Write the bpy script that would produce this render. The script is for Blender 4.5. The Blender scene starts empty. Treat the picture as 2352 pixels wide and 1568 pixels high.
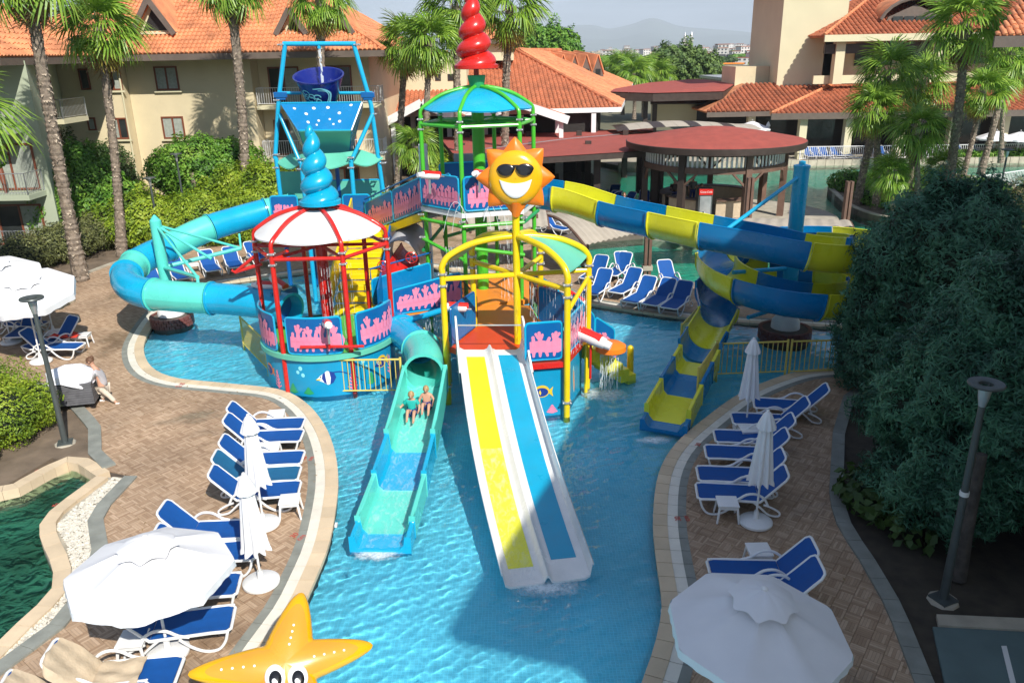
import bpy, bmesh, math, random
import numpy as np
from mathutils import Vector, Matrix, Euler
R = math.radians
random.seed(7); np.random.seed(7)
sc = bpy.context.scene
col = sc.collection
# ------------------------------------------------------------ camera, sky, sun
PITCH, ROLL, CAMH, FOC = 20.0, 1.1, 9.0, 1829.0
fw = Vector((0, math.cos(R(PITCH)), -math.sin(R(PITCH))))
u0 = Vector((0, math.sin(R(PITCH)), math.cos(R(PITCH)))); r0 = Vector((1, 0, 0))
rt = r0*math.cos(R(ROLL)) - u0*math.sin(R(ROLL)); up = u0*math.cos(R(ROLL)) + r0*math.sin(R(ROLL))
cam = bpy.data.objects.new('camera', bpy.data.cameras.new('camera')); col.objects.link(cam)
cam.matrix_world = Matrix(((rt.x, up.x, -fw.x, 0), (rt.y, up.y, -fw.y, 0), (rt.z, up.z, -fw.z, CAMH), (0, 0, 0, 1)))
cam.data.sensor_width = 36; cam.data.lens = 36*FOC/2352; cam.data.clip_start = .1; cam.data.clip_end = 40000
sc.camera = cam
SUN_EL, SUN_AZ = 42.0, 28.0          # sun behind the camera, to the right
tosun = Vector((math.sin(R(SUN_AZ))*math.cos(R(SUN_EL)), -math.cos(R(SUN_AZ))*math.cos(R(SUN_EL)), math.sin(R(SUN_EL))))
w = bpy.data.worlds.new('World'); sc.world = w; w.use_nodes = True
nt = w.node_tree; nt.nodes.clear()
out = nt.nodes.new('ShaderNodeOutputWorld'); bg = nt.nodes.new('ShaderNodeBackground')
sky = nt.nodes.new('ShaderNodeTexSky'); sky.sky_type = 'NISHITA'; sky.sun_disc = False
sky.sun_elevation = R(SUN_EL); sky.sun_rotation = R(180-SUN_AZ); sky.altitude = 20; sky.air_density = 1.0; sky.dust_density = 1.6; sky.ozone_density = 1.6
tc = nt.nodes.new('ShaderNodeTexCoord'); mp = nt.nodes.new('ShaderNodeMapping'); mp.inputs['Scale'].default_value = (2.2, 2.2, 15)
no = nt.nodes.new('ShaderNodeTexNoise'); no.inputs['Scale'].default_value = 1.6; no.inputs['Detail'].default_value = 8; no.inputs['Roughness'].default_value = .55
cr = nt.nodes.new('ShaderNodeValToRGB'); cr.color_ramp.elements[0].position = .42; cr.color_ramp.elements[1].position = .72
mx = nt.nodes.new('ShaderNodeMix'); mx.data_type = 'RGBA'; mx.inputs[7].default_value = (11.0, 12.6, 15.2, 1)
ml = nt.nodes.new('ShaderNodeMath'); ml.operation = 'MULTIPLY'; ml.inputs[1].default_value = .7
gm = nt.nodes.new('ShaderNodeMix'); gm.data_type = 'RGBA'; gm.blend_type = 'MULTIPLY'; gm.inputs[0].default_value = 1; gm.inputs[7].default_value = (.66, .84, 1.12, 1)
L = nt.links.new
L(tc.outputs['Generated'], mp.inputs[0]); L(mp.outputs[0], no.inputs['Vector']); L(no.outputs['Fac'], cr.inputs[0]); L(cr.outputs[0], ml.inputs[0])
L(sky.outputs[0], gm.inputs[6]); L(gm.outputs[2], mx.inputs[6]); L(ml.outputs[0], mx.inputs[0]); L(mx.outputs[2], bg.inputs[0]); L(bg.outputs[0], out.inputs[0])
bg.inputs[1].default_value = .066
sl = bpy.data.lights.new('sun', 'SUN'); sl.energy = 4.9; sl.angle = R(.53); sl.color = (1, .95, .87)
so = bpy.data.objects.new('sun', sl); col.objects.link(so); so.rotation_euler = tosun.to_track_quat('Z', 'Y').to_euler(); so.location = (0, 0, 60)
vs = sc.view_settings; vs.view_transform = 'Standard'; vs.look = 'None'; vs.gamma = 1; vs.use_curve_mapping = False; vs.exposure = 0.40
sc.cycles.max_bounces = 8; sc.cycles.transparent_max_bounces = 16; sc.cycles.use_denoising = True

# ------------------------------------------------------------ picture point -> place
def ray(px, py):
    d = fw + rt*((px-1176)/FOC) + up*((784-py)/FOC)
    return d
def P(px, py, z=0.0):
    d = ray(px, py); t = (z-CAMH)/d.z
    return Vector((d.x*t, d.y*t, z))
def PD(px, py, y):
    d = ray(px, py); t = y/d.y
    return Vector((d.x*t, y, CAMH + d.z*t))
# ------------------------------------------------------------ materials
MATS = {}
def new_mat(name):
    m = bpy.data.materials.new(name); m.use_nodes = True; MATS[name] = m
    return m, m.node_tree, m.node_tree.nodes['Principled BSDF']
def mat(name, c, rough=.5, metal=0, var=.12, vs_=3.0, bump=0, bs=40.0, coat=0, spec=.5, obj=False, hue=None, dirt=0):
    """colour with soft procedural variation, optional fine relief and dirt"""
    m, t, b = new_mat(name)
    N = t.nodes.new; K = t.links.new
    b.inputs['Roughness'].default_value = rough; b.inputs['Metallic'].default_value = metal
    b.inputs['Specular IOR Level'].default_value = spec
    if coat: b.inputs['Coat Weight'].default_value = coat; b.inputs['Coat Roughness'].default_value = .12
    tc = N('ShaderNodeTexCoord'); no = N('ShaderNodeTexNoise'); no.inputs['Scale'].default_value = vs_; no.inputs['Detail'].default_value = 6
    K(tc.outputs['Object'], no.inputs['Vector'])
    mr = N('ShaderNodeMapRange'); mr.inputs[1].default_value = .3; mr.inputs[2].default_value = .7; mr.inputs[3].default_value = 1-var; mr.inputs[4].default_value = 1+var*.6
    K(no.outputs['Fac'], mr.inputs[0])
    mu = N('ShaderNodeMix'); mu.data_type = 'RGBA'; mu.blend_type = 'MULTIPLY'; mu.inputs[0].default_value = 1
    mu.inputs[6].default_value = (*c, 1); K(mr.outputs[0], mu.inputs[7]); last = mu.outputs[2]
    if obj:
        oi = N('ShaderNodeObjectInfo'); m2 = N('ShaderNodeMapRange'); m2.inputs[3].default_value = 1-obj; m2.inputs[4].default_value = 1+obj
        K(oi.outputs['Random'], m2.inputs[0]); x = N('ShaderNodeMix'); x.data_type = 'RGBA'; x.blend_type = 'MULTIPLY'; x.inputs[0].default_value = 1
        K(last, x.inputs[6]); K(m2.outputs[0], x.inputs[7]); last = x.outputs[2]
    if dirt:
        n2 = N('ShaderNodeTexNoise'); n2.inputs['Scale'].default_value = vs_*2.7; n2.inputs['Detail'].default_value = 9; n2.inputs['Roughness'].default_value = .7
        K(tc.outputs['Object'], n2.inputs['Vector']); m3 = N('ShaderNodeMapRange'); m3.inputs[1].default_value = .5; m3.inputs[2].default_value = .8; m3.inputs[3].default_value = 0; m3.inputs[4].default_value = dirt
        K(n2.outputs['Fac'], m3.inputs[0]); x = N('ShaderNodeMix'); x.data_type = 'RGBA'; x.inputs[7].default_value = (.16, .13, .1, 1)
        K(m3.outputs[0], x.inputs[0]); K(last, x.inputs[6]); last = x.outputs[2]
    K(last, b.inputs['Base Color'])
    m4 = N('ShaderNodeMapRange'); m4.inputs[3].default_value = max(.03, rough-.12); m4.inputs[4].default_value = min(1, rough+.12)
    K(no.outputs['Fac'], m4.inputs[0]); K(m4.outputs[0], b.inputs['Roughness'])
    if bump:
        n3 = N('ShaderNodeTexNoise'); n3.inputs['Scale'].default_value = bs; n3.inputs['Detail'].default_value = 5
        K(tc.outputs['Object'], n3.inputs['Vector']); bp = N('ShaderNodeBump'); bp.inputs['Strength'].default_value = bump; bp.inputs['Distance'].default_value = .02
        K(n3.outputs['Fac'], bp.inputs['Height']); K(bp.outputs[0], b.inputs['Normal'])
    return m
def leaf_mat(name, cols, rough=.55, trans=.25):
    m, t, b = new_mat(name); N = t.nodes.new; K = t.links.new
    g = N('ShaderNodeNewGeometry'); cr = N('ShaderNodeValToRGB')
    e = cr.color_ramp.elements
    while len(e) < len(cols): e.new(.5)
    for i, c in enumerate(cols): e[i].position = i/(len(cols)-1); e[i].color = (*c, 1)
    tc = N('ShaderNodeTexCoord'); no = N('ShaderNodeTexNoise'); no.inputs['Scale'].default_value = .9; no.inputs['Detail'].default_value = 3
    K(tc.outputs['Object'], no.inputs['Vector'])
    a = N('ShaderNodeMath'); a.operation = 'MULTIPLY_ADD'; a.inputs[1].default_value = .45; K(g.outputs['Random Per Island'], a.inputs[0])
    mr = N('ShaderNodeMapRange'); mr.inputs[1].default_value = .3; mr.inputs[2].default_value = .7; mr.inputs[3].default_value = -.05; mr.inputs[4].default_value = .6
    K(no.outputs['Fac'], mr.inputs[0]); K(mr.outputs[0], a.inputs[2]); K(a.outputs[0], cr.inputs[0]); K(cr.outputs[0], b.inputs['Base Color'])
    b.inputs['Roughness'].default_value = rough
    if trans:
        tr = N('ShaderNodeBsdfTranslucent'); K(cr.outputs[0], tr.inputs[0]); ms = N('ShaderNodeMixShader'); ms.inputs[0].default_value = trans
        K(b.outputs[0], ms.inputs[1]); K(tr.outputs[0], ms.inputs[2]); K(ms.outputs[0], t.nodes['Material Output'].inputs[0])
    return m
# ------------------------------------------------------------ objects
def tag(o, label=None, cat=None, group=None, kind=None):
    if label: o['label'] = label
    if cat: o['category'] = cat
    if group: o['group'] = group
    if kind: o['kind'] = kind
    return o
def thing(name, label, cat, loc=(0, 0, 0), rz=0.0, group=None):
    o = bpy.data.objects.new(name, None); col.objects.link(o); o.location = loc; o.rotation_euler = (0, 0, rz)
    o.empty_display_size = .2
    return tag(o, label, cat, group)
def wloc(o):
    v = Vector((0, 0, 0))
    while o is not None: v = v + o.location; o = o.parent
    return v
def copy_tree(o, parent=None):
    c = o.copy(); col.objects.link(c); c.parent = parent
    for ch in list(o.children): copy_tree(ch, c)
    return c
def dup(o, loc, rz, label=None, group=None, scale=None):
    c = copy_tree(o); c.location = loc; c.rotation_euler = (0, 0, rz)
    if scale: c.scale = (scale,)*3
    if label: c['label'] = label
    if group: c['group'] = group
    return c
class MB:
    def __init__(s): s.v = []; s.f = []; s.m = []; s.uv = None
    def poly(s, pts, mi=0):
        n = len(s.v); s.v += [tuple(p) for p in pts]; s.f.append(tuple(range(n, n+len(pts)))); s.m.append(mi); return s
    def add(s, vs, fs, mi=0):
        n = len(s.v); s.v += [tuple(p) for p in vs]; s.f += [tuple(i+n for i in f) for f in fs]; s.m += [mi]*len(fs); return s
    def box(s, c, d, rz=0.0, mi=0, M=None, taper=1.0):
        x, y, z = d[0]/2, d[1]/2, d[2]/2; vs = []
        for k, zz in enumerate((-z, z)):
            t = taper if k else 1
            vs += [Vector((a*t, b*t, zz)) for a, b in ((-x, -y), (x, -y), (x, y), (-x, y))]
        if M is None: M = Matrix.Rotation(rz, 3, 'Z')
        vs = [M @ v + Vector(c) for v in vs]
        return s.add(vs, [(3, 2, 1, 0), (4, 5, 6, 7), (0, 1, 5, 4), (1, 2, 6, 5), (2, 3, 7, 6), (3, 0, 4, 7)], mi)
    def beam(s, a, b, w, h, mi=0):
        a = Vector(a); b = Vector(b); d = b-a; q = d.to_track_quat('X', 'Z').to_matrix()
        return s.box((a+b)/2, (d.length, w, h), M=q, mi=mi)
    def tube(s, path, r, n=8, closed=False, caps=True, mi=0, smooth=0):
        path = [Vector(p) for p in path]
        if smooth: path = crom(path, smooth, closed)
        k = len(path); rr = r if isinstance(r, (list, tuple)) else [r]*k
        if len(rr) != k: rr = [rr[0]+(rr[-1]-rr[0])*i/(k-1) for i in range(k)]
        ref = None; vs = []; fs = []
        for i, p in enumerate(path):
            a = path[i-1] if (i or closed) else p; b = path[(i+1) % k] if (i < k-1 or closed) else p
            t = (b-a).normalized() if (b-a).length > 1e-9 else Vector((0, 0, 1))
            if ref is None: ref = t.orthogonal().normalized()
            ref = (ref - t*ref.dot(t)); ref = ref.normalized() if ref.length > 1e-6 else t.orthogonal().normalized()
            bi = t.cross(ref)
            vs += [p + (ref*math.cos(2*math.pi*j/n) + bi*math.sin(2*math.pi*j/n))*rr[i] for j in range(n)]
        for i in range(k if closed else k-1):
            for j in range(n):
                a = i*n+j; b = i*n+(j+1) % n; c = ((i+1) % k)*n; fs.append((a, b, c+(j+1) % n, c+j))
        if caps and not closed: fs.append(tuple(range(n-1, -1, -1))); fs.append(tuple((k-1)*n+j for j in range(n)))
        return s.add(vs, fs, mi)
    def lathe(s, prof, n=24, c=(0, 0, 0), mi=0, a0=0, a1=360, M=None, capb=False, capt=False):
        full = abs(a1-a0) >= 360; m = n if full else n+1; vs = []; fs = []
        for (r, z) in prof:
            for j in range(m):
                a = R(a0 + (a1-a0)*j/n); v = Vector((r*math.cos(a), r*math.sin(a), z)); v = (M @ v if M else v) + Vector(c); vs.append(v)
        for i in range(len(prof)-1):
            for j in range(n):
                a = i*m+j; b = i*m+(j+1) % m; fs.append((a, b, b+m, a+m))
        if capb: fs.append(tuple(range(m-1, -1, -1)))
        if capt: fs.append(tuple((len(prof)-1)*m+j for j in range(m)))
        return s.add(vs, fs, mi)
    def prism(s, pts, z0, z1, mi=0, mit=None):
        pts = [(p[0], p[1]) for p in pts]
        A = sum(pts[i][0]*pts[(i+1) % len(pts)][1]-pts[(i+1) % len(pts)][0]*pts[i][1] for i in range(len(pts)))
        if A < 0: pts = pts[::-1]
        n = len(pts); vs = [(x, y, z0) for x, y in pts]+[(x, y, z1) for x, y in pts]
        s.add(vs, [tuple(range(n-1, -1, -1))]+[(i, (i+1) % n, n+(i+1) % n, n+i) for i in range(n)], mi)
        return s.add([(x, y, z1) for x, y in pts], [tuple(range(n))], mi if mit is None else mit)
    def slab(s, pts, th, mi=0):
        pts = [Vector(p) for p in pts]; n = (pts[1]-pts[0]).cross(pts[2]-pts[0]).normalized()*th; k = len(pts)
        return s.add(pts+[p-n for p in pts], [tuple(range(k)), tuple(range(2*k-1, k-1, -1))]+[(i, k+i, k+(i+1) % k, (i+1) % k) for i in range(k)], mi)
    def ball(s, c, r, n=10, mi=0, sc_=(1, 1, 1)):
        pr = [(max(1e-4, math.sin(math.pi*i/n)), -math.cos(math.pi*i/n)) for i in range(n+1)]
        return s.lathe([(a, b) for a, b in pr], n*2 if n < 8 else 16, c, mi, M=Matrix.Diagonal(Vector((r*sc_[0], r*sc_[1], r*sc_[2]))))
    def grid(s, fn, nu, nv, mi=0, flip=False):
        vs = [fn(i/nu, j/nv) for j in range(nv+1) for i in range(nu+1)]; fs = []
        for j in range(nv):
            for i in range(nu):
                a = j*(nu+1)+i; f = (a, a+1, a+nu+2, a+nu+1); fs.append(f[::-1] if flip else f)
        return s.add(vs, fs, mi)
    def build(s, name, mats, parent=None, local=False, smooth=40, bevel=0):
        me = bpy.data.meshes.new(name); me.from_pydata(s.v, [], s.f); me.validate(); 
        if not isinstance(mats, (list, tuple)): mats = [mats]
        for m in mats: me.materials.append(MATS[m] if isinstance(m, str) else m)
        if len(mats) > 1 and len(me.polygons) == len(s.m): me.polygons.foreach_set('material_index', s.m)
        me.update()
        if smooth:
            me.polygons.foreach_set('use_smooth', [True]*len(me.polygons)); me.set_sharp_from_angle(angle=R(smooth))
        return link(name, me, parent, local, bevel)
def link(name, me, parent=None, local=False, bevel=0):
    o = bpy.data.objects.new(name, me); col.objects.link(o)
    if parent is not None:
        o.parent = parent
        if not local: o.location = -wloc(parent)
    if bevel:
        b = o.modifiers.new('bevel', 'BEVEL'); b.width = bevel; b.segments = 2; b.limit_method = 'ANGLE'
    return o
def crom(pts, n=6, closed=False):
    pts = [Vector(p) for p in pts]; k = len(pts); res = []
    for i in range(k if closed else k-1):
        p0 = pts[i-1] if (i or closed) else pts[0]*2-pts[1]; p1 = pts[i]; p2 = pts[(i+1) % k]
        p3 = pts[(i+2) % k] if (i+2 < k or closed) else p2*2-p1
        for j in range(n):
            t = j/n; res.append(.5*((2*p1)+(p2-p0)*t+(2*p0-5*p1+4*p2-p3)*t*t+(3*p1-p0-3*p2+p3)*t**3))
    if not closed: res.append(pts[-1])
    return res
def resample(path, step, closed=False):
    path = [Vector(p) for p in path]
    if closed: path = path+[path[0]]
    d = [0]
    for a, b in zip(path, path[1:]): d.append(d[-1]+(b-a).length)
    n = max(1, round(d[-1]/step)); res = []; j = 0
    for i in range(n+1):
        s_ = d[-1]*i/n
        while j < len(d)-2 and d[j+1] < s_: j += 1
        t = (s_-d[j])/max(1e-9, d[j+1]-d[j]); res.append(path[j].lerp(path[j+1], min(1, t)))
    return res[:-1] if closed else res
def offset(path, d):
    res = []
    for i, p in enumerate(path):
        a = path[max(0, i-1)]; b = path[min(len(path)-1, i+1)]; t = (b-a); t.z = 0; t.normalize(); res.append(Vector((p.x - t.y*d, p.y + t.x*d, p.z)))
    return res
def hexpts(c, r, a0, z=0): return [Vector((c[0]+r*math.cos(R(a0+60*k)), c[1]+r*math.sin(R(a0+60*k)), z)) for k in range(6)]
def text_mesh(name, body, size, M, matname, parent=None):
    cu = bpy.data.curves.new(name, 'FONT'); cu.body = body; cu.size = size; cu.extrude = .002; cu.align_x = 'CENTER'; cu.align_y = 'CENTER'
    o = bpy.data.objects.new(name, cu); dg = bpy.context.evaluated_depsgraph_get(); col.objects.link(o); dg.update()
    me = bpy.data.meshes.new_from_object(o.evaluated_get(dg)); bpy.data.objects.remove(o)
    me.transform(M); me.materials.clear(); me.materials.append(MATS[matname])
    return link(name, me, parent)
# ------------------------------------------------------------ the materials of the place
mat('soil', (.17, .125, .085), .95, var=.35, vs_=2, bump=.6, bs=12, dirt=.4)
mat('plain', (.16, .15, .09), .95, var=.4, vs_=.02)
mat('grout', (.13, .105, .085), .9, var=.2)
mat('coping', (.62, .49, .33), .7, var=.12, vs_=1.5, obj=.07, bump=.15, bs=60, dirt=.12)
mat('gutter', (.72, .68, .58), .6, var=.08, vs_=4, obj=.03)
mat('greystone', (.24, .25, .22), .8, var=.2, vs_=3, bump=.3, bs=20, dirt=.2)
mat('pebble', (.62, .58, .49), .7, var=.3, vs_=9, bump=.2)
mat('palestone', (.42, .38, .3), .85, var=.2, vs_=2, bump=.3, dirt=.2)
mat('stucco', (.66, .56, .36), .85, var=.1, vs_=.45, bump=.08, bs=30, dirt=.13)
mat('stuccopale', (.62, .57, .38), .85, var=.06, vs_=.5)
mat('stuccoshade', (.40, .45, .33), .85, var=.08, vs_=.5)  # wing stucco, the greenish tone of its shade put into the colour
mat('rooftilered', (.42, .125, .055), .8, var=.35, vs_=1.3)
mat('rooftile', (.66, .25, .11), .8, var=.4, vs_=1.1, bump=.1, bs=9)
mat('rooftiledark', (.50, .165, .075), .8, var=.3, vs_=1.4)  # darker tile tone for the restaurant's front slope, one porch and dormer strip
mat('darkwood', (.05, .033, .026), .6, var=.25, vs_=3, bump=.2, bs=15)
mat('brownwood', (.15, .085, .06), .6, var=.25, vs_=3, bump=.2, bs=15)
mat('fascia', (.13, .10, .08), .7, var=.15)
mat('shutter', (.2, .06, .03), .5, var=.15)
mat('curtain', (.33, .36, .31), .8, var=.2, vs_=6)
mat('glassdark', (.03, .035, .035), .12, var=.2, spec=.6)
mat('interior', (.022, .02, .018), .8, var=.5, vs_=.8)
mat('redshingle', (.34, .07, .05), .9, var=.18, vs_=2, bump=.3, bs=30, dirt=.1)
mat('white', (.76, .76, .75), .45, var=.05, vs_=4, dirt=.05)
mat('whitemetal', (.72, .72, .7), .4, var=.05)
mat('fabricwhite', (.74, .74, .75), .85, var=.05, vs_=2, bump=.12, bs=14, spec=.2)
mat('fabricbeige', (.52, .42, .3), .95, var=.12, vs_=5, bump=.5, bs=18, spec=.1)
mat('canopybeige', (.42, .37, .3), .9, var=.1, vs_=2, spec=.2)
mat('sling', (.004, .075, .30), .7, var=.12, vs_=8, bump=.1, bs=250, spec=.3)
mat('slinggreen', (.005, .11, .24), .7, var=.12, vs_=8)
mat('steelgrey', (.085, .10, .098), .45, metal=.3, var=.15, dirt=.15)
mat('galv', (.55, .56, .56), .35, metal=.7, var=.15)
mat('black', (.01, .01, .012), .22, var=.2, coat=.4)
for nm, c, ro in (('red', (.58, .018, .012), .28), ('yellow', (.80, .58, .006), .3), ('brightyellow', (.76, .74, .03), .28), ('green', (.07, .46, .03), .3),
                  ('azure', (.005, .37, .62), .26), ('turq', (.10, .62, .52), .3), ('slideblue', (.0, .19, .46), .26), ('cyan', (.0, .34, .56), .28), ('skyblue', (.01, .40, .66), .28),
                  ('panelblue', (.001, .105, .33), .32), ('navy', (.008, .018, .20), .25), ('orange', (.82, .20, .012), .35), ('orangefloor', (.8, .25, .02), .5), ('redfloor', (.62, .06, .012), .5),
                  ('greenfloor', (.08, .42, .06), .5), ('pink', (.80, .24, .38), .4), ('mint', (.12, .5, .36), .35), ('fence', (.68, .55, .12), .4), ('slidewhite', (.8, .79, .76), .25), ('yellowlane', (.80, .78, .02), .3),
                  ('bluelane', (.0, .33, .54), .3), ('sunface', (.82, .42, .008), .22), ('starorange', (.84, .30, .03), .25), ('starbody', (.74, .38, .003), .22), ('decalwhite', (.85, .86, .86), .4), ('decalyellow', (.75, .5, .03), .4),
                  ('decalnavy', (.01, .04, .25), .4), ('decalcyan', (.25, .7, .8), .4), ('drumblue', (.005, .28, .50), .35), ('decalgreen', (.03, .35, .12), .4), ('redpaint', (.5, .07, .05), .6), ('mosaic', (.18, .06, .05), .5)):
    mat(nm, c, ro, var=.07, vs_=1.7, coat=.25 if ro < .33 else 0, dirt=.11)
mat('hoodgrey', (.42, .42, .44), .3, var=.05)
mat('skin', (.55, .30, .20), .55, var=.06, spec=.4)
mat('hairbrown', (.12, .055, .025), .6, var=.3, vs_=20)
mat('hairblond', (.42, .27, .12), .6, var=.3, vs_=20)
mat('greyshirt', (.46, .44, .45), .85, var=.08, vs_=6, bump=.3, bs=8)
mat('beigecloth', (.6, .52, .42), .85, var=.08, vs_=6, bump=.3, bs=8)
mat('swimgreen', (.01, .4, .35), .6); mat('swimnavy', (.01, .03, .18), .6)
mat('greencloth', (.15, .35, .03), .8); mat('redcloth', (.65, .04, .02), .85, bump=.3, bs=9)
mat('cartgrey', (.12, .12, .13), .6, var=.3, vs_=6)
mat('towelwhite', (.8, .8, .84), .95, var=.06, bump=.5, bs=9)
mat('trunkbark', (.24, .19, .145), .9, var=.5, vs_=7, bump=.8, bs=22)
mat('shadebark', (.07, .06, .05), .9, var=.5, vs_=6, bump=.8, bs=20)  # bark with the shade it stands in put into the colour
mat('trunkdry', (.44, .36, .27), .9, var=.35, vs_=9)
mat('mount', (.13, .16, .13), 1, var=.25, vs_=.0012)
mat('farwhite', (.6, .58, .54), .9, var=.1, obj=.25, vs_=.2); mat('farcream', (.5, .42, .3), .9, obj=.2); mat('farred', (.35, .12, .07), .9, obj=.2); mat('farwin', (.07, .08, .09), .4)
mat('rock', (.46, .40, .31), .85, var=.25, vs_=2, bump=.5, bs=8)
mat('greypath', (.10, .15, .15), .8, var=.15, vs_=2, bump=.2)
leaf_mat('leafyellow', [(0.053, 0.112, 0.010), (0.168, 0.274, 0.014), (0.316, 0.423, 0.025), (0.400, 0.448, 0.050)])
leaf_mat('leafgreen', [(0.035, 0.098, 0.015), (0.088, 0.231, 0.021), (0.177, 0.354, 0.035), (0.318, 0.460, 0.071)])
leaf_mat('leafdark', [(0.021, 0.052, 0.015), (0.052, 0.106, 0.021), (0.088, 0.160, 0.035)])
leaf_mat('leafolive', [(0.071, 0.079, 0.035), (0.142, 0.160, 0.052), (0.212, 0.231, 0.071), (0.231, 0.160, 0.124)])
leaf_mat('leafconifer', [(.012, .055, .030), (.03, .12, .065), (.06, .19, .10), (.10, .25, .13)], trans=.12)
leaf_mat('leafpine', [(0.044, 0.098, 0.033), (0.131, 0.217, 0.054), (0.240, 0.348, 0.087)])
leaf_mat('frondgreen', [(0.062, 0.150, 0.015), (0.142, 0.283, 0.027), (0.283, 0.442, 0.052), (0.425, 0.566, 0.088)], rough=.4, trans=.3)
leaf_mat('frondyellow', [(0.366, 0.305, 0.037), (0.512, 0.415, 0.073), (0.366, 0.244, 0.085)], rough=.6, trans=.3)
leaf_mat('fronddry', [(0.244, 0.159, 0.073), (0.366, 0.256, 0.122), (0.171, 0.110, 0.061)], rough=.8, trans=.15)
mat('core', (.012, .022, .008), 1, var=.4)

def parquet():
    m, t, b = new_mat('parquet'); N = t.nodes.new; K = t.links.new
    uv = N('ShaderNodeUVMap'); sx = N('ShaderNodeSeparateXYZ'); K(uv.outputs[0], sx.inputs[0])
    fl = N('ShaderNodeVectorMath'); fl.operation = 'FLOOR'; K(uv.outputs[0], fl.inputs[0])
    v5 = N('ShaderNodeMath'); v5.operation = 'MULTIPLY'; v5.inputs[1].default_value = 5; K(sx.outputs[1], v5.inputs[0])
    ff = N('ShaderNodeMath'); ff.operation = 'FLOOR'; K(v5.outputs[0], ff.inputs[0])
    fr = N('ShaderNodeMath'); fr.operation = 'FRACT'; K(v5.outputs[0], fr.inputs[0])
    fx = N('ShaderNodeMath'); fx.operation = 'FLOOR'; K(sx.outputs[0], fx.inputs[0])
    oi = N('ShaderNodeObjectInfo'); o9 = N('ShaderNodeMath'); o9.operation = 'MULTIPLY'; o9.inputs[1].default_value = 91; K(oi.outputs['Random'], o9.inputs[0])
    cb = N('ShaderNodeCombineXYZ'); K(fx.outputs[0], cb.inputs[0]); K(ff.outputs[0], cb.inputs[1]); K(o9.outputs[0], cb.inputs[2])
    wn = N('ShaderNodeTexWhiteNoise'); K(cb.outputs[0], wn.inputs['Vector'])
    cr = N('ShaderNodeValToRGB'); e = cr.color_ramp.elements; e[0].color = (.34, .22, .135, 1); e[1].color = (.54, .385, .26, 1); x = e.new(.45); x.color = (.42, .285, .18, 1)
    K(wn.outputs['Value'], cr.inputs[0])
    ab = N('ShaderNodeMath'); ab.operation = 'SUBTRACT'; ab.inputs[1].default_value = .5; K(fr.outputs[0], ab.inputs[0])
    a2 = N('ShaderNodeMath'); a2.operation = 'ABSOLUTE'; K(ab.outputs[0], a2.inputs[0])
    st = N('ShaderNodeMapRange'); st.inputs[1].default_value = .40; st.inputs[2].default_value = .5; st.inputs[3].default_value = 1; st.inputs[4].default_value = .55; K(a2.outputs[0], st.inputs[0])
    tc = N('ShaderNodeTexCoord'); g = N('ShaderNodeNewGeometry')
    no = N('ShaderNodeTexNoise'); no.inputs['Scale'].default_value = .45; no.inputs['Detail'].default_value = 7; K(g.outputs['Position'], no.inputs['Vector'])
    n2 = N('ShaderNodeTexNoise'); n2.inputs['Scale'].default_value = 22; n2.inputs['Detail'].default_value = 4; K(g.outputs['Position'], n2.inputs['Vector'])
    mr = N('ShaderNodeMapRange'); mr.inputs[1].default_value = .3; mr.inputs[2].default_value = .75; mr.inputs[3].default_value = .72; mr.inputs[4].default_value = 1.12; K(no.outputs['Fac'], mr.inputs[0])
    m2 = N('ShaderNodeMapRange'); m2.inputs[3].default_value = .82; m2.inputs[4].default_value = 1.15; K(n2.outputs['Fac'], m2.inputs[0])
    q = N('ShaderNodeMath'); q.operation = 'MULTIPLY'; K(st.outputs[0], q.inputs[0]); K(mr.outputs[0], q.inputs[1])
    q2 = N('ShaderNodeMath'); q2.operation = 'MULTIPLY'; K(q.outputs[0], q2.inputs[0]); K(m2.outputs[0], q2.inputs[1])
    mu = N('ShaderNodeMix'); mu.data_type = 'RGBA'; mu.blend_type = 'MULTIPLY'; mu.inputs[0].default_value = 1; K(cr.outputs[0], mu.inputs[6]); K(q2.outputs[0], mu.inputs[7]); K(mu.outputs[2], b.inputs['Base Color'])
    nw = N('ShaderNodeTexNoise'); nw.inputs['Scale'].default_value = .33; nw.inputs['Detail'].default_value = 9; nw.inputs['Roughness'].default_value = .62; nw.inputs['Distortion'].default_value = .4; K(g.outputs['Position'], nw.inputs['Vector'])
    mw = N('ShaderNodeMapRange'); mw.inputs[1].default_value = .56; mw.inputs[2].default_value = .64; mw.inputs[3].default_value = 1; mw.inputs[4].default_value = .74; K(nw.outputs['Fac'], mw.inputs[0])
    mr2 = N('ShaderNodeMapRange'); mr2.inputs[1].default_value = .56; mr2.inputs[2].default_value = .64; mr2.inputs[3].default_value = .75; mr2.inputs[4].default_value = .3; K(nw.outputs['Fac'], mr2.inputs[0]); K(mr2.outputs[0], b.inputs['Roughness'])
    mx_ = N('ShaderNodeMix'); mx_.data_type = 'RGBA'; mx_.blend_type = 'MULTIPLY'; mx_.inputs[0].default_value = 1; K(mu.outputs[2], mx_.inputs[6]); K(mw.outputs[0], mx_.inputs[7]); K(mx_.outputs[2], b.inputs['Base Color'])
    bp = N('ShaderNodeBump'); bp.inputs['Strength'].default_value = .5; bp.inputs['Distance'].default_value = .01; K(st.outputs[0], bp.inputs['Height']); K(bp.outputs[0], b.inputs['Normal'])
parquet()
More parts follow.
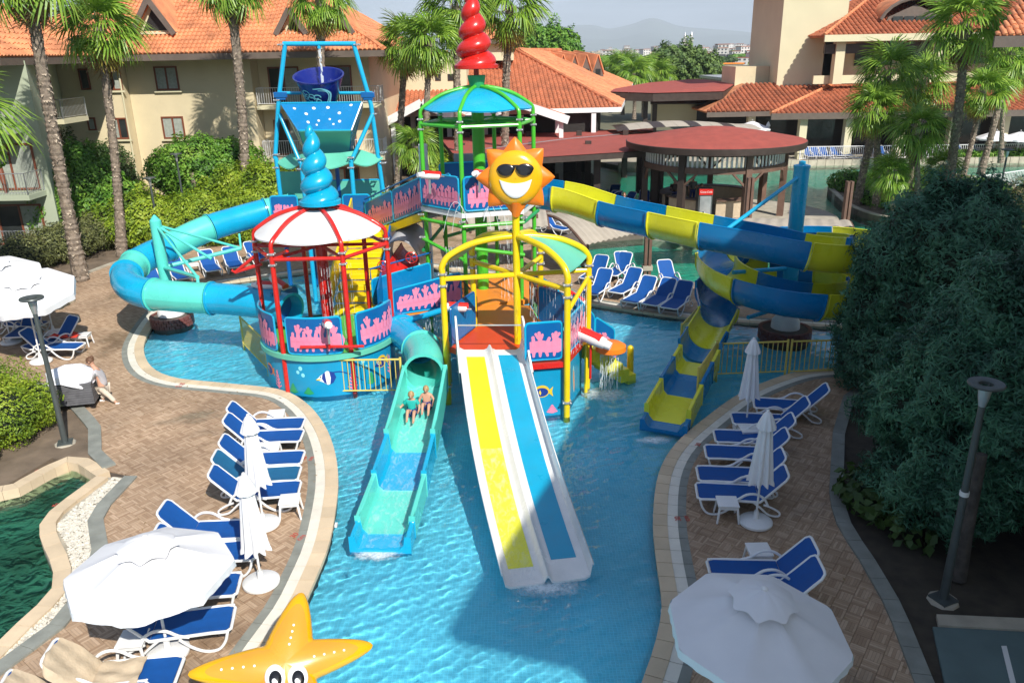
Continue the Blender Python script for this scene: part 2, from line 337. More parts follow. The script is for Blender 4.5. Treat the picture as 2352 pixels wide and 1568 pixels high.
def poolfloor(name, ca, cb_, scale):
    m, t, b = new_mat(name); N = t.nodes.new; K = t.links.new
    g = N('ShaderNodeNewGeometry'); br = N('ShaderNodeTexBrick'); br.offset = 0; br.inputs['Scale'].default_value = scale
    br.inputs['Color1'].default_value = (*ca, 1); br.inputs['Color2'].default_value = (*cb_, 1); br.inputs['Mortar'].default_value = (*[min(1, c*1.25+.03) for c in ca], 1)
    br.inputs['Mortar Size'].default_value = .03; br.inputs['Brick Width'].default_value = .5; br.inputs['Row Height'].default_value = .5
    K(g.outputs['Position'], br.inputs['Vector']); no = N('ShaderNodeTexNoise'); no.inputs['Scale'].default_value = .5; no.inputs['Detail'].default_value = 6; K(g.outputs['Position'], no.inputs['Vector'])
    mr = N('ShaderNodeMapRange'); mr.inputs[1].default_value = .3; mr.inputs[2].default_value = .7; mr.inputs[3].default_value = .86; mr.inputs[4].default_value = 1.1; K(no.outputs['Fac'], mr.inputs[0])
    mu = N('ShaderNodeMix'); mu.data_type = 'RGBA'; mu.blend_type = 'MULTIPLY'; mu.inputs[0].default_value = 1; K(br.outputs[0], mu.inputs[6]); K(mr.outputs[0], mu.inputs[7]); K(mu.outputs[2], b.inputs['Base Color'])
    b.inputs['Roughness'].default_value = .6
poolfloor('kidfloor', (.10, .54, .71), (.13, .60, .76), 8)
poolfloor('lagoonfloor', (.02, .34, .24), (.035, .42, .30), 2)
mat('shadesoil', (.05, .04, .028), .95, var=.4, vs_=3, bump=.6, bs=14)  # soil tone carries the shade under the conifers
mat('pondfloor', (.05, .19, .15), .9, var=.6, vs_=.7, bump=.5, bs=3)
def water(name, tint, scale, strength, detail=3, rough=.0, stretch=(1, 1, 1), ior=1.33):
    m, t, b = new_mat(name); N = t.nodes.new; K = t.links.new
    t.nodes.remove(b); o = t.nodes['Material Output']
    tr = N('ShaderNodeBsdfTransparent'); tr.inputs[0].default_value = (*tint, 1); gl = N('ShaderNodeBsdfGlossy'); gl.inputs['Roughness'].default_value = .04
    g = N('ShaderNodeNewGeometry'); mp = N('ShaderNodeMapping'); mp.inputs['Scale'].default_value = stretch; K(g.outputs['Position'], mp.inputs[0])
    no = N('ShaderNodeTexNoise'); no.inputs['Scale'].default_value = scale; no.inputs['Detail'].default_value = detail; no.inputs['Distortion'].default_value = .6
    K(mp.outputs[0], no.inputs['Vector'])
    bp = N('ShaderNodeBump'); bp.inputs['Strength'].default_value = strength; bp.inputs['Distance'].default_value = .08; K(no.outputs['Fac'], bp.inputs['Height'])
    fr = N('ShaderNodeFresnel'); fr.inputs[0].default_value = ior; K(bp.outputs[0], fr.inputs['Normal']); K(bp.outputs[0], gl.inputs['Normal'])
    ms = N('ShaderNodeMixShader'); K(fr.outputs[0], ms.inputs[0]); K(tr.outputs[0], ms.inputs[1]); K(gl.outputs[0], ms.inputs[2]); K(ms.outputs[0], o.inputs[0])
water('kidwater', (.72, .95, .98), 5, .35, stretch=(.7, 1.6, 1))
water('lagoonwater', (.8, .98, .93), 3.4, .5, stretch=(.6, 1.4, 1), ior=1.3)
water('pondwater', (.7, .9, .8), 3, .3)

def glasswater(name, tint):
    m, t, b = new_mat(name); b.inputs['Base Color'].default_value = (*tint, 1); b.inputs['Transmission Weight'].default_value = 1; b.inputs['Roughness'].default_value = 0; b.inputs['IOR'].default_value = 1.33
glasswater('kidwater', (.93, .99, 1))

def film(name):
    m, t, b = new_mat(name); N = t.nodes.new; K = t.links.new; b.inputs['Base Color'].default_value = (.85, .93, .95, 1); b.inputs['Roughness'].default_value = .12
    g = N('ShaderNodeNewGeometry'); mp = N('ShaderNodeMapping'); mp.inputs['Scale'].default_value = (1, .45, 1); K(g.outputs['Position'], mp.inputs[0]); no = N('ShaderNodeTexNoise'); no.inputs['Scale'].default_value = 8; no.inputs['Detail'].default_value = 5; no.inputs['Roughness'].default_value = .6; no.inputs['Distortion'].default_value = 1.2; K(mp.outputs[0], no.inputs['Vector'])
    mr = N('ShaderNodeMapRange'); mr.inputs[1].default_value = .48; mr.inputs[2].default_value = .72; mr.inputs[3].default_value = .03; mr.inputs[4].default_value = .26; K(no.outputs['Fac'], mr.inputs[0]); tr = N('ShaderNodeBsdfTransparent'); ms = N('ShaderNodeMixShader'); K(mr.outputs[0], ms.inputs[0]); K(tr.outputs[0], ms.inputs[1]); K(b.outputs[0], ms.inputs[2]); K(ms.outputs[0], t.nodes['Material Output'].inputs[0])
film('slidewater')
def foam(name, thr):
    m, t, b = new_mat(name); N = t.nodes.new; K = t.links.new; b.inputs['Base Color'].default_value = (.86, .93, .95, 1); b.inputs['Roughness'].default_value = .5
    uv = N('ShaderNodeUVMap'); g = N('ShaderNodeNewGeometry'); no = N('ShaderNodeTexNoise'); no.inputs['Scale'].default_value = 9; no.inputs['Detail'].default_value = 8; no.inputs['Roughness'].default_value = .75; K(g.outputs['Position'], no.inputs['Vector'])
    gr = N('ShaderNodeTexGradient'); gr.gradient_type = 'SPHERICAL'; K(uv.outputs[0], gr.inputs[0]); a = N('ShaderNodeMath'); a.operation = 'MULTIPLY'; K(gr.outputs['Fac'], a.inputs[0]); K(no.outputs['Fac'], a.inputs[1])
    mr = N('ShaderNodeMapRange'); mr.inputs[1].default_value = thr; mr.inputs[2].default_value = thr+.28; mr.inputs[4].default_value = .8; K(a.outputs[0], mr.inputs[0]); tr = N('ShaderNodeBsdfTransparent'); ms = N('ShaderNodeMixShader'); K(mr.outputs[0], ms.inputs[0]); K(tr.outputs[0], ms.inputs[1]); K(b.outputs[0], ms.inputs[2]); K(ms.outputs[0], t.nodes['Material Output'].inputs[0])
foam('foam', .2)
# ------------------------------------------------------------ ground, pools, decks
gm_ = MB(); gm_.poly([(-9000, -200, -.6), (9000, -200, -.6), (9000, 16000, -.6), (-9000, 16000, -.6)])
tag(gm_.build('ground', 'plain'), 'flat ground of grass and dry earth reaching the horizon', kind='structure')
def V2(pts, z=0): return [P(x, y, z) for x, y in pts]
SL = V2([(440, 1780), (540, 1620), (632, 1480), (690, 1395), (725, 1320), (752, 1250), (768, 1170), (774, 1100), (766, 1035), (742, 975), (700, 925), (640, 895), (520, 881), (400, 868), (345, 842), (328, 800), (342, 760), (375, 715), (425, 680), (500, 652), (620, 636), (760, 617), (900, 607), (1100, 627), (1260, 660), (1335, 692), (1430, 709), (1560, 727), (1700, 740), (1850, 748), (2000, 756), (2200, 765), (2500, 775)])
SLs = resample(crom(SL, 8), .42)
NSTART = min(range(len(SLs)), key=lambda i: (SLs[i]-SL[19]).length)
SR = V2([(2500, 830), (2200, 845), (2060, 846), (1940, 845), (1850, 851), (1780, 870), (1700, 905), (1620, 962), (1552, 1022), (1515, 1090), (1503, 1190), (1510, 1280), (1523, 1370), (1521, 1420), (1505, 1490), (1478, 1568), (1440, 1680), (1390, 1800)])
SRs = resample(crom(SR, 8), .42)
pb = MB(); pb.poly([(-16, 5, -.42), (30, 5, -.42), (30, 30.5, -.42), (1.7, 30.5, -.42), (1.7, 34.5, -.42), (-16, 34.5, -.42)])
tag(pb.build('pool_floor', 'kidfloor'), 'pale blue mosaic floor of the shallow splash pool', kind='structure')
def wave(x, y):
    z = 0
    for (kx, ky, a, ph) in WV: z = z + a*np.sin(kx*x+ky*y+ph+.6*np.sin(kx*.37*y-ky*.29*x+ph*2))
    return z
rw = random.Random(11); WV = []
for i in range(40):
    lam = rw.choice((.12, .15, .19, .23, .32, .6))*rw.uniform(.8, 1.2); th = rw.gauss(1.9, .75); WV.append((math.cos(th)*6.28/lam, math.sin(th)*6.28/lam, (.0165 if lam < .27 else .008)*lam**2*rw.uniform(.6, 1.2), rw.uniform(0, 6.28)))
def wavesheet(x0, x1, y0, y1, st, z):
    xs = np.arange(x0, x1, st); ys = np.concatenate([np.arange(y0, 17, st*.95), np.arange(17, y1, st*1.6)]); X, Y = np.meshgrid(xs, ys); Z = z+wave(X, Y); n = len(xs); m = len(ys)
    me = bpy.data.meshes.new('pool_water'); co = np.stack([X.ravel(), Y.ravel(), Z.ravel()], 1)
    idx = (np.arange(m-1)[:, None]*n+np.arange(n-1)[None]).ravel(); xx = X.ravel()[idx]; yy = Y.ravel()[idx]; 
    keep = ((yy < 30.3) | (xx < 1.6)) & ((xx < 6) | (yy > 15)); rim = [(p.x, p.y) for p in offset(SLs, .12)]+[(p.x, p.y) for p in offset(SRs, .12)]; ins = np.zeros(len(idx), bool)
    for i in range(len(rim)):
        (xa, ya), (xb, yb) = rim[i], rim[i-1]
        if ya != yb: ins ^= ((ya > yy) != (yb > yy)) & (xx < (xb-xa)*(yy-ya)/(yb-ya)+xa)
    idx = idx[keep & ins];
    quads = np.stack([idx, idx+1, idx+n+1, idx+n], 1); used, invq = np.unique(quads.ravel(), return_inverse=True); me.vertices.add(len(used)); me.vertices.foreach_set('co', co[used].ravel()); q = invq.reshape(-1, 4); k = len(q)
    me.loops.add(4*k); me.loops.foreach_set('vertex_index', q.ravel().astype(np.int32)); me.polygons.add(k); me.polygons.foreach_set('loop_start', np.arange(0, 4*k, 4)); me.polygons.foreach_set('loop_total', np.full(k, 4)); me.update(calc_edges=True); me.polygons.foreach_set('use_smooth', [True]*k)
    me.materials.append(MATS['kidwater']); return link('pool_water', me)
pw = wavesheet(-13.5, 20, 6, 34, .036, -.07)
tag(pw, 'rippled turquoise water of the shallow splash pool', kind='structure')
lb = MB(); lb.poly([(1.8, 30.8, -.56), (75, 30.8, -.56), (75, 76, -.56), (1.8, 76, -.56)]); tag(lb.build('lagoon_floor', 'lagoonfloor'), 'green blue floor of the large pool', kind='structure')
lb = MB(); lb.poly([(1.82, 30.9, -.22), (74, 30.9, -.22), (74, 75, -.22), (1.82, 75, -.22)]); tag(lb.build('lagoon_water', 'lagoonwater'), 'wind rippled green water of the large pool', kind='structure')
# deck outlines
bedL = V2([(-900, 800), (60, 885), (150, 925), (203, 985), (203, 1045), (236, 1078), (316, 1095)])
pondE = V2([(316, 1095), (236, 1181), (250, 1257), (228, 1340), (150, 1440), (0, 1553), (-300, 1750)])
hedgeE = V2([(640, 528), (520, 556), (430, 575), (330, 585), (252, 606), (108, 662), (-100, 740), (-900, 800)])
lagE = [Vector(p) for p in ((20, 30.9, 0), (12, 31.2, 0), (7, 31.4, 0), (4.2, 32.6, 0), (2.6, 34.5, 0), (2.2, 38, 0), (4, 43, 0), (6, 50, 0), (6.5, 62, 0), (6.5, 76, 0), (-7, 76, 0), (-8.5, 42, 0))]
deckpoly = SLs + lagE + [P(640, 500)] + hedgeE + bedL[1:] + pondE[1:] + [P(100, 1900)]
def deck(name, poly, label, holes=None):
    b = MB(); b.prism(poly, -.58, -.035); return tag(b.build(name, 'grout', smooth=0), label, kind='structure')
deckL = deck('left_deck', deckpoly, 'brown wood-look paved sun deck left of and behind the splash pool')
kerbR = V2([(2200, 1700), (2142, 1564), (2075, 1400), (2010, 1290), (1958, 1215), (1936, 1150), (1940, 1000), (1965, 905), (2100, 890), (2500, 880)])
deckR = deck('right_deck', SRs+kerbR, 'shaded brown wood-look paved sun deck right of the splash pool')
# coping stones, gutter, band
def edging(path, dk, i0, i1, sgn):
    a0 = path; a1 = offset(path, sgn*.26); a2 = offset(path, sgn*.47); a3 = offset(path, sgn*.64)
    st = []; 
    for k in range(i0, i1-1):
        for nm, m, A, B, z in (('coping_stone', 'coping', a0, a1, .012), ('gutter_grate', 'gutter', a1, a2, .0), ('border_stone', 'greystone', a2, a3, .004)):
            b = MB(); g = .006
            q = [A[k].lerp(A[k+1], g*2), A[k].lerp(A[k+1], 1-g*2), B[k].lerp(B[k+1], 1-g*2), B[k].lerp(B[k+1], g*2)]
            c = sum(q, Vector())/4; q = [p + (c-p)*.012 for p in q]
            if nm == 'coping_stone': q[0] = q[0]+(A[k]-B[k]).normalized()*.03; q[1] = q[1]+(A[k]-B[k]).normalized()*.03
            b.prism(q, -.09 if nm == 'coping_stone' else -.034, z)
            b.build(nm, m, dk, smooth=0)
    return a3
bandL = edging(SLs, deckL, 0, len(SLs), 1); bandR = edging(SRs, deckR, 0, len(SRs), 1)
# paving tiles
def clip(poly, n_, d_):
    res = []
    for i in range(len(poly)):
        a = poly[i]; b = poly[(i+1) % len(poly)]; da = a[0]*n_[0]+a[1]*n_[1]-d_; db = b[0]*n_[0]+b[1]*n_[1]-d_
        if da <= 0: res.append(a)
        if (da < 0 < db) or (db < 0 < da): t = da/(da-db); res.append((a[0]+(b[0]-a[0])*t, a[1]+(b[1]-a[1])*t))
    return res
def inside(p, poly):
    c = False; n = len(poly); x, y = p
    for i in range(n):
        a = poly[i]; b = poly[i-1]
        if (a[1] > y) != (b[1] > y) and x < (b[0]-a[0])*(y-a[1])/(b[1]-a[1])+a[0]: c = not c
    return c
def inview(p, m=60):
    d = Vector(p)-Vector((0, 0, CAMH)); z = d.dot(fw)
    if z <= .5: return False
    x = 1176+FOC*d.dot(rt)/z; y = 784-FOC*d.dot(up)/z
    return -m < x < 2352+m and -m < y < 1568+m
TS = .25
def tiles(dk, poly, ang, maxd, named=300):
    A = R(ang); ux = Vector((math.cos(A), math.sin(A), 0)); uy = Vector((-math.sin(A), math.cos(A), 0))
    P2 = [((p.x*ux.x+p.y*ux.y)/TS, (p.x*uy.x+p.y*uy.y)/TS) for p in poly]
    i0 = int(min(p[0] for p in P2))-1; i1 = int(max(p[0] for p in P2))+1; j0 = int(min(p[1] for p in P2))-1; j1 = int(max(p[1] for p in P2))+1
    full = []; part = []; g = .012
    for i in range(i0, i1):
        for j in range(j0, j1):
            c = (ux*(i+.5)+uy*(j+.5))*TS
            if c.y > maxd or not inview(c): continue
            cs = [inside((i+a, j+b_), P2) for a, b_ in ((0, 0), (1, 0), (1, 1), (0, 1))]
            if all(cs): full.append((c.length, i, j))
            elif any(cs): part.append((i, j))
    full.sort()
    b = MB(); UV = []
    def tri(i, j, pts, z):
        odd = (i+j) % 2; n = len(pts); b.add([tuple((ux*x+uy*y)*TS+Vector((0, 0, z))) for x, y in pts], [tuple(range(n))])
        for x, y in pts:
            lx, ly = (x-i), (y-j); 
            if odd: lx, ly = ly, lx
            UV.append((lx*.98+.01+(i*7+j*3) % 97, ly*.98+.01+(i*5+j*11) % 89))
        b.add([tuple((ux*x+uy*y)*TS+Vector((0, 0, -.03))) for x, y in pts]+[tuple((ux*x+uy*y)*TS+Vector((0, 0, z))) for x, y in pts], [(k, (k+1) % n, n+(k+1) % n, n+k) for k in range(n)])
        UV.extend([UV[-n+k] for k in range(n)]*1); UV.extend([UV[-n+k] for k in range(n)]*1)
    rnd = random.Random(3)
    for _, i, j in full[named:]: tri(i, j, [(i+g, j+g), (i+1-g, j+g), (i+1-g, j+1-g), (i+g, j+1-g)], rnd.uniform(-.0015, .0015))
    for i, j in part:
        sq = (i+g, j+g, i+1-g, j+1-g); q = P2
        for n_, d_ in (((1, 0), sq[2]), ((-1, 0), -sq[0]), ((0, 1), sq[3]), ((0, -1), -sq[1])):
            q = clip(q, n_, d_)
            if len(q) < 3: break
        if len(q) < 3: continue
        ar = abs(sum(q[k][0]*q[(k+1) % len(q)][1]-q[(k+1) % len(q)][0]*q[k][1] for k in range(len(q)))/2)
        if ar < .01: continue
        if sum(q[k][0]*q[(k+1) % len(q)][1]-q[(k+1) % len(q)][0]*q[k][1] for k in range(len(q))) < 0: q = q[::-1]
        tri(i, j, q, 0)
    me = bpy.data.meshes.new('paving_tile'); me.from_pydata(b.v, [], b.f); me.materials.append(MATS['parquet'])
    uvl = me.uv_layers.new(name='UVMap'); li = np.zeros(len(me.loops), int); me.loops.foreach_get('vertex_index', li)
    uvl.data.foreach_set('uv', np.array(UV, float)[li].ravel()); o = link('paving_tile', me, dk); o['kind'] = 'stuff'
    bases = []
    for odd in (0, 1):
        t = MB(); h = TS*(.5-g); t.box((0, 0, -.015), (2*h, 2*h, .03)); me = bpy.data.meshes.new('paving_tile'); me.from_pydata(t.v, [], t.f); me.materials.append(MATS['parquet'])
        uvl = me.uv_layers.new(name='UVMap')
        for lp in me.loops:
            v = me.vertices[lp.vertex_index].co; lx, ly = v.x/TS*.96+.5, v.y/TS*.96+.5
            if odd: lx, ly = ly, lx
            uvl.data[lp.index].uv = (lx, ly)
        bases.append(me)
    for _, i, j in full[:named]:
        o = bpy.data.objects.new('paving_tile', bases[(i+j) % 2]); col.objects.link(o); o.parent = dk; o.location = (ux*(i+.5)+uy*(j+.5))*TS+Vector((0, 0, rnd.uniform(-.002, .002))); o.rotation_euler = (0, 0, A)
NL = 2
tiles(deckL, bandL + lagE + [P(640, 500)] + hedgeE + bedL[1:] + pondE[1:] + [P(100, 1900)], 51, 46)
tiles(deckR, bandR + kerbR, 54, 40)
# soil beds round the decks
def slabobj(name, pts, z0, z1, m, label, kind='structure'):
    b = MB(); b.prism(pts, z0, z1); return tag(b.build(name, m, smooth=0), label, kind=kind)
slabobj('garden_bed', [P(640, 500), *hedgeE[:-1], Vector((-45, 24, 0)), Vector((-60, 40, 0)), Vector((-60, 76, 0)), Vector((-7, 76, 0)), Vector((-8.5, 42, 0))], -.58, -.02, 'soil', 'planted earth bed along the hotel wall and the path')
slabobj('corner_bed', [P(-900, 805), *bedL[1:6], P(120, 1050), P(0, 1120), P(-300, 1250)], -.58, -.015, 'soil', 'bare earth bed under the bright bush by the small pond')
bR = [p+Vector((0, 0, 0)) for p in kerbR]
slabobj('conifer_bed', [*bR, P(2700, 880), P(3300, 1700)], -.58, -.03, 'shadesoil', 'earth bed under the tall conifers, coloured dark for their shade')
slabobj('grey_path', [P(2142, 1440), P(2700, 1470), P(2700, 1900), P(2240, 1900)], -.05, .015, 'greypath', 'grey paved path at the right corner below the conifer bed')
slabobj('path_line', [P(2300, 1482, .02), P(2312, 1482, .02), P(2352, 1640, .02), P(2338, 1640, .02)], .016, .02, 'whitemetal', 'thin pale line on the grey path')
slabobj('path_rim', [P(2150, 1415), P(2700, 1440), P(2700, 1470), P(2155, 1440)], -.02, .05, 'palestone', 'pale rough strip between the conifer bed and the grey path')
def kerb(name, pts, width, z1, m, label, step=.6, h=-.2, side=1, parent=None):
    root = parent or thing(name, label, 'kerb', pts[0]); path = resample(pts, step); B = offset(path, width*side)
    if parent is None: tag(root, kind='structure')
    for k in range(len(path)-1):
        b = MB(); q = [path[k].lerp(path[k+1], .01), path[k].lerp(path[k+1], .99), B[k].lerp(B[k+1], .99), B[k].lerp(B[k+1], .01)]; b.prism(q, h, z1+random.uniform(-.003, .003)); b.build('kerb_stone', m, root, smooth=0)
    return root
kerb('bed_kerb', hedgeE[:-1], .22, .06, 'palestone', 'pale stone kerb between the deck and the hedge', .8)
kerb('bed_kerb', bedL[1:6], .3, .05, 'greystone', 'grey green stone kerb round the lamp bed', .5)
kerb('bed_kerb', kerbR, .28, .05, 'greystone', 'grey stone kerb along the dark conifer bed', .6)
# small pond with pebbles, lower left
pin = V2([(-500, 1950), (-60, 1530), (60, 1413), (108, 1373), (122, 1341), (120, 1301), (100, 1257), (89, 1221), (95, 1200), (120, 1170), (160, 1140), (222, 1095)])
pout = V2([(-420, 2060), (0, 1500), (140, 1361), (168, 1320), (165, 1300), (150, 1240), (130, 1212), (133, 1200), (170, 1165), (262, 1093)])
ptop = V2([(222, 1095), (165, 1062), (120, 1080), (60, 1112), (0, 1132), (-400, 1200)])
b = MB(); b.prism([*pin, *ptop[1:], P(-900, 1300), P(-900, 2000)], -.6, -.38); tag(b.build('pond_floor', 'pondfloor'), 'dark mossy floor of the small pond', kind='structure')
b = MB(); b.poly([Vector((p.x, p.y, -.2)) for p in [*pin, *ptop[1:], P(-900, 1300), P(-900, 2000)]]); tag(b.build('pond_water', 'pondwater'), 'dark green water of the small pond', kind='structure')
kk = kerb('pond_kerb', crom(pin, 4), .3, .03, 'coping', 'beige stone rim curving between the pond and the pebbles', .5, h=-.58, side=-1)
kerb('pond_kerb', crom(ptop, 4), .3, .03, 'coping', 'beige stone rim along the far side of the pond', .32, h=-.58, side=-1)
edge = pondE[:1]+pondE[1:]
slabobj('pebble_base', [*[P(x, y) for x, y in ((262, 1090), (316, 1095), (236, 1181), (250, 1257), (228, 1340), (150, 1440), (0, 1553), (-300, 1750))], *pin], -.58, -.05, 'palestone', 'gravel bed between the pond rim and the grey kerb')
kerb('pond_kerb', pondE, .3, .04, 'greystone', 'grey stone kerb between the pebble strip and the deck', .6, side=-1)
band = [p for p in pout]; pebreg = [*pout, *[P(x, y) for x, y in ((300, 1100), (222, 1181), (235, 1257), (213, 1340), (140, 1432), (-10, 1545), (-300, 1760))][::1]]
pts = []; pe = [(p.x, p.y) for p in pebreg]; xs = [p[0] for p in pe]; ys = [p[1] for p in pe]
rg = random.Random(5)
pb2 = MB(); n_ = 0
for _ in range(60000):
    x = rg.uniform(min(xs), max(xs)); y = rg.uniform(min(ys), max(ys))
    if n_ > 3800: break
    if not inside((x, y), pe) or not inview((x, y, 0)): continue
    n_ += 1; r_ = rg.uniform(.018, .04); a = rg.uniform(0, 6.28)
    vs = [(math.cos(a+k*1.05)*r_*(1.25 if k % 3 == 0 else .9), math.sin(a+k*1.05)*r_*.85, 0) for k in range(6)]
    z = rg.uniform(-.045, -.01)
    pb2.add([(x+v[0], y+v[1], z) for v in vs]+[(x+v[0]*.55, y+v[1]*.55, z+r_*.6) for v in vs], [(k, (k+1) % 6, 6+(k+1) % 6, 6+k) for k in range(6)]+[tuple(range(6, 12))])
tag(pb2.build('pebbles', 'pebble'), 'white pebbles strewn between the pond rim and the deck', kind='stuff')
# red depth markings
def depth_mark(px, py, body, rot, s=.17):
    c = P(px, py, .014); M = Matrix.Translation(c) @ Matrix.Rotation(R(rot), 4, 'Z'); o = text_mesh('depth_mark', body, s, M, 'redpaint'); return o
for i, (px, py, rot) in enumerate(((706, 1052, 80), (684, 1231, 62), (414, 884, -8), (1567, 1190, 92), (1612, 1022, 60), (462, 1557, 50))):
    o = depth_mark(px, py, '30\ncm', rot); tag(o, ('red depth marking beside the left loungers level with the two closed parasols', 'red depth marking beside the white table and the left gutter', 'red depth marking on the deck by the round end of the pool', 'red depth marking by the right gutter beside the white table', 'red depth marking by the right gutter near the blue slide end', 'red depth marking under the tip of the yellow starfish')[i], 'marking')
o = depth_mark(140, 1155, '40 cm', 45, .15); tag(o, 'red depth marking on the beige pond rim beside the pebbles', 'marking')
o = depth_mark(100, 1078, '40 cm', 18, .15); tag(o, 'red depth marking on the far beige rim of the pond', 'marking')
o = depth_mark(10, 1475, '40 cm', 40, .17); tag(o, 'red depth marking on the pond rim at the left edge', 'marking')
# far terrace in front of the right hotel, lounger deck on the bar island
b = MB(); b.prism([(9, 66.5), (80, 64), (80, 90), (6, 90), (6, 72)], -.58, .02); tag(b.build('far_terrace', 'palestone', smooth=0), 'pale terrace along the far side of the large pool', kind='structure')
tw = thing('terrace_wall', 'low rough stone wall between the large pool and the far terrace', 'wall', (9, 66.4, 0))
rg = random.Random(9)
for k in range(95):
    x0 = 9+k*.7; y0 = 66.5-2.5*(x0-9)/71; z_ = rg.uniform(.2, .3); MB().box((x0+.35, y0-.12, -.05), (.68, .26, .62+rg.uniform(-.02, .02))).build('wall_stone', 'rock', tw, smooth=0)
isl = [Vector((11.5+6.2*math.cos(a)*1.1, 44.8+6*math.sin(a), 0)) for a in np.linspace(0, 2*math.pi, 40)[:-1]]
b = MB(); b.prism(isl, -.9, .03); tag(b.build('bar_island', 'palestone', smooth=0), 'round paved island under the pool bar', kind='structure')
b = MB(); b.prism([(1.5, 39), (9, 41), (9, 49), (1.5, 49)], -.9, .024); tag(b.build('bar_walk', 'grout', smooth=0), 'paved way from the shaded hall to the pool bar', kind='structure')  # dark grout colour stands in for shade on this paving

rg = random.Random(12); q = MB(); n_ = 0
for _ in range(4000):
    x = rg.uniform(-14, 9); y = rg.uniform(8, 30)
    if n_ > 420: break
    if not (inside((x, y), [(p.x, p.y) for p in bandR+kerbR]) or (x < -4.5 and inside((x, y), [(p.x, p.y) for p in deckpoly]))) or rg.random() < .3: continue
    n_ += 1; a = rg.uniform(0, 6.28); l = rg.uniform(.02, .05); c = Vector((x, y, .012)); u_ = Vector((math.cos(a), math.sin(a), rg.uniform(0, .3)))*l; v_ = Vector((-math.sin(a), math.cos(a), 0))*l*.4
    q.add([c-u_, c+v_, c+u_, c-v_], [(0, 1, 2, 3)])
tag(q.build('fallen_leaves', 'fronddry'), 'small dry leaves scattered over the decks', kind='stuff')
# ------------------------------------------------------------ tiled roofs
def roof_plane(root, pts, m='rooftile', w_=.26, th=.14, name='roof', fascia='fascia', tiles_=True, eave_i=0, rows=.42):
    """pts: planar polygon, edge eave_i -> eave_i+1 is the eave. Adds the deck, then rows of barrel tiles running up the slope"""
    pts = [Vector(p) for p in pts]; a = pts[eave_i]; b = pts[(eave_i+1) % len(pts)]
    n = Vector((0, 0, 0))
    for i in range(len(pts)): n += (pts[i]-pts[0]).cross(pts[(i+1) % len(pts)]-pts[0])
    n.normalize()
    if n.z < 0: n = -n
    ux = (b-a).normalized(); uy = n.cross(ux).normalized()
    if uy.z < 0: uy = -uy
    q = MB(); pl = pts if n.dot((pts[1]-pts[0]).cross(pts[2]-pts[0])) > 0 else pts[::-1]
    q.slab(pl, th, 0); rf = q.build(name, m, root, smooth=0)
    if not tiles_: return rf
    P2 = [((p-a).dot(ux), (p-a).dot(uy)) for p in pts]
    x0 = min(p[0] for p in P2); x1 = max(p[0] for p in P2); t = MB(); x = x0+w_/2; rr = w_*.36
    while x < x1:
        cr_ = sorted(P2[i][1]+(x-P2[i][0])/(P2[i-1][0]-P2[i][0])*(P2[i-1][1]-P2[i][1]) for i in range(len(P2)) if (P2[i][0] > x) != (P2[i-1][0] > x))
        for s0, s1 in zip(cr_[::2], cr_[1::2]):
            if s1-s0 < .1: continue
            k = max(1, int((s1-s0)/rows)); 
            for j in range(k):
                y0 = s0+(s1-s0)*j/k - (.07 if j == 0 else .03); y1 = s0+(s1-s0)*(j+1)/k; vs = []
                jx = random.uniform(-.008, .008)
                for yy, r_, zz in ((y0, rr*1.1, .05), (y1, rr*.9, .02)):
                    for ang in (175, 125, 90, 55, 5): vs.append(a+ux*(x+jx+r_*math.cos(R(ang)))+uy*yy+n*(zz+r_*.8*math.sin(R(ang))))
                t.add(vs, [(i+1, i, i+5, i+6) for i in range(4)]+[(0, 1, 2, 3, 4)])
        x += w_
    o = t.build('roof_tile', m, rf, smooth=50); o['kind'] = 'stuff'; return rf
def ridge(root, a, b, m='rooftile', r_=.14): 
    q = MB(); a = Vector(a); b = Vector(b); L_ = (b-a).length; k = max(1, int(L_/.45))
    for i in range(k): q.tube([a.lerp(b, i/k), a.lerp(b, (i+1.05)/k)], [r_*1.12, r_*.95], 7)
    o = q.build('ridge_cap', m, root); o['kind'] = 'stuff'; return o
def hip_roof(root, x0, x1, y0, y1, ze, zr, m='rooftile', **k):
    """rectangular hip roof with the ridge along the longer side"""
    d = (y1-y0)/2; w_ = (x1-x0)/2
    if w_ >= d: A = Vector((x0+d, (y0+y1)/2, zr)); B = Vector((x1-d, (y0+y1)/2, zr))
    else: A = Vector(((x0+x1)/2, y0+w_, zr)); B = Vector(((x0+x1)/2, y1-w_, zr))
    c = [Vector((x0, y0, ze)), Vector((x1, y0, ze)), Vector((x1, y1, ze)), Vector((x0, y1, ze))]
    if w_ >= d: planes = [[c[0], c[1], B, A], [c[1], c[2], B], [c[2], c[3], A, B], [c[3], c[0], A]]
    else: planes = [[c[0], c[1], A], [c[1], c[2], B, A], [c[2], c[3], B], [c[3], c[0], A, B]]
    for i, p in enumerate(planes):
        if i == 2: roof_plane(root, p, m, tiles_=False)
        else: roof_plane(root, p, m, **k)
    for a, b in ((c[0], A), (c[1], B if w_ >= d else A), (A, B), (c[2], B)): ridge(root, a+Vector((0, 0, .05)), b+Vector((0, 0, .05)), m)
    f = MB()
    for a, b in ((0, 1), (1, 2), (2, 3), (3, 0)): f.beam(c[a]-Vector((0, 0, .22)), c[b]-Vector((0, 0, .22)), .1, .34)
    f.build('fascia', 'fascia', root, smooth=0)
    s = MB(); s.poly([p-Vector((0, 0, .3)) for p in c][::-1]); s.build('soffit', 'fascia', root, smooth=0)
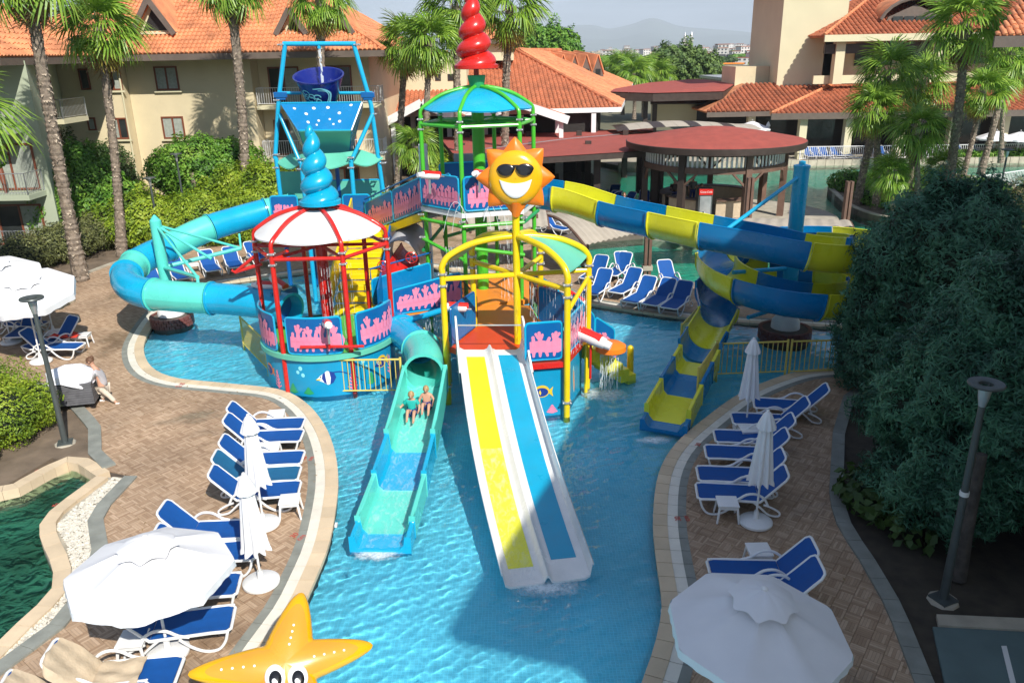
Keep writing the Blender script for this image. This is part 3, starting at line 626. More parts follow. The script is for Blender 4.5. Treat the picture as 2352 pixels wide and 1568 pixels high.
# windows as parts: o = lower left corner, u = direction along the wall, n = outward normal
def window(root, o, u, n, w_, h, panes=2, sill=True, glass='curtain', frame='shutter', trim=True):
    o = Vector(o); u = Vector(u).normalized(); n = Vector(n).normalized(); z = Vector((0, 0, 1)); f = MB(); t = .09
    def bar(a, b_, c, d, dep, off, mb): # rect a..b along u, c..d along z
        p = [o+u*a+z*c, o+u*b_+z*c, o+u*b_+z*d, o+u*a+z*d]; mb.slab([q+n*(off+dep) for q in (p if u.cross(z).dot(n) > 0 else p[::-1])], dep)
    bar(0, w_, 0, t, .07, .0, f); bar(0, w_, h-t, h, .07, .0, f); bar(0, t, t, h-t, .07, .0, f); bar(w_-t, w_, t, h-t, .07, .0, f)
    for k in range(1, panes): x = w_*k/panes; bar(x-t/2, x+t/2, t, h-t, .06, .0, f)
    win = f.build('window', frame, root, smooth=0)
    for k in range(panes):
        g = MB(); a = w_*k/panes; bar(a+t*.6, w_*(k+1)/panes-t*.6, t*.8, h-t*.8, .02, .005, g); g.build('pane', glass if (k+int(o.x*7)) % 3 else 'glassdark', win, smooth=0)
    if sill: g = MB(); bar(-.12, w_+.12, -.12, -.02, .14, 0, g); g.build('sill', 'stuccopale', win, smooth=0)
    return win
def railing(root, path, h=1.0, m='whitemetal', step=.14, name='railing', r_=.012, rail=.022):
    q = MB(); path = [Vector(p) for p in path]; up_ = Vector((0, 0, h))
    for a, b in zip(path, path[1:]):
        q.tube([a+up_, b+up_], rail, 6); q.tube([a+Vector((0, 0, .1)), b+Vector((0, 0, .1))], rail*.8, 5); k = max(1, int((b-a).length/step))
        for i in range(k+1):
            p = a.lerp(b, i/k); q.tube([p+Vector((0, 0, .1)), p+up_], r_, 4, caps=False)
        for p in (a, b): q.tube([p, p+up_], rail*1.4, 6)
    return q.build(name, m, root)
def balcony(root, x0, x1, y0, y1, z, m='whitemetal', slab='stuccopale'):
    b = MB(); b.box(((x0+x1)/2, (y0+y1)/2, z-.12), (x1-x0, y1-y0, .24)); s = b.build('balcony', slab, root, smooth=0)
    railing(s, [(x0+.06, y1, z), (x0+.06, y0+.06, z), (x1-.06, y0+.06, z), (x1-.06, y1, z)], 1.0, m)
    return s
def wallbox(root, x0, x1, y0, y1, z0, z1, m, name='wall'):
    b = MB(); b.box(((x0+x1)/2, (y0+y1)/2, (z0+z1)/2), (x1-x0, y1-y0, z1-z0)); return b.build(name, m, root, smooth=0)
def dormer(root, x, y, z, w_, h, dep, m='rooftile', win=False, frame='fascia'):
    """gabled dormer facing the camera side (-y)"""
    d = thing('dormer', None, None, (x, y, z)); del d; 
    return None
def gable_dormer(root, x, y, z, w_, h, dep, m='rooftile', glazed=False):
    A = Vector((x, y-.35, z+h)); Bk = Vector((x, y+dep, z+h)); l = Vector((x-w_/2, y-.35, z)); r_ = Vector((x+w_/2, y-.35, z)); lb_ = l+Vector((0, dep+.35, 0)); rb = r_+Vector((0, dep+.35, 0))
    g = MB(); g.slab([l+Vector((.15, .45, 0)), r_+Vector((-.15, .45, 0)), A+Vector((0, .45, -.12))], .12); d = g.build('dormer', 'stuccopale', root, smooth=0)
    roof_plane(d, [r_, rb, Bk, A], m, rows=.5) if False else None
    for p in ([l, A, Bk, lb_], [A, r_, rb, Bk]):
        q = MB(); nn = (p[1]-p[0]).cross(p[2]-p[0]); q.slab(p if nn.z > 0 else p[::-1], .12); q.build('dormer_roof', m, d, smooth=0)
        # tile rows down the slope
        a, b_ = (p[0], p[3]) if p[0].z < p[1].z else (p[1], p[2]); top = (p[1], p[2]) if p[0].z < p[1].z else (p[0], p[3]); t = MB()
        k = int((b_-a).length/.26); n2 = nn.normalized()*(1 if nn.z > 0 else -1)
        for i in range(k): u_ = (i+.5)/k; t.tube([a.lerp(b_, u_)+n2*.05, top[0].lerp(top[1], u_)+n2*.05], .08, 5)
        o = t.build('roof_tile', m, d); o['kind'] = 'stuff'
    f = MB(); f.beam(l+Vector((0, -.04, -.1)), A+Vector((0, -.04, -.1)), .1, .3); f.beam(A+Vector((0, -.045, -.1)), r_+Vector((0, -.045, -.1)), .1, .3); f.build('bargeboard', 'fascia', d, smooth=0)
    s = MB(); s.box((x, y+.1, z-.02), (w_+.1, .5, .1)); s.build('ledge', 'stuccopale', d, smooth=0)
    g = MB(); g.slab([l+Vector((.55, .43, .12)), r_+Vector((-.55, .43, .12)), A+Vector((0, .43, -.6))], .05); g.build('recess', 'glassdark' if glazed else 'interior', d, smooth=0)
    return d
# ------------------------------------------------------------ left hotel, main block
EZ = 9.0
H = thing('hotel_block', 'long cream hotel block with orange tiled roof, brown framed windows and balconies on the left', 'hotel', (-20, 50, 0))
wallbox(H, -22.6, -15.2, 50, 70, -.6, EZ, 'stucco'); wallbox(H, -29.5, -22.62, 49.2, 69.9, -.6, EZ, 'stucco'); wallbox(H, -15.18, -8.4, 51.4, 69.8, -.6, EZ, 'stucco')
hip_roof(H, -30.5, -7.0, 48.2, 71.5, EZ+.25, 16.2)
def PW(px, py, y): return PD(px, py, y)
for (x0, x1, yt, yb, yy, pn) in ((361, 414, 153, 208, 50, 2), (378, 428, 268, 319, 50, 2), (243, 284, 160, 208, 49.2, 2), (188, 211, 158, 207, 49.2, 1), (258, 300, 271, 320, 49.2, 2), (205, 224, 270, 300, 49.2, 1)):
    a = PD(x0, yb, yy-.01); b = PD(x1, yb, yy-.01); c = PD(x0, yt, yy-.01); window(H, a, (1, 0, 0), (0, -1, 0), b.x-a.x, c.z-a.z, pn)
for z in (0.1, 3.1, 6.2):
    balcony(H, -15.1, -7.6, 50.0, 51.39, z); 
    for x in (-14.6, -11.4): window(H, (x, 51.39, z+.02), (1, 0, 0), (0, -1, 0), 1.9, 2.15, 2, sill=False)
q = MB(); q.box((-11.9, 50.7, z-1.6), (.12, 1.3, 2.9)); q.build('balcony_divider', 'stuccopale', H, smooth=0)
for px, py, s in ((356, 72, 1.0), (672, 72, .72), (778, 70, .72)):
    p = PD(px, py+4, 49.9); gable_dormer(H, p.x, 49.9, p.z, 2.5*s, 1.9*s, 3.4)
for px in (330, 610, 870): 
    p = PD(px, 118, 49.9)
g = MB(); g.tube([(-22.62, 49.1, 0), (-22.62, 49.1, EZ)], .05, 8); g.build('downpipe', 'stuccopale', H)
# left wing, nearer, in shade
W_ = thing('hotel_wing', 'nearer hotel wing with stacked balconies at the left edge, in tree shade', 'hotel', (-28, 38, 0))
b = MB(); b.prism([(-44, 39.2), (-22.3, 39.2), (-26.2, 49.1), (-44, 49.1)], -.6, EZ); b.build('wall', 'stuccoshade', W_, smooth=0); hip_roof(W_, -45, -22.4, 37.4, 48.0, EZ+.2, 12.9)
for (z, xa, xb) in ((.35, -30, -22.5), (3.05, -26.2, -22.6), (6.05, -29, -23.0)): balcony(W_, xa, xb, 37.7, 39.19, z, 'galv', 'stuccoshade')
for (z, xx, w_, h) in ((.4, -26.3, 3.3, 2.0), (3.1, -25.2, 2.4, 2.2), (6.1, -26.7, 2.7, 2.2), (3.1, -30.3, 2.0, 2.1), (.4, -30.5, 2.2, 2.1), (6.1, -31.2, 2.0, 2.1)): window(W_, (xx, 39.19, z), (1, 0, 0), (0, -1, 0), w_, h, 3 if w_ > 3 else 2, sill=False)
for z in (3.05, 6.05): balcony(W_, -25.2, -23.4, 43.6, 46.2, z, 'galv'); window(W_, (-23.95, 43.4, z+.05), (-3.9, 9.9, 0), (9.9, 3.9, 0), 2.2, 2.1, 2, sill=False)
# chairs and tables on the balconies would be too small; folded parasol on the middle balcony
t = thing('balcony_parasol', 'folded dark red parasol leaning on the middle balcony of the left wing', 'parasol', (-24.0, 38.3, 3.05))
MB().tube([(-24.0, 38.3, 3.05), (-24.15, 38.5, 4.0), (-24.3, 38.7, 5.1)], [.05, .14, .05], 10).build('canopy', 'shutter', t)
MB().tube([(-24.3, 38.7, 5.1), (-24.34, 38.76, 5.3)], .02, 6).build('pole', 'whitemetal', t)
# ------------------------------------------------------------ hotel the camera hovers beside (throws the big shadow), outside the frame
SH = 14.5; cot = 1/math.tan(R(SUN_EL)); offx = -math.sin(R(SUN_AZ))*SH*cot; offy = math.cos(R(SUN_AZ))*SH*cot
tip = P(1042, 1442); c0 = Vector((tip.x-offx, tip.y-offy, 0)); e1 = (P(1480, 720)-tip).normalized(); e2 = (P(1420, 1550)-tip).normalized()
e2 = Vector((e1.y, -e1.x, 0))
S = thing('near_hotel', 'tall hotel wing just outside the frame on the right whose roof shades the pool', 'hotel', c0)
L1, L2 = 20.5, 22
corner = [c0, c0+e1*L1, c0+e1*L1+e2*L2, c0+e2*L2]
b = MB(); inn = [c0+e1*1+e2*1, c0+e1*(L1-1)+e2*1, c0+e1*(L1-1)+e2*(L2-1), c0+e1*1+e2*(L2-1)]; b.prism(inn, -.6, SH-.3); b.build('wall', 'stucco', S, smooth=0)
b = MB(); b.prism(corner, SH-.3, SH); b.build('eave', 'fascia', S, smooth=0)
apx = (corner[0]+corner[2])/2
# ------------------------------------------------------------ restaurant with wide orange roof, centre back
B_ = thing('restaurant', 'low restaurant with broad orange tiled roof and white porch gables behind the palms', 'restaurant', (0, 66, 0))
FR = PD(1424, 247, 63); BR = PD(1452, 192, 100); R1 = PD(1186, 117, 76); R2 = PD(1288, 116, 96)
FL = Vector((-13, 62, FR.z)); 
roof_plane(B_, [FL, FR, R1, Vector((-8, 76, R1.z))], 'rooftiledark', w_=.34); roof_plane(B_, [FR, BR, R2, R1], 'rooftile', w_=.34)
ridge(B_, FR+Vector((0, 0, .06)), R1+Vector((0, 0, .06)), 'rooftiledark', .16); ridge(B_, R1+Vector((0, 0, .06)), R2+Vector((0, 0, .06)), 'rooftile', .16)
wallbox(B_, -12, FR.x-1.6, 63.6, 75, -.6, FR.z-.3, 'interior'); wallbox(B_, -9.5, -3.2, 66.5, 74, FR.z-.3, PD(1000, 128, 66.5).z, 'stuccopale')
for px in (1006, 1035): a = PD(px, 178, 66.49); q = MB(); q.box((a.x, 66.48, a.z), (.45, .06, .5)); q.build('window', 'interior', B_, smooth=0)
tz = PD(1000, 128, 66.5).z
hip_roof(B_, -4.6, 1.0, 70.0, 78, tz+1.2, tz+3.2, 'rooftile', w_=.34); wallbox(B_, -4.2, .6, 70.6, 77, tz-.5, tz+1.0, 'stuccopale')
def porch(xl, xr, xc, y, ze, zp, dep, m='rooftile'):
    for s in (0, 1):
        p = [Vector((xl, y, ze)), Vector((xc, y, zp)), Vector((xc, y+dep, zp)), Vector((xl, y+dep, ze))] if s == 0 else [Vector((xr, y, ze)), Vector((xr, y+dep, ze)), Vector((xc, y+dep, zp)), Vector((xc, y, zp))]
        roof_plane(B_, p[::-1] if s == 0 else p, m, eave_i=3 if False else 0, tiles_=False)
        a, b_ = (p[0], p[1]) if s == 0 else (p[0], p[3]); f = MB(); f.beam(a+Vector((0, -.1, -.12)), b_+Vector((0, -.1, -.12)), .12, .55); f.build('bargeboard', 'white', B_, smooth=0)
    for x in (xl+.5, xr-.5): MB().box((x, y+.4, ze/2-.3), (.3, .3, ze+.2)).build('porch_post', 'white', B_, smooth=0)
a = PD(884, 278, 58); b_ = PD(1062, 268, 58); c_ = PD(968, 232, 58); porch(a.x, b_.x, c_.x, 58, a.z, c_.z, 8)
a = PD(1110, 245, 58); b_ = PD(1306, 272, 58); c_ = PD(1190, 233, 58); 
porch(a.x-1, b_.x, c_.x, 58, b_.z, c_.z, 8, 'rooftiledark')
for x in np.linspace(-10, FR.x-2, 7): MB().box((x, 63.0, FR.z/2-.4), (.35, .35, FR.z)).build('column', 'white', B_, smooth=0)
f = MB(); f.beam(FL+Vector((0, -.05, -.15)), FR+Vector((0, -.05, -.15)), .12, .35); f.beam(FR+Vector((.05, 0, -.15)), BR+Vector((.05, 0, -.15)), .12, .35); f.build('fascia', 'white', B_, smooth=0)
# four little dormers on the right slope
nR = (BR-FR).cross(R1-FR).normalized()
for i, px in enumerate((1291, 1317, 1343, 1369)):
    p = PD(px, 168, 88); c = Vector((p.x, 86+i*.01, p.z)); d = MB(); w_ = 1.15; h = 1.75
    d.slab([c+Vector((-w_/2, 0, -.3)), c+Vector((w_/2, 0, -.3)), c+Vector((w_/2-.15, 0, h*.35)), c+Vector((0, 0, h)), c+Vector((-w_/2+.15, 0, h*.35))], .3); dd = d.build('dormer', 'fascia', B_, smooth=0)
    q = MB(); q.box(c+Vector((0, -.03, .15)), (.5, .04, .6)); q.build('pane', 'glassdark', dd, smooth=0)
    for s in (-1, 1):
        q = MB(); p_ = [c+Vector((0, -.15, h+.05)), c+Vector((s*w_*.56, -.15, -.1)), c+Vector((s*w_*.56-2.2, 3, -.1+.6)), c+Vector((-2.2, 3, h+.5))]; q.slab(p_ if s < 0 else p_[::-1], .1); q.build('dormer_roof', 'rooftile', dd, smooth=0)
q = MB(); a = PD(1252, 137, 88); bq = PD(1376, 134, 90); q.slab([PD(1275, 160, 87), PD(1300, 162, 87), PD(1372, 137, 90), PD(1254, 137, 90)], .1); q.build('dormer_roof', 'rooftiledark', B_, smooth=0)
# ------------------------------------------------------------ long red roofed hall and the round pool bar
def redroof(name, label, pts, th, posts, pz, m='redshingle', cat='pavilion'):
    c = sum((Vector(p) for p in pts), Vector())/len(pts); t = thing(name, label, cat, (c.x, c.y, 0))
    q = MB(); k = len(pts); pts = [Vector(p) for p in pts]
    q.add(pts+[p-Vector((0, 0, th)) for p in pts], [tuple(range(k))], 0); q.build('roof', m, t, smooth=0)
    q = MB(); q.add([p-Vector((0, 0, th*.1)) for p in pts]+[p-Vector((0, 0, th)) for p in pts], [(i, k+i, k+(i+1) % k, (i+1) % k) for i in range(k)]+[tuple(range(2*k-1, k-1, -1))], 0); q.build('fascia', 'darkwood', t, smooth=0)
    for (x, y) in posts: MB().box((x, y, pz/2), (.38, .38, pz)).build('post', 'darkwood', t, smooth=0)
    return t
a = PD(1040, 352, 46); b_ = PD(1500, 345, 46); c = PD(1500, 296, 66); d = PD(1236, 302, 66); e = PD(1010, 316, 60)
hall = redroof('shade_hall', 'long open hall with flat dark red shingle roof behind the play tower', [a, PD(1230, 362, 45), b_, c, d, e], .35, [(x, y) for x in (-3, 1.5, 5.2, 8.6) for y in (47.5, 53, 60)], a.z-.2)
q = MB(); q.tube([a.lerp(c, .1)+Vector((0, 0, .03)), a.lerp(c, .5)+Vector((0, 0, .03)), c+Vector((-1, -3, .05))], .03, 5); q.build('roof_cable', 'galv', hall)
c = Vector((11.7, 46.2, 0)); bar = thing('pool_bar', 'round pool bar with shallow red cone roof, dark beams and white slat ring', 'bar', c)
zr = PD(1650, 342, 41.6).z; za = PD(1650, 290, 46).z; RR = 4.95
MB().lathe([(RR, zr), (RR*.6, zr+(za-zr)*.5), (RR*.25, zr+(za-zr)*.86), (.02, za)], 56, c).build('roof', 'redshingle', bar, smooth=60)
MB().lathe([(RR-.1, zr-.38), (RR+.02, zr-.34), (RR+.04, zr-.02), (RR, zr), (RR-.1, zr-.06)], 56, c).build('fascia', 'darkwood', bar)
MB().lathe([(RR-.12, zr-.3), (3.9, zr-.34), (.1, zr-.1)], 40, c).build('ceiling', 'darkwood', bar)
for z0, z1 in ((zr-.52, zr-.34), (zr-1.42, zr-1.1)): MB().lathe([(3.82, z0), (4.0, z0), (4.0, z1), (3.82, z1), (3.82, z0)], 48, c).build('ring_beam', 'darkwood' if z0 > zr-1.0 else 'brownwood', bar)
for k in range(96):
    a_ = 2*math.pi*k/96; MB().box(c+Vector((3.9*math.cos(a_), 3.9*math.sin(a_), zr-.81)), (.05, .11, .58), rz=a_).build('slat', 'white', bar, smooth=0)
for k in range(7):
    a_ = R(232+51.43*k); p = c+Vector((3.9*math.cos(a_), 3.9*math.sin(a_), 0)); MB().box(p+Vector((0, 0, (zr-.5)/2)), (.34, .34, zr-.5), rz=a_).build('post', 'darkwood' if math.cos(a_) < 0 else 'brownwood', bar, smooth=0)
    for s in (-1, 1):
        tdir = Vector((-math.sin(a_), math.cos(a_), 0))*s; q = MB(); q.beam(p+Vector((0, 0, zr-2.2)), p+tdir*.85+Vector((0, 0, zr-1.4)), .11, .11); q.build('brace', 'brownwood', bar, smooth=0)
# counter, fridge, people at the bar
t = thing('bar_counter', 'round beige bar counter under the red cone roof', 'counter', c)
for a0, a1 in ((200, 250), (262, 300), (20, 190)): MB().lathe([(2.4, .03), (2.4, 1.1), (2.8, 1.1), (2.8, .03)], 12, c, a0=a0, a1=a1).build('counter_front', 'fabricbeige', t, smooth=30); MB().lathe([(2.3, 1.11), (2.3, 1.17), (2.95, 1.17), (2.95, 1.11)], 12, c, a0=a0, a1=a1).build('counter_top', 'brownwood', t, smooth=30)
fx = PD(1620, 440, 43.3); t = thing('drinks_fridge', 'drinks fridge with red header standing in the bar counter', 'fridge', (fx.x, 43.3, .03))
MB().box((fx.x, 43.45, .95), (.75, .6, 1.8)).build('cabinet', 'steelgrey', t, smooth=0); MB().box((fx.x, 43.12, 1.68), (.74, .08, .32)).build('header', 'red', t, smooth=0); MB().box((fx.x, 43.13, .8), (.6, .05, 1.3)).build('door', 'galv', t, smooth=0)
text_mesh('lettering', 'Coca-Cola', .15, Matrix.Translation((fx.x, 43.07, 1.68)) @ Matrix.Rotation(R(90), 4, 'X'), 'white', t)
# roof with dark underside further back and its lower strip with painted wall
a = PD(1378, 210, 72); b_ = PD(1500, 214, 70); c_ = PD(1662, 210, 74); d = PD(1690, 192, 80); e = PD(1600, 181, 92); f = PD(1490, 190, 92)
redroof('back_pavilion', 'angular dark red pavilion roof in front of the big green tree', [a, b_, c_, d, e, f], .7, [(8, 73), (12, 72), (19, 75), (22, 80)], 5.0)
a = PD(1494, 236, 74.5); b_ = PD(1640, 236, 76); lower = redroof('sign_wall', 'pale yellow wall with a red roof strip under the back pavilion', [a, b_, PD(1630, 222, 80), PD(1494, 222, 80)], .15, [(a.x+.5, 75), (b_.x-.5, 76.5)], a.z-.2, cat='wall')
a = PD(1496, 272, 76.4); b_ = PD(1600, 272, 76.4); z1 = PD(1500, 240, 76.4).z; MB().box(((a.x+b_.x)/2, 76.6, (z1+a.z)/2-.3), (b_.x-a.x, .3, z1-a.z+.6)).build('painted_wall', 'stuccopale', lower, smooth=0)
# striped curved awning between hall and right hotel
t = thing('striped_awning', 'low curved awning with pale and dark stripes behind the pool bar', 'awning', (12, 62, 0))
A0 = PD(1418, 302, 60); A1 = PD(1700, 282, 66)
for k in range(12):
    def fa(u, v, k=k): x = A0.x+(A1.x-A0.x)*(k+u*.98)/12; s = (k+u)/12; return Vector((x, 60+v*5, A0.z+(A1.z-A0.z)*s+.3*math.sin(math.pi*min(1, s*1.1))+.15*math.sin(math.pi*v)))
    MB().grid(fa, 3, 6).build('awning_stripe', 'canopybeige' if k % 3 else 'darkwood', t)
# ------------------------------------------------------------ right hotel
G = thing('lagoon_hotel', 'cream hotel with red barrel tile roofs and columned terrace beyond the large pool', 'hotel', (30, 74, 0))
e0 = PD(1636, 250, 68); ez = 3.75
xL = PD(1640, 252, 68).x; xR = 62
def rp(pts, **k): return roof_plane(G, pts, 'rooftilered', w_=.42, rows=.6, **k)
zt = PD(1900, 190, 77).z
xs0 = PD(1780, 262, 67).x
hipx = PD(1960, 196, 77).x
rp([Vector((xs0, 68, ez)), Vector((xR, 66, ez)), Vector((xR, 77, zt)), Vector((hipx-1.5, 77, zt))]); rp([Vector((xL, 70.5, ez+.1)), Vector((xs0+3.5, 70.5, ez+.1)), Vector((hipx, 77.5, zt)), Vector((xL+5.2, 77.5, zt))]); ridge(G, (xs0, 68, ez+.08), (hipx-1.5, 77, zt+.08))
roof_plane(G, [Vector((xL, 70.5, ez+.1)), Vector((xL+5.2, 77.5, zt)), Vector((xL+5.2, 84, zt)), Vector((xL, 90, ez))], 'rooftile', tiles_=False)
f = MB(); f.beam((xs0, 67.9, ez-.2), (xR, 65.9, ez-.2), .2, .5); f.beam((xL, 70.4, ez-.15), (xs0+1, 70.4, ez-.15), .15, .4); f.build('fascia', 'fascia', G, smooth=0)
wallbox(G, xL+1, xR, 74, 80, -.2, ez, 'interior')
for px in (1845, 1950, 2070, 2190, 2308, 1725): 
    p = PD(px+ (px-1176)*0, 300, 68.2 if px > 1780 else 71); MB().box((p.x, p.y+.3, 1.8), (.62, .62, 3.7)).build('column', 'stuccopale', G, smooth=0)
# curtain walls between columns
for k in range(9): MB().box((xs0+2+k*4.4, 73.9, 1.7), (2.6, .1, 2.6)).build('window', 'glassdark', G, smooth=0)
tx0 = PD(1797, 100, 76).x; tx1 = PD(1905, 100, 76).x; wallbox(G, tx0, tx1+1.6, 76.6, 86, 2, 14.2, 'stuccopale', 'tower'); wallbox(G, tx0-1.2, tx1+2.6, 75.6, 87, 14.2, 14.6, 'fascia', 'tower_eave')
hip_roof(G, tx0-1.4, tx1+2.8, 75.4, 87.2, 14.7, 18, 'rooftile', w_=.42)
wallbox(G, tx0-3.2, tx0-.02, 79, 84, 2, PD(1790, 190, 79).z+1.5, 'stucco')
ux0 = PD(1893, 86, 73).x; uz = PD(1900, 83, 73).z
ur = PD(2060, -8, 84)
rp([Vector((ux0, 73, uz)), Vector((55, 73, uz)), Vector((50, 84, uz+5)), Vector((ux0+10, 84, uz+5))]); ridge(G, (ux0, 73, uz+.1), (ux0+10, 84, uz+5.1))
rp([Vector((ux0, 84, uz)), Vector((ux0, 73, uz)), Vector((ux0+10, 84, uz+5))])
f = MB(); f.beam((ux0, 72.9, uz-.2), (55, 72.9, uz-.2), .2, .55); f.build('fascia', 'stuccopale', G, smooth=0)
wallbox(G, ux0+1.5, 55, 76.6, 84, zt, uz-.1, 'stucco'); 
for k in range(3): x = ux0+1.8+k*8.5; MB().box((x, 74, (zt+uz)/2), (.8, .8, uz-zt)).build('column', 'stuccopale', G, smooth=0)
q = MB(); zq = PD(1960, 112, 74).z; q.box((ux0+12, 74, zq), (23, .35, .8)); q.build('beam', 'darkwood', G, smooth=0)
for k in range(4): MB().box((ux0+6+k*4.6, 76.5, (zt+uz)/2+.4), (3.4, .1, 1.9)).build('window', 'glassdark', G, smooth=0)
q = MB(); q.box((ux0+14, 74.6, zt+.35), (28, .25, .7)); q.build('parapet', 'stuccopale', G, smooth=0)
dx = PD(2105, 40, 75); 
dd = MB(); zz = PD(2105, 64, 75.5).z
dd.slab([Vector((dx.x-2.6, 75.4, zz)), Vector((dx.x+2.6, 75.4, zz)), Vector((dx.x+2.3, 75.4, zz+.9)), Vector((dx.x, 75.4, zz+1.9)), Vector((dx.x-2.3, 75.4, zz+.9))], .2); ddo = dd.build('dormer', 'fascia', G, smooth=0)
for k in range(4): MB().box((dx.x-1.5+k, 75.28, zz+.55), (.85, .06, .8)).build('pane', 'glassdark', ddo, smooth=0)
q = MB(); arch = [Vector((dx.x+3.2*math.cos(R(a_)), 75.0, zz+.1+2.3*math.sin(R(a_)))) for a_ in range(15, 166, 15)]; q.tube(arch, .16, 6); q.build('bargeboard', 'fascia', ddo)
def fdr(u, v): a_ = R(15+150*u); return Vector((dx.x+3.15*math.cos(a_), 75.0+6*v, zz+.2+2.4*math.sin(a_)))
MB().grid(fdr, 14, 1, flip=True).build('dormer_roof', 'rooftile', ddo)
railing(G, [(PD(1836, 330, 68).x, 67.6, .05), (38, 66.9, .05), (62, 66, .05)], 1.05, 'white', .16, r_=.02, rail=.035)
# corner of another roof, upper right
K_ = thing('annex', 'corner of a tiled hotel annex cut off by the top right edge', 'building', (22, 34, 0))
ka = PD(2285, 82, 36); roof_plane(K_, [ka, Vector((ka.x+9, 34, ka.z)), Vector((ka.x+9, 40, ka.z+3.2)), Vector((ka.x+5.5, 42, ka.z+3.2))], 'rooftile'); wallbox(K_, ka.x+8, ka.x+9, 38, 44, ka.z-1.6, ka.z-.1, 'stucco'); f = MB(); f.beam(ka-Vector((0, 0, .25)), (ka.x+9, 34, ka.z-.25), .15, .45); f.build('fascia', 'fascia', K_, smooth=0)
wallbox(K_, ka.x+8.1, ka.x+8.9, 38, 43.9, -.6, ka.z-1.6, 'stucco')
# white railings by the big pool, right edge
t = thing('pool_railing', 'white metal railing by the large pool behind the conifers', 'railing', P(2220, 445))
railing(t, [P(2222, 445), P(2352, 425), P(2460, 410)], 1.0, 'white', .17, r_=.02, rail=.035)
t = thing('pool_railing', 'second white railing lower down at the right edge', 'railing', P(2310, 500))
railing(t, [P(2312, 492), P(2400, 500), P(2480, 520)], 1.0, 'white', .17, r_=.02, rail=.035)
# ------------------------------------------------------------ helpers for the water play structure
def flume(root, path, sections, r=.5, arc=(180, 360), th=.035, n=14, flange=.05, cover=None, steps=10, name='slide_section', tilt=0, rx=1.0, wall=0):
    """half-pipe or tube swept along a smooth path; each coloured section is a part of its own. sections: [(u0,u1,material)]; path = trough centre line"""
    pth = crom(path, steps); Ls = [0]
    for a, b in zip(pth, pth[1:]): Ls.append(Ls[-1]+(b-a).length)
    T = Ls[-1]
    def at(u):
        s_ = max(0, min(T, u*T)); j = 0
        while j < len(Ls)-2 and Ls[j+1] < s_: j += 1
        t = (s_-Ls[j])/max(1e-9, Ls[j+1]-Ls[j]); p = pth[j].lerp(pth[j+1], t); d = (pth[min(len(pth)-1, j+2)]-pth[max(0, j-1)]).normalized(); return p, d
    def frame(u):
        p, d = at(u); side = Vector((d.y, -d.x, 0)).normalized(); upv = side.cross(d).normalized()
        if tilt:
            c_, s_ = math.cos(R(tilt)), math.sin(R(tilt)); side, upv = side*c_+upv*s_, upv*c_-side*s_
        return p, side, upv, d
    a0, a1 = arc; full = a1-a0 >= 360
    for (u0, u1, m) in sections:
        k = max(2, int((u1-u0)*T/.3)); vs = []; prof = []
        for i in range(n+1):
            a = R(a0+(a1-a0)*i/n); prof.append((math.cos(a), math.sin(a), a))
        pi = [(c*r*rx, s_*r) for c, s_, _ in prof]; po = [(c*(r*rx+th), s_*(r+th)) for c, s_, _ in prof]
        if wall and not full: pi = [(pi[0][0], pi[0][1]+wall)]+pi+[(pi[-1][0], pi[-1][1]+wall)]; po = [(po[0][0], po[0][1]+wall)]+po+[(po[-1][0], po[-1][1]+wall)]
        m_ = len(pi); b = MB(); us = [u0+(u1-u0)*i/k for i in range(k+1)]; g = .004/T*4
        us[0] += g; us[-1] -= g
        st = []
        for idx, u in enumerate(us):
            p, sd, upv, d = frame(u); e = flange if idx in (0, len(us)-1) else 0
            st.append((p, sd, upv, 0))
            if idx == 0 and flange: st[-1] = (p, sd, upv, flange); st.append((p+d*.03, sd, upv, flange)); st.append((p+d*.032, sd, upv, 0))
            if idx == len(us)-1 and flange: st[-1] = (p-d*.032, sd, upv, 0); st.append((p-d*.03, sd, upv, flange)); st.append((p, sd, upv, flange))
        for (p, sd, upv, e) in st:
            for (x, y) in pi: vs.append(p+sd*x+upv*y)
            for (x, y) in po: f_ = 1+e/(r+th); vs.append(p+sd*x*f_+upv*y*(f_ if y < 0 or full else 1))
        W2 = 2*m_; fs = []
        for s_ in range(len(st)-1):
            A = s_*W2; B = A+W2
            for i in range(m_-1):
                fs.append((A+i, A+i+1, B+i+1, B+i)); fs.append((A+m_+i, B+m_+i, B+m_+i+1, A+m_+i+1))
            if not full: fs.append((A, B, B+m_, A+m_)); fs.append((A+m_-1, A+2*m_-1, B+2*m_-1, B+m_-1))
        for A in (0, (len(st)-1)*W2):
            for i in range(m_-1): fs.append((A+i, A+m_+i, A+m_+i+1, A+i+1))
        b.add(vs, fs); o = b.build(name, m, root, smooth=50)
        if not full: # rolled rims
            for s_, ii in ((0, 0), (1, m_-1)):
                q = MB(); q.tube([p_+sd*(pi[ii][0]+(th/2)*(1 if pi[ii][0] > 0 else -1))+upv*pi[ii][1] for p_, sd, upv, _ in [frame(u) for u in us]], th*.75, 6); q.build('rim', m, o)
    return frame
def clamp(root, p, m='galv', r_=.075):
    q = MB(); p = Vector(p); q.lathe([(r_, -.035), (r_*1.35, -.02), (r_*1.35, .02), (r_, .035)], 10, p)
    for k in range(4): a = R(45+90*k); q.ball(p+Vector((math.cos(a)*r_*1.5, math.sin(a)*r_*1.5, 0)), .03, 5)
    return q.build('clamp', m, root)
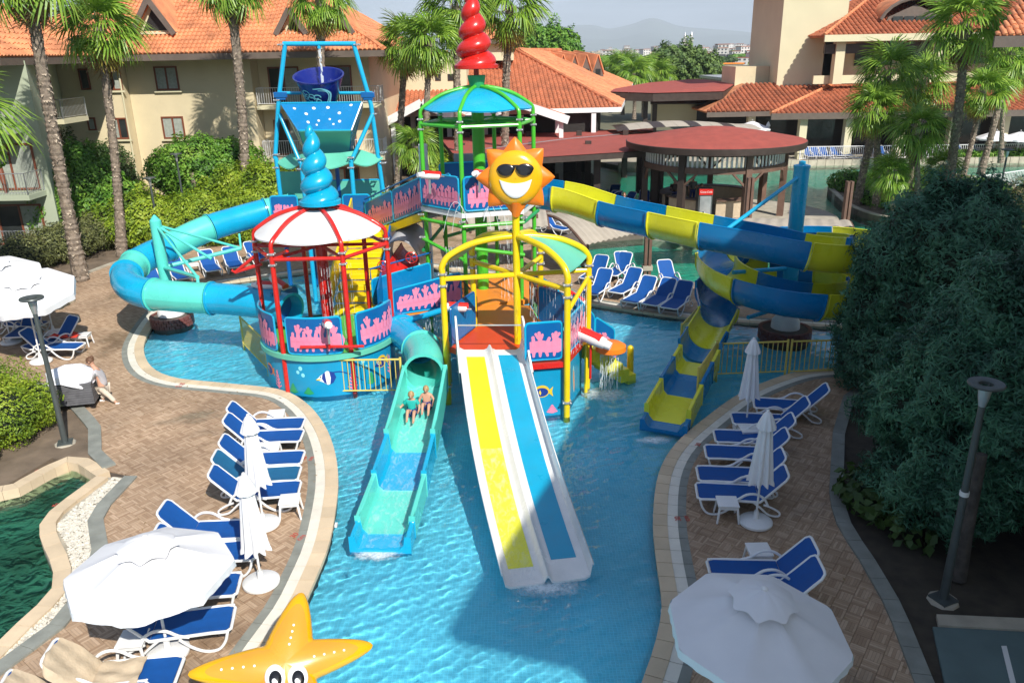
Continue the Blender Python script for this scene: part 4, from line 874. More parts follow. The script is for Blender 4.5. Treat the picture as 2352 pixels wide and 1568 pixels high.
def surf_flat(a, b, zb0, zt0, zb1, zt1):
    a = Vector(a); b = Vector(b); d = Vector((b.x-a.x, b.y-a.y, 0)).normalized(); n = Vector((d.y, -d.x, 0))
    def f(u, v, o=0): p = a.lerp(b, u); return Vector((p.x, p.y, (zb0+(zb1-zb0)*u)*(1-v)+(zt0+(zt1-zt0)*u)*v))+n*o
    f.L = (b-a).length; f.H = (zt0-zb0+zt1-zb1)/2; return f
def surf_cyl(c, r, a0, a1, zb, zt):
    def f(u, v, o=0): a = R(a0+(a1-a0)*u); return Vector((c[0]+(r+o)*math.cos(a), c[1]+(r+o)*math.sin(a), zb+(zt-zb)*v))
    f.L = abs(R(a1-a0))*r; f.H = zt-zb; return f
def blob(mb, f, pts, o, nseg=1):
    """flat star-shaped patch on a surface; pts in metres -> (u,v)"""
    c = (sum(p[0] for p in pts)/len(pts), sum(p[1] for p in pts)/len(pts)); L_, H_ = f.L, f.H
    vs = [f(c[0]/L_, c[1]/H_, o)]+[f((c[0]+(p[0]-c[0])*.5)/L_, (c[1]+(p[1]-c[1])*.5)/H_, o) for p in pts]+[f(p[0]/L_, p[1]/H_, o) for p in pts]; n = len(pts)
    mb.add(vs, [(0, 1+i, 1+(i+1) % n) for i in range(n)]+[(1+i, 1+n+i, 1+n+(i+1) % n, 1+(i+1) % n) for i in range(n)])
def ellipse(cx, cy, rx, ry, rot=0, n=14, a0=0, a1=360):
    return [(cx+rx*math.cos(t)*math.cos(rot)-ry*math.sin(t)*math.sin(rot), cy+rx*math.cos(t)*math.sin(rot)+ry*math.sin(t)*math.cos(rot)) for t in [R(a0+(a1-a0)*i/n) for i in range(n)]]
def stroke(mb, f, pts, w_, o, n=5):
    pts = [Vector((p[0], p[1], 0)) for p in pts]; pts = crom(pts, n) if len(pts) > 2 else pts; ws = [w_[0]+(w_[1]-w_[0])*i/(len(pts)-1) for i in range(len(pts))]
    vs = []
    for i, p in enumerate(pts):
        d = (pts[min(i+1, len(pts)-1)]-pts[max(i-1, 0)]).normalized(); nn = Vector((-d.y, d.x, 0))*ws[i]/2
        for s in (p+nn, p-nn): vs.append(f(s.x/f.L, s.y/f.H, o))
    mb.add(vs, [(2*i, 2*i+1, 2*i+3, 2*i+2) for i in range(len(pts)-1)])
    e = pts[-1]; blob(mb, f, ellipse(e.x, e.y, ws[-1]*.62, ws[-1]*.68, 0, 8), o+.0004)
def coral(f, parent, seed, m='pink', x0=.08, x1=None, hmax=None):
    rg = random.Random(seed); L_, H_ = f.L, f.H; x1 = x1 or L_-.08; hmax = hmax or H_*.86; mb = MB(); o = .022; k = 0
    base = H_*.12; n = max(2, int((x1-x0)/.19)); mid = H_*.36
    stroke(mb, f, [(x0+.03+(x1-x0-.06)*i/5, mid+rg.uniform(-.04, .04)*H_) for i in range(6)], (H_*.30, H_*.30), o); k += 1
    for i in range(n): # feet going down
        x = x0+.05+(x1-x0-.1)*(i+.5)/n; o_ = o+.0012*(i+1); stroke(mb, f, [(x, mid), (x+rg.uniform(-.03, .03), (mid+base)/2), (x+rg.uniform(-.03, .03), base)], (.16, .06), o_)
    m2 = max(3, int((x1-x0)/.165))
    for i in range(m2): # arms going up, some forked
        x = x0+.04+(x1-x0-.08)*(i+.5)/m2; h = rg.uniform(.55, 1)*(hmax-mid)*(1 if i % 2 else .62); o_ = o+.0012*(n+i+1); lean = rg.uniform(-.05, .05)
        top = (x+lean, mid+h); stroke(mb, f, [(x, mid), (x+lean*.2, mid+h*.55), top], (.13, .075), o_)
        if i % 2: 
            for s in (-1, 1): stroke(mb, f, [(x+lean*.3, mid+h*.5), (x+lean*.5+s*.05, mid+h*.68), (x+lean+s*.085, mid+h*rg.uniform(.8, .98))], (.075, .06), o_+.0005*(s+2))
    return mb.build('coral_print', m, parent, smooth=0)
def rrect(L_, H_, i, r_=.12):
    pts = []
    for cx, cy, a in ((L_-i-r_, i+r_, -90), (L_-i-r_, H_-i-r_, 0), (i+r_, H_-i-r_, 90), (i+r_, i+r_, 180)):
        for t in (0, 30, 60, 90): pts.append((cx+r_*math.cos(R(a+t)), cy+r_*math.sin(R(a+t))))
    return pts
def panel(root, f, seed=None, m='panelblue', frame='azure', back=.03, cut=None, coral_m='pink', inset=.03):
    b = MB(); nu = max(2, int(f.L/.2))
    b.grid(lambda u, v: f(u, v, .02), nu, 3); b.grid(lambda u, v: f(u, v, -.02), nu, 3, flip=True)
    for (ua, ub, va, vb) in ((0, 1, 0, 0), (0, 1, 1, 1), (0, 0, 0, 1), (1, 1, 0, 1)):
        b.grid(lambda u, v: f(ua+(ub-ua)*u, va+(vb-va)*u, -.02+.04*v), nu, 1)
    p = b.build('panel', m, root, smooth=30)
    rr = rrect(f.L, f.H, 0, .1); pts = []
    for i in range(len(rr)):
        a, c = rr[i], rr[(i+1) % len(rr)]; k = max(1, int(math.hypot(c[0]-a[0], c[1]-a[1])/.25))
        pts += [(a[0]+(c[0]-a[0])*j/k, a[1]+(c[1]-a[1])*j/k) for j in range(k)]
    q = MB(); q.tube([f(x/f.L, y/f.H, 0) for x, y in pts], .032, 6, closed=True); q.build('frame', frame, p)
    if seed is not None: coral(f, p, seed, coral_m)
    return p
def fish(f, parent, x, y, s, dirx=1, body='decalnavy', fin='decalyellow', kind=0):
    """printed fish, head towards dirx"""
    d = dirx; E = lambda cx, cy, rx, ry, rot=0, n=16: [(x+d*(px)*s, y+py*s) for px, py in ellipse(cx, cy, rx, ry, rot, n)]
    if kind == 0:
        a = MB(); blob(a, f, E(-.05, .05, .43, .36), .008); blob(a, f, [(x+d*px*s, y+py*s) for px, py in ((-.35, 0), (-.68, .3), (-.62, 0), (-.68, -.3))], .0085); a.build('fin_print', fin, parent, smooth=0)
        a = MB(); blob(a, f, E(-.03, 0, .38, .26), .011); blob(a, f, [(x+d*px*s, y+py*s) for px, py in ((.2, .18), (.48, -.03), (.5, -.1), (.2, -.2))], .0115); a.build('body_print', body, parent, smooth=0)
        a = MB(); blob(a, f, [(x+d*px*s, y+py*s) for px, py in ((.05, .16), (.12, 0), (.03, -.18), (-.02, -.02))], .014); a.build('stripe_print', fin, parent, smooth=0)
    else:
        a = MB(); blob(a, f, [(x+d*px*s, y+py*s) for px, py in ((.62, -.08), (.3, .2), (0, .42), (-.35, .3), (-.45, 0), (-.3, -.3), (0, -.42), (.25, -.25))], .008); a.build('body_print', 'decalwhite', parent, smooth=0)
        a = MB(); blob(a, f, [(x+d*px*s, y+py*s) for px, py in ((.12, .36), (.26, .22), (.32, 0), (.2, -.26), (.06, -.36), (.1, 0))], .011); blob(a, f, [(x+d*px*s, y+py*s) for px, py in ((-.12, .4), (-.38, .3), (-.48, 0), (-.32, -.3), (-.12, -.4), (-.18, 0))], .0112); stroke(a, f, [(x-d*.3*s, y+.3*s), (x-d*.8*s, y+.28*s), (x-d*1.5*s, y-.1*s), (x-d*2.0*s, y-.5*s)], (.07*s, .03*s), .0116); a.build('stripe_print', body, parent, smooth=0)
        a = MB(); blob(a, f, [(x+d*px*s, y+py*s) for px, py in ((.62, -.06), (.62, -.12), (.38, -.12), (.4, -.03))], .0125); a.build('mouth_print', 'decalyellow', parent, smooth=0)
    ex, ey = (.24, .04) if kind == 0 else (.36, .07)
    a = MB(); blob(a, f, E(ex, ey, .075, .085), .015); a.build('eye_print', 'decalwhite', parent, smooth=0); a = MB(); blob(a, f, E(ex+.01, ey, .035, .045), .017); a.build('pupil_print', 'black', parent, smooth=0)
def bubbles(f, parent, pts, m='decalcyan'):
    a = MB()
    for x, y, r_ in pts: blob(a, f, ellipse(x, y, r_, r_*1.15, 0, 12), .008)
    a.build('bubble_print', m, parent, smooth=0)
def weed(f, parent, x, y, h, m, n=5, seed=0):
    rg = random.Random(seed); a = MB(); stroke(a, f, [(x, y), (x+.02, y+h*.5), (x, y+h)], (.08, .04), .007)
    for i in range(n):
        t = (i+.5)/n; 
        for s in (-1, 1): stroke(a, f, [(x, y+h*t*.9), (x+s*.07*(1.1-t), y+h*(t*.9+.05)), (x+s*.13*(1.1-t), y+h*(t*.9+.12))], (.05, .03), .0075+.0006*(2*i+(s > 0)))
    a.build('weed_print', m, parent, smooth=0)
def spiral_shell(name, label, c, r_, h, m, post_m, lean=(0, 0)):
    """a tapering coil like a sea shell or soft ice: stacked turns of a fat tube"""
    c = Vector(c); t = thing(name, label, 'ornament', c)
    turns = 4.3; N_ = 110; nu = 22; vs = []
    fn = MB(); n_ = 150; m_ = 40
    def fs(u, v):
        # height field round an axis: ridge phase follows a helix
        z = v; a = 2*math.pi*u; ph = (z*turns - u) % 1.0; R0 = r_*(1-.74*z)*max(0, 1-z**9)**.5; bul = math.sin(math.pi*ph)**.7
        rad = max(.004, R0*(.60+.42*bul)+.0); off = .10*r_*math.sin(2*math.pi*z*turns*.5)
        return c+Vector((rad*math.cos(a)+lean[0]*z, rad*math.sin(a)+lean[1]*z, z*h))
    fn.grid(fs, 40, 130); fn.add([fs(i/40, 0) for i in range(40)], [tuple(range(39, -1, -1))])
    fn.build('coil', m, t, smooth=70)
    MB().lathe([(r_*.75, -.02), (r_*1.02, 0), (r_*1.02, .1), (r_*.9, .14)], 32, c, capb=True).build('rim', m, t)
    return t
def canopy6(name, label, c, r_, zr, za, post_h0, top_m, frame_m, a0, group, posts=range(6), feet=None, ribs=None, tube_r=.07):
    """umbrella-like canopy on a ring of six bent posts"""
    c = Vector((c[0], c[1], 0)); t = thing(name, label, 'canopy', c, group=group); 
    seg = 48; 
    def dome(u, v): a = R(a0)+2*math.pi*u; k = v; sc = .035*(1-k)*abs(math.sin(3*2*math.pi*u)); rr = r_*(1-k)-.02; return c+Vector((rr*math.cos(a), rr*math.sin(a), zr+(za-zr)*(1-(1-k)**2.1)-sc*1.3))
    q = MB(); q.grid(dome, 96, 10); q.grid(lambda u, v: dome(u, v)-Vector((0, 0, .03)), 96, 10, flip=True); q.build('dome', top_m, t, smooth=60)
    for k in range(6):
        a = R(a0+60*k); d = Vector((math.cos(a), math.sin(a), 0)); z0 = post_h0[k] if isinstance(post_h0, (list, tuple)) else post_h0
        if k in posts:
            pth = [c+d*(r_+.1)+Vector((0, 0, z0)), c+d*(r_+.1)+Vector((0, 0, zr-.45)), c+d*(r_+.08)+Vector((0, 0, zr-.2))]
            q = MB(); q.tube(pth, tube_r, 10); q.build('post', frame_m, t)
            for zz in (zr-.62, zr-.32): clamp(t, c+d*(r_+.1)+Vector((0, 0, zz)), r_=tube_r*1.05)
        arc = [c+d*(r_+.1)+Vector((0, 0, zr-.3)), c+d*(r_+.07)+Vector((0, 0, zr-.05)), c+d*(r_*.93)+Vector((0, 0, zr+(za-zr)*.2)), c+d*(r_*.66)+Vector((0, 0, zr+(za-zr)*.68)), c+d*(r_*.34)+Vector((0, 0, zr+(za-zr)*.96)), c+d*.05+Vector((0, 0, za+.06))]
        q = MB(); q.tube(arc, tube_r*.85, 9, smooth=5); q.build('rib', frame_m, t)
        e = R(a0+60*k+60); d2 = Vector((math.cos(e), math.sin(e), 0)); q = MB()
        q.tube([c+d*(r_+.1)+Vector((0, 0, zr-.47)), c+d2*(r_+.1)+Vector((0, 0, zr-.47))], tube_r*.8, 8) if k in posts and (k+1) % 6 in posts else q.tube([c+d*.1+Vector((0, 0, zr-.47)), c+d*(r_+.1)+Vector((0, 0, zr-.47))], tube_r*.8, 8)
        q.build('beam', frame_m, t)
        q = MB(); q.tube([c+Vector((0, 0, zr-.47)), c+d*(r_+.1)+Vector((0, 0, zr-.47))], tube_r*.7, 8); q.build('spoke', frame_m, t)
    return t
def cannon(px, py, y, yaw, pitch, label, group='water cannons on the play towers', scale=1.0, stand=None):
    p = PD(px, py, y); t = thing('water_cannon', label, 'water cannon', p, group=group); d = Vector((math.cos(R(yaw))*math.cos(R(pitch)), math.sin(R(yaw))*math.cos(R(pitch)), math.sin(R(pitch)))); s = scale
    q = MB(); q.tube([p-d*.34*s, p-d*.3*s, p+d*.1*s, p+d*.28*s], [.07*s, .12*s, .12*s, .10*s], 12); q.build('barrel', 'white', t)
    q = MB(); q.tube([p-d*.36*s+Vector((0, 0, .03)), p+d*.2*s+Vector((0, 0, .045))], [.11*s, .105*s], 12); q.build('shell', 'red', t)
    q = MB(); q.tube([p+d*.27*s, p+d*.4*s], [.085*s, .075*s], 12); q.build('nozzle', 'white', t)
    q = MB(); sdv = Vector((-d.y, d.x, 0)).normalized(); q.tube([p-d*.3*s-sdv*.16, p-d*.42*s-sdv*.16, p-d*.42*s+sdv*.16, p-d*.3*s+sdv*.16], .018, 6); q.build('handle', 'galv', t)
    q = MB(); q.tube([p-Vector((0, 0, .08)), p-Vector((0, 0, stand or .55))], .035, 8); q.build('stand', 'red' if stand else 'galv', t)
    return t
# ------------------------------------------------------------ red tower
RC = Vector((-5.46, 22.55, 0)); RR_ = 1.9; RA = 0
zF = 1.12
T1 = thing('red_tower', 'round painted tower base with fish and coral panels under the red and white canopy', 'play tower', RC)
b = MB(); b.lathe([(RR_, -.42), (RR_, zF-.08), (RR_+.06, zF-.06), (RR_+.06, zF), (.01, zF)], 72, RC); drum = b.build('drum', 'drumblue', T1, smooth=35)
MB().lathe([(RR_+.05, zF-.1), (RR_+.1, zF-.09), (RR_+.1, zF+.05), (RR_+.02, zF+.06)], 72, RC).build('floor_rim', 'mint', T1)
MB().lathe([(RR_-.04, zF+.012), (.02, zF+.012)], 60, RC).build('floor', 'greenfloor', T1)
for i, (a0, a1, sd) in enumerate(((183, 234, 3), (247, 293, 4), (306, 352, 5))): panel(T1, surf_cyl(RC, RR_+.03, a0, a1, zF+.1, zF+1.15), sd)
panel(T1, surf_cyl(RC, RR_+.03, 130, 160, zF+.1, zF+1.15), None)
dsf = surf_cyl(RC, RR_, 180, 360, 0, 1)
Ld = dsf.L
fish(dsf, drum, Ld*.545, .50, .5, -1, kind=1); fish(dsf, drum, Ld*.83, .58, .52, -1, kind=0); fish(dsf, drum, Ld*.19, .48, .5, -1, body='decalnavy', fin='orange')
bubbles(dsf, drum, [(Ld*.42, .78, .06), (Ld*.405, .66, .05), (Ld*.43, .58, .055), (Ld*.72, .82, .06), (Ld*.71, .70, .05), (Ld*.735, .62, .05)])
weed(dsf, drum, Ld*.27, .02, .55, 'pink', seed=1); weed(dsf, drum, Ld*.66, .05, .5, 'pink', seed=2); weed(dsf, drum, Ld*.9, .1, .55, 'pink', seed=4); weed(dsf, drum, Ld*.37, .0, .28, 'decalgreen', seed=3); weed(dsf, drum, Ld*.76, .05, .35, 'decalgreen', seed=5); weed(dsf, drum, Ld*.45, .0, .2, 'decalgreen', seed=8)
b = MB(); b.lathe([(RR_+.012, .0), (RR_+.02, .12), (RR_+.014, .2)], 72, RC); 
can1 = canopy6('red_canopy', 'white domed canopy with red ribs and six red posts over the round tower', RC, 1.80, 4.33, 4.95, [1.15, 1.15, 1.15, 1.15, -.4, -.4], 'white', 'red', 0, None)
MB().tube([RC+Vector((0, 0, zF)), RC+Vector((0, 0, 4.8))], .17, 16).build('column', 'red', can1)
MB().lathe([(.34, 4.9), (.36, 4.95), (.25, 5.08), (.2, 5.1)], 20, RC).build('cap', 'shutter', can1)
spiral_shell('blue_spiral', 'glossy turquoise blue spiral shell on top of the red and white canopy', PD(736, 468, 22.5), .58, 2.15, 'cyan', 'cyan', (-.12, .1))
q = thing('red_pipe', 'red water pipe arm reaching left from the red tower', 'pipe', PD(600, 600, 22.6))
MB().tube([PD(583, 590, 22.4), PD(540, 626, 22.4), PD(532, 572+48, 22.4)], .05, 8).build('nozzle_pipe', 'red', q); MB().tube([PD(600, 598, 22.6), PD(660, 576, 21.0)], .05, 8).build('cross_pipe', 'red', q); MB().tube([PD(540, 625, 22.4), PD(602, 606, 22.5)], .055, 8).build('arm', 'red', q)
cannon(752, 745, 20.35, -70, 12, 'red and white water cannon on the front rail of the red tower'); cannon(640, 650, 23.2, 140, 15, 'red and white water cannon at the back left of the red tower'); cannon(607, 655, 23.7, 170, 0, 'white water cannon pointing left above the blue tube slide')
MB().tube([PD(690, 797, 20.6), PD(836, 795, 20.6)], .045, 8).build('rail_pipe', 'red', can1); MB().tube([PD(752, 750, 20.35), PD(757, 800, 20.4)], .035, 8).build('cannon_pipe', 'red', can1)
# yellow stairs from the bucket tower down into the red tower
ST = thing('yellow_stairs', 'bright yellow stepped slide inside the red tower posts', 'stairs', (-5.0, 26, 0)); 
for k in range(9):
    y = 24.5+k*.56; z = zF+.12+k*.235; MB().box((-5.0, y+.28, z-.03), (1.55, .62, .2)).build('step', 'yellow', ST, smooth=0, bevel=.03)
for s in (-1, 1): q = MB(); q.slab([Vector((-5+s*.82, 24.2, zF+.05)), Vector((-5+s*.82, 29.6, 3.15)), Vector((-5+s*.82, 29.6, 4.0)), Vector((-5+s*.82, 24.2, zF+.9))], .06); q.build('side_panel', 'yellow' if s < 0 else 'panelblue', ST, smooth=0)
# ------------------------------------------------------------ bucket tower
BC = Vector((-7.1, 31.0, 0)); T2 = thing('bucket_tower', 'tall light blue tipping bucket frame with platform and spotted splash hopper', 'play tower', BC)
fl = 3.05
YF, YB = 30.0, 32.4
def pt(px, py, y=31.0): return PD(px, py, y)
tl = pt(655, 101); tr = pt(812, 101); 
for (a, b_) in ((tl, pt(640, 230)), (pt(640, 230), pt(632, 365)), (tr, pt(852, 240)), (pt(852, 240), pt(880, 440))): MB().tube([a, b_], .085, 10).build('leg', 'skyblue', T2)
MB().tube([tl+Vector((-.08, 0, 0)), tr+Vector((.08, 0, 0))], .085, 10).build('top_beam', 'skyblue', T2); MB().tube([pt(733, 101), pt(733, 112)], .07, 8).build('bracket', 'skyblue', T2)
MB().tube([pt(634, 362), (pt(634, 362).x, 31, fl)], .085, 10).build('leg', 'skyblue', T2); MB().tube([(pt(634, 362).x, 31, fl-.1), (pt(634, 362).x, 31, -.4)], .085, 10).build('leg', 'panelblue', T2)
MB().tube([(pt(880, 440).x, 31, 3.9), (pt(880, 440).x, 31, -.4)], .085, 10).build('leg', 'skyblue', T2)
for (a, b_) in ((pt(642, 262, 30.6), pt(690, 375, YF)), (pt(856, 262, 30.6), pt(806, 372, YF))): MB().tube([a, b_], .075, 10).build('brace', 'skyblue', T2)
for px in (692, 806): a = pt(px, 372, YF); MB().tube([a, Vector((a.x, YF, fl)), Vector((a.x, YF, -.4))], .085, 10).build('leg', 'skyblue', T2)
MB().tube([(pt(775, 400, YB).x, YB, 5), (pt(775, 400, YB).x, YB, -.4)], .085, 10).build('leg', 'panelblue', T2); MB().tube([(pt(700, 400, YB).x, YB, 5), (pt(700, 400, YB).x, YB, -.4)], .085, 10).build('leg', 'panelblue', T2)
for p in (pt(645, 103), pt(820, 103), pt(636, 230), pt(858, 262), pt(634, 355), pt(634, 385), pt(690, 366, YF), pt(690, 388, YF), pt(806, 362, YF), pt(806, 385, YF), pt(880, 350), pt(880, 374)): clamp(T2, p, r_=.09)
for s, px in ((-1, 645), (1, 845)): 
    a = pt(px, 218); b = MB(); b.box(a, (.5, .22, .2)); b.box(a-Vector((0, 0, .14)), (.36, .18, .1)); b.build('pivot', 'panelblue', T2, bevel=.02)
MB().tube([pt(640, 214), pt(855, 214)], .06, 10).build('axle', 'skyblue', T2)
bk = thing('tipping_bucket', 'big dark blue tipping bucket with light blue wave painting', 'bucket', pt(740, 230)); bc = pt(740, 228); bt = pt(740, 174).z-bc.z
BM = Matrix.Rotation(R(17), 3, 'X')
MB().lathe([(.02, -.04), (.56, -.04), (.6, 0), (.88, bt), (.93, bt+.03), (.93, bt+.07), (.87, bt+.06), (.84, bt), (.56, .05), (.02, .05)], 40, bc, M=BM).build('bucket', 'navy', bk, smooth=35)
fb = surf_cyl(bc, .60, 180, 360, 0, bt)
def fbk(u, v, o=0): a = R(180+180*u); rr = .6+.28*v+o; return bc+BM @ Vector((rr*math.cos(a), rr*math.sin(a), bt*v))
fbk.L = math.pi*.72; fbk.H = bt
a = MB(); stroke(a, fbk, [(1.05, bt*.8), (1.35, bt*.78), (1.62, bt*.5), (1.6, bt*.08)], (.03, .08), .012); stroke(a, fbk, [(1.2, bt*.72), (1.45, bt*.65), (1.56, bt*.4), (1.5, bt*.1)], (.02, .04), .0125); a.build('arc_print', 'decalcyan', bk, smooth=0)
a = MB()
for i, (x, y, s) in enumerate(((.72, .55, .16), (.92, .42, .13), (1.12, .38, .15), (.85, .25, .18), (.65, .3, .12), (1.15, .18, .12))): stroke(a, fbk, [(x+s*math.cos(t)*(1-t/9), (y+s*math.sin(t)*(1-t/9))*bt) for t in (0, .8, 1.6, 2.4, 3.2, 4.2, 5.2)], (.035, .05), .012+.0005*i)
a.build('wave_print', 'decalcyan', bk, smooth=0)
# hopper
hp = thing('splash_hopper', 'blue hopper board with white spots hanging under the bucket', 'hopper', pt(740, 270)); q = MB()
h0, h1, h2, h3 = pt(646, 237, 30.2), pt(830, 235, 30.2), pt(806, 299, 29.7), pt(687, 300, 29.7); fh = lambda u, v, o=0: (h3.lerp(h2, u)*(1-v)+h0.lerp(h1, u)*v)+Vector((0, -o, 0)); fh.L = (h1-h0).length*.85; fh.H = (h0-h3).length
q.slab([h3, h2, h1, h0], .05); bd = q.build('board', 'slideblue', hp, smooth=0); q = MB(); q.tube([h0, h1], .03, 6); q.tube([h3, h2], .03, 6); q.build('board_rim', 'azure', bd)
a = MB()
for (x, y, r_) in ((.13, .8, .05), (.26, .6, .06), (.24, .3, .06), (.39, .8, .06), (.42, .35, .05), (.37, .2, .045), (.58, .82, .06), (.74, .62, .06), (.76, .32, .06), (.6, .4, .045), (.66, .22, .045), (.88, .9, .05)): blob(a, fh, ellipse(x*fh.L, y*fh.H, r_, r_, 0, 12), .008)
a.build('spot_print', 'decalwhite', bd, smooth=0)
g0, g1, g2, g3 = pt(668, 300, 32.2), pt(824, 300, 32.2), pt(800, 370, 31.8), pt(712, 370, 31.8)
q = MB(); q.slab([g0, g1, h1, h0], .02) if False else None
for pl, m in (([h0, h3, g3, pt(650, 245, 32.4)], 'slideblue'), ([h1, pt(832, 245, 32.4), g2, h2], 'slideblue'), ([pt(650, 245, 32.4), g3, g2, pt(832, 245, 32.4)], 'mint'), ([h3, h2, g2, g3], 'mint'), ([h3+Vector((0, .2, -.1)), h2+Vector((0, .2, -.1)), pt(790, 350, 31.2), pt(715, 350, 31.2)], 'drumblue')):
    q = MB(); q.slab(pl, .04); q.build('chute_panel', m, hp, smooth=0)
# green splash ring sheets
gr = thing('splash_ring', 'jade green splash sheets ringing the bucket tower legs', 'splash plate', BC+Vector((0, 0, 5)))
rp_ = [pt(634, 372, 31), pt(690, 376, 30), pt(806, 372, 30), pt(880, 362, 31), pt(790, 352, 32.4), pt(700, 352, 32.4)]
for i in range(6):
    a, b_ = rp_[i], rp_[(i+1) % 6]
    cc = (a+b_)/2; inn = BC+Vector((0, 0, cc.z+.22))
    def fg(u, v): p = a.lerp(b_, u); d = (Vector((inn.x, inn.y, p.z))-p)*.34*v*(1-.6*abs(u-.5)*0); return p+d+Vector((0, 0, .3*v-.22*math.sin(math.pi*u)*(1-v)))
    q = MB(); q.grid(fg, 10, 3); q.grid(lambda u, v: fg(u, v)-Vector((0, 0, .03)), 10, 3, flip=True); q.build('sheet', 'mint', gr)
# platform, roof sheets, walls
q = MB(); q.box((BC.x, 31.1, fl-.08), (4.0, 2.8, .16)); q.build('floor', 'panelblue', T2, smooth=0)
panel(T2, surf_flat((-8.9, 29.72, 0), (-7.9, 29.72, 0), fl, fl+1.05, fl, fl+1.05), 21); panel(T2, surf_flat((-6.2, 29.72, 0), (-5.2, 29.72, 0), fl, fl+1.05, fl, fl+1.05), None, 'panelblue'); panel(T2, surf_flat((-9.0, 32.4, 0), (-5.2, 32.4, 0), fl, fl+1.2, fl, fl+1.2), None, 'mint'); q = MB(); q.box((-8.6, 32.3, fl+.8), (1.3, .05, 1.6)); q.build('wall', 'mint', T2, smooth=0)
# ------------------------------------------------------------ green tower
GC = Vector((-.95, 26.2, 0)); T3 = thing('green_tower', 'two storey tower with green posts, coral panels and an orange lower deck', 'play tower', GC)
can3 = canopy6('green_canopy', 'sea blue domed canopy with lime green ribs and green posts', GC, 1.74, 7.38, 7.95, -.4, 'skyblue', 'green', 15, None)
MB().tube([GC+Vector((0, 0, 1.4)), GC+Vector((0, 0, 7.8))], .2, 16).build('column', 'green', can3); MB().lathe([(.16, 7.9), (.24, 8.05), (.28, 8.28), (.28, 8.32)], 18, GC, capt=True).build('cap', 'decalgreen', can3); MB().tube([GC+Vector((0, 0, 8.2)), GC+Vector((0, 0, 8.6))], .08, 10).build('stem', 'red', can3)
spiral_shell('red_spiral', 'tall glossy red spiral shell above the blue canopy', GC+Vector((0, 0, 8.52)), .68, 2.3, 'red', 'red', (-.12, 0))
U = 4.35; hx = hexpts(GC, 2.0, 15)
b = MB(); b.prism(hexpts(GC, 1.98, 15), U-.14, U); b.build('upper_floor', 'white', T3, smooth=0); b = MB(); b.prism(hexpts(GC, 2.1, 15), 1.28, 1.42); b.build('lower_floor', 'orangefloor', T3, smooth=0)
for k in (3, 4): panel(T3, surf_flat(hx[k].lerp(hx[(k+1) % 6], .05), hx[k].lerp(hx[(k+1) % 6], .95), U+.08, U+1.1, U+.08, U+1.1), 30+k)
panel(T3, surf_flat(hx[5], hx[0].lerp(hx[5], .4), U+.08, U+1.1, U+.08, U+1.1), 35)
for k in (0, 1): panel(T3, surf_flat(hx[k+1].lerp(hx[k], .0), hx[k], U+.08, U+1.1, U+.08, U+1.1), None, 'panelblue')
for zz in (3.3, U-.4):
    for k in range(6): q = MB(); q.tube([hexpts(GC, 1.98, 15)[k]+Vector((0, 0, zz)), hexpts(GC, 1.98, 15)[(k+1) % 6]+Vector((0, 0, zz if zz > 3.5 else zz-.4))], .06, 8); q.build('girder', 'green' if k in (3, 4) else 'decalgreen', T3)
for k in range(6): clamp(can3, hexpts(GC, 1.98, 15)[k]+Vector((0, 0, 3.35))); clamp(can3, hexpts(GC, 1.98, 15)[k]+Vector((0, 0, U-.25)))
# grey entrance wall with round hole behind the upper deck
q = MB(); c = GC+Vector((-.1, 1.95, U)); nn = 20; vs = []; rr_ = .48
ringo = [c+Vector((rr_*math.cos(2*math.pi*i/nn), 0, .62+rr_*math.sin(2*math.pi*i/nn))) for i in range(nn)]; sq = [c+Vector((max(-.85, min(.85, 1.3*math.cos(2*math.pi*i/nn))), 0, max(.02, min(1.35, .62+1.3*math.sin(2*math.pi*i/nn))))) for i in range(nn)]
q.add(ringo+sq+[p+Vector((0, .1, 0)) for p in ringo]+[p+Vector((0, .1, 0)) for p in sq], [(i, (i+1) % nn, nn+(i+1) % nn, nn+i) for i in range(nn)]+[(i, 2*nn+i, 2*nn+(i+1) % nn, (i+1) % nn) for i in range(nn)]+[(nn+i, nn+(i+1) % nn, 3*nn+(i+1) % nn, 3*nn+i) for i in range(nn)]); q.build('entrance_wall', 'hoodgrey', T3, smooth=0)
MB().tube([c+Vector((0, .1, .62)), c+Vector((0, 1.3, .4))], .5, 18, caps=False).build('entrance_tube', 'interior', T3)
MB().tube([(-3.0, 28.6, -.4), (-3.0, 28.6, 6.0)], .16, 12).build('support_column', 'white', T3)
cannon(986, 403, 24.3, 215, 8, 'red and white water cannon on the left of the upper coral deck'); cannon(1100, 400, 24.2, 250, 10, 'small brown and white water cannon beside the smiling sun')
# stair ramp between bucket tower and green tower
RM = thing('ramp_bridge', 'coral painted stair ramp rising from the bucket tower to the upper deck', 'bridge', (-4, 28.3, 3))
A = Vector((-5.35, 29.55, 0)); B = Vector((-2.75, 25.75, 0)); za, zb = 2.65, 4.15
fr = surf_flat(A, A.lerp(B, .495), za+.1, za+1.15, za+.1+(zb-za)*.495, za+1.15+(zb-za)*.495); panel(RM, fr, 41); fr = surf_flat(A.lerp(B, .505), B, za+.1+(zb-za)*.505, za+1.15+(zb-za)*.505, zb+.1, zb+1.15); panel(RM, fr, 42)
d = (B-A).normalized(); nb = Vector((-d.y, d.x, 0))*1.0; panel(RM, surf_flat(A+nb, B+nb, za+.1, za+1.15, zb+.1, zb+1.15), None)
q = MB(); q.slab([A+Vector((0, 0, za)), B+Vector((0, 0, zb)), B+nb+Vector((0, 0, zb)), A+nb+Vector((0, 0, za))], .08); q.build('floor', 'steelgrey', RM, smooth=0); q = MB(); q.beam(A+Vector((0, -.05, za-.1)), B+Vector((0, -.05, zb-.1)), .08, .26); q.build('stringer', 'yellow', RM, smooth=0)
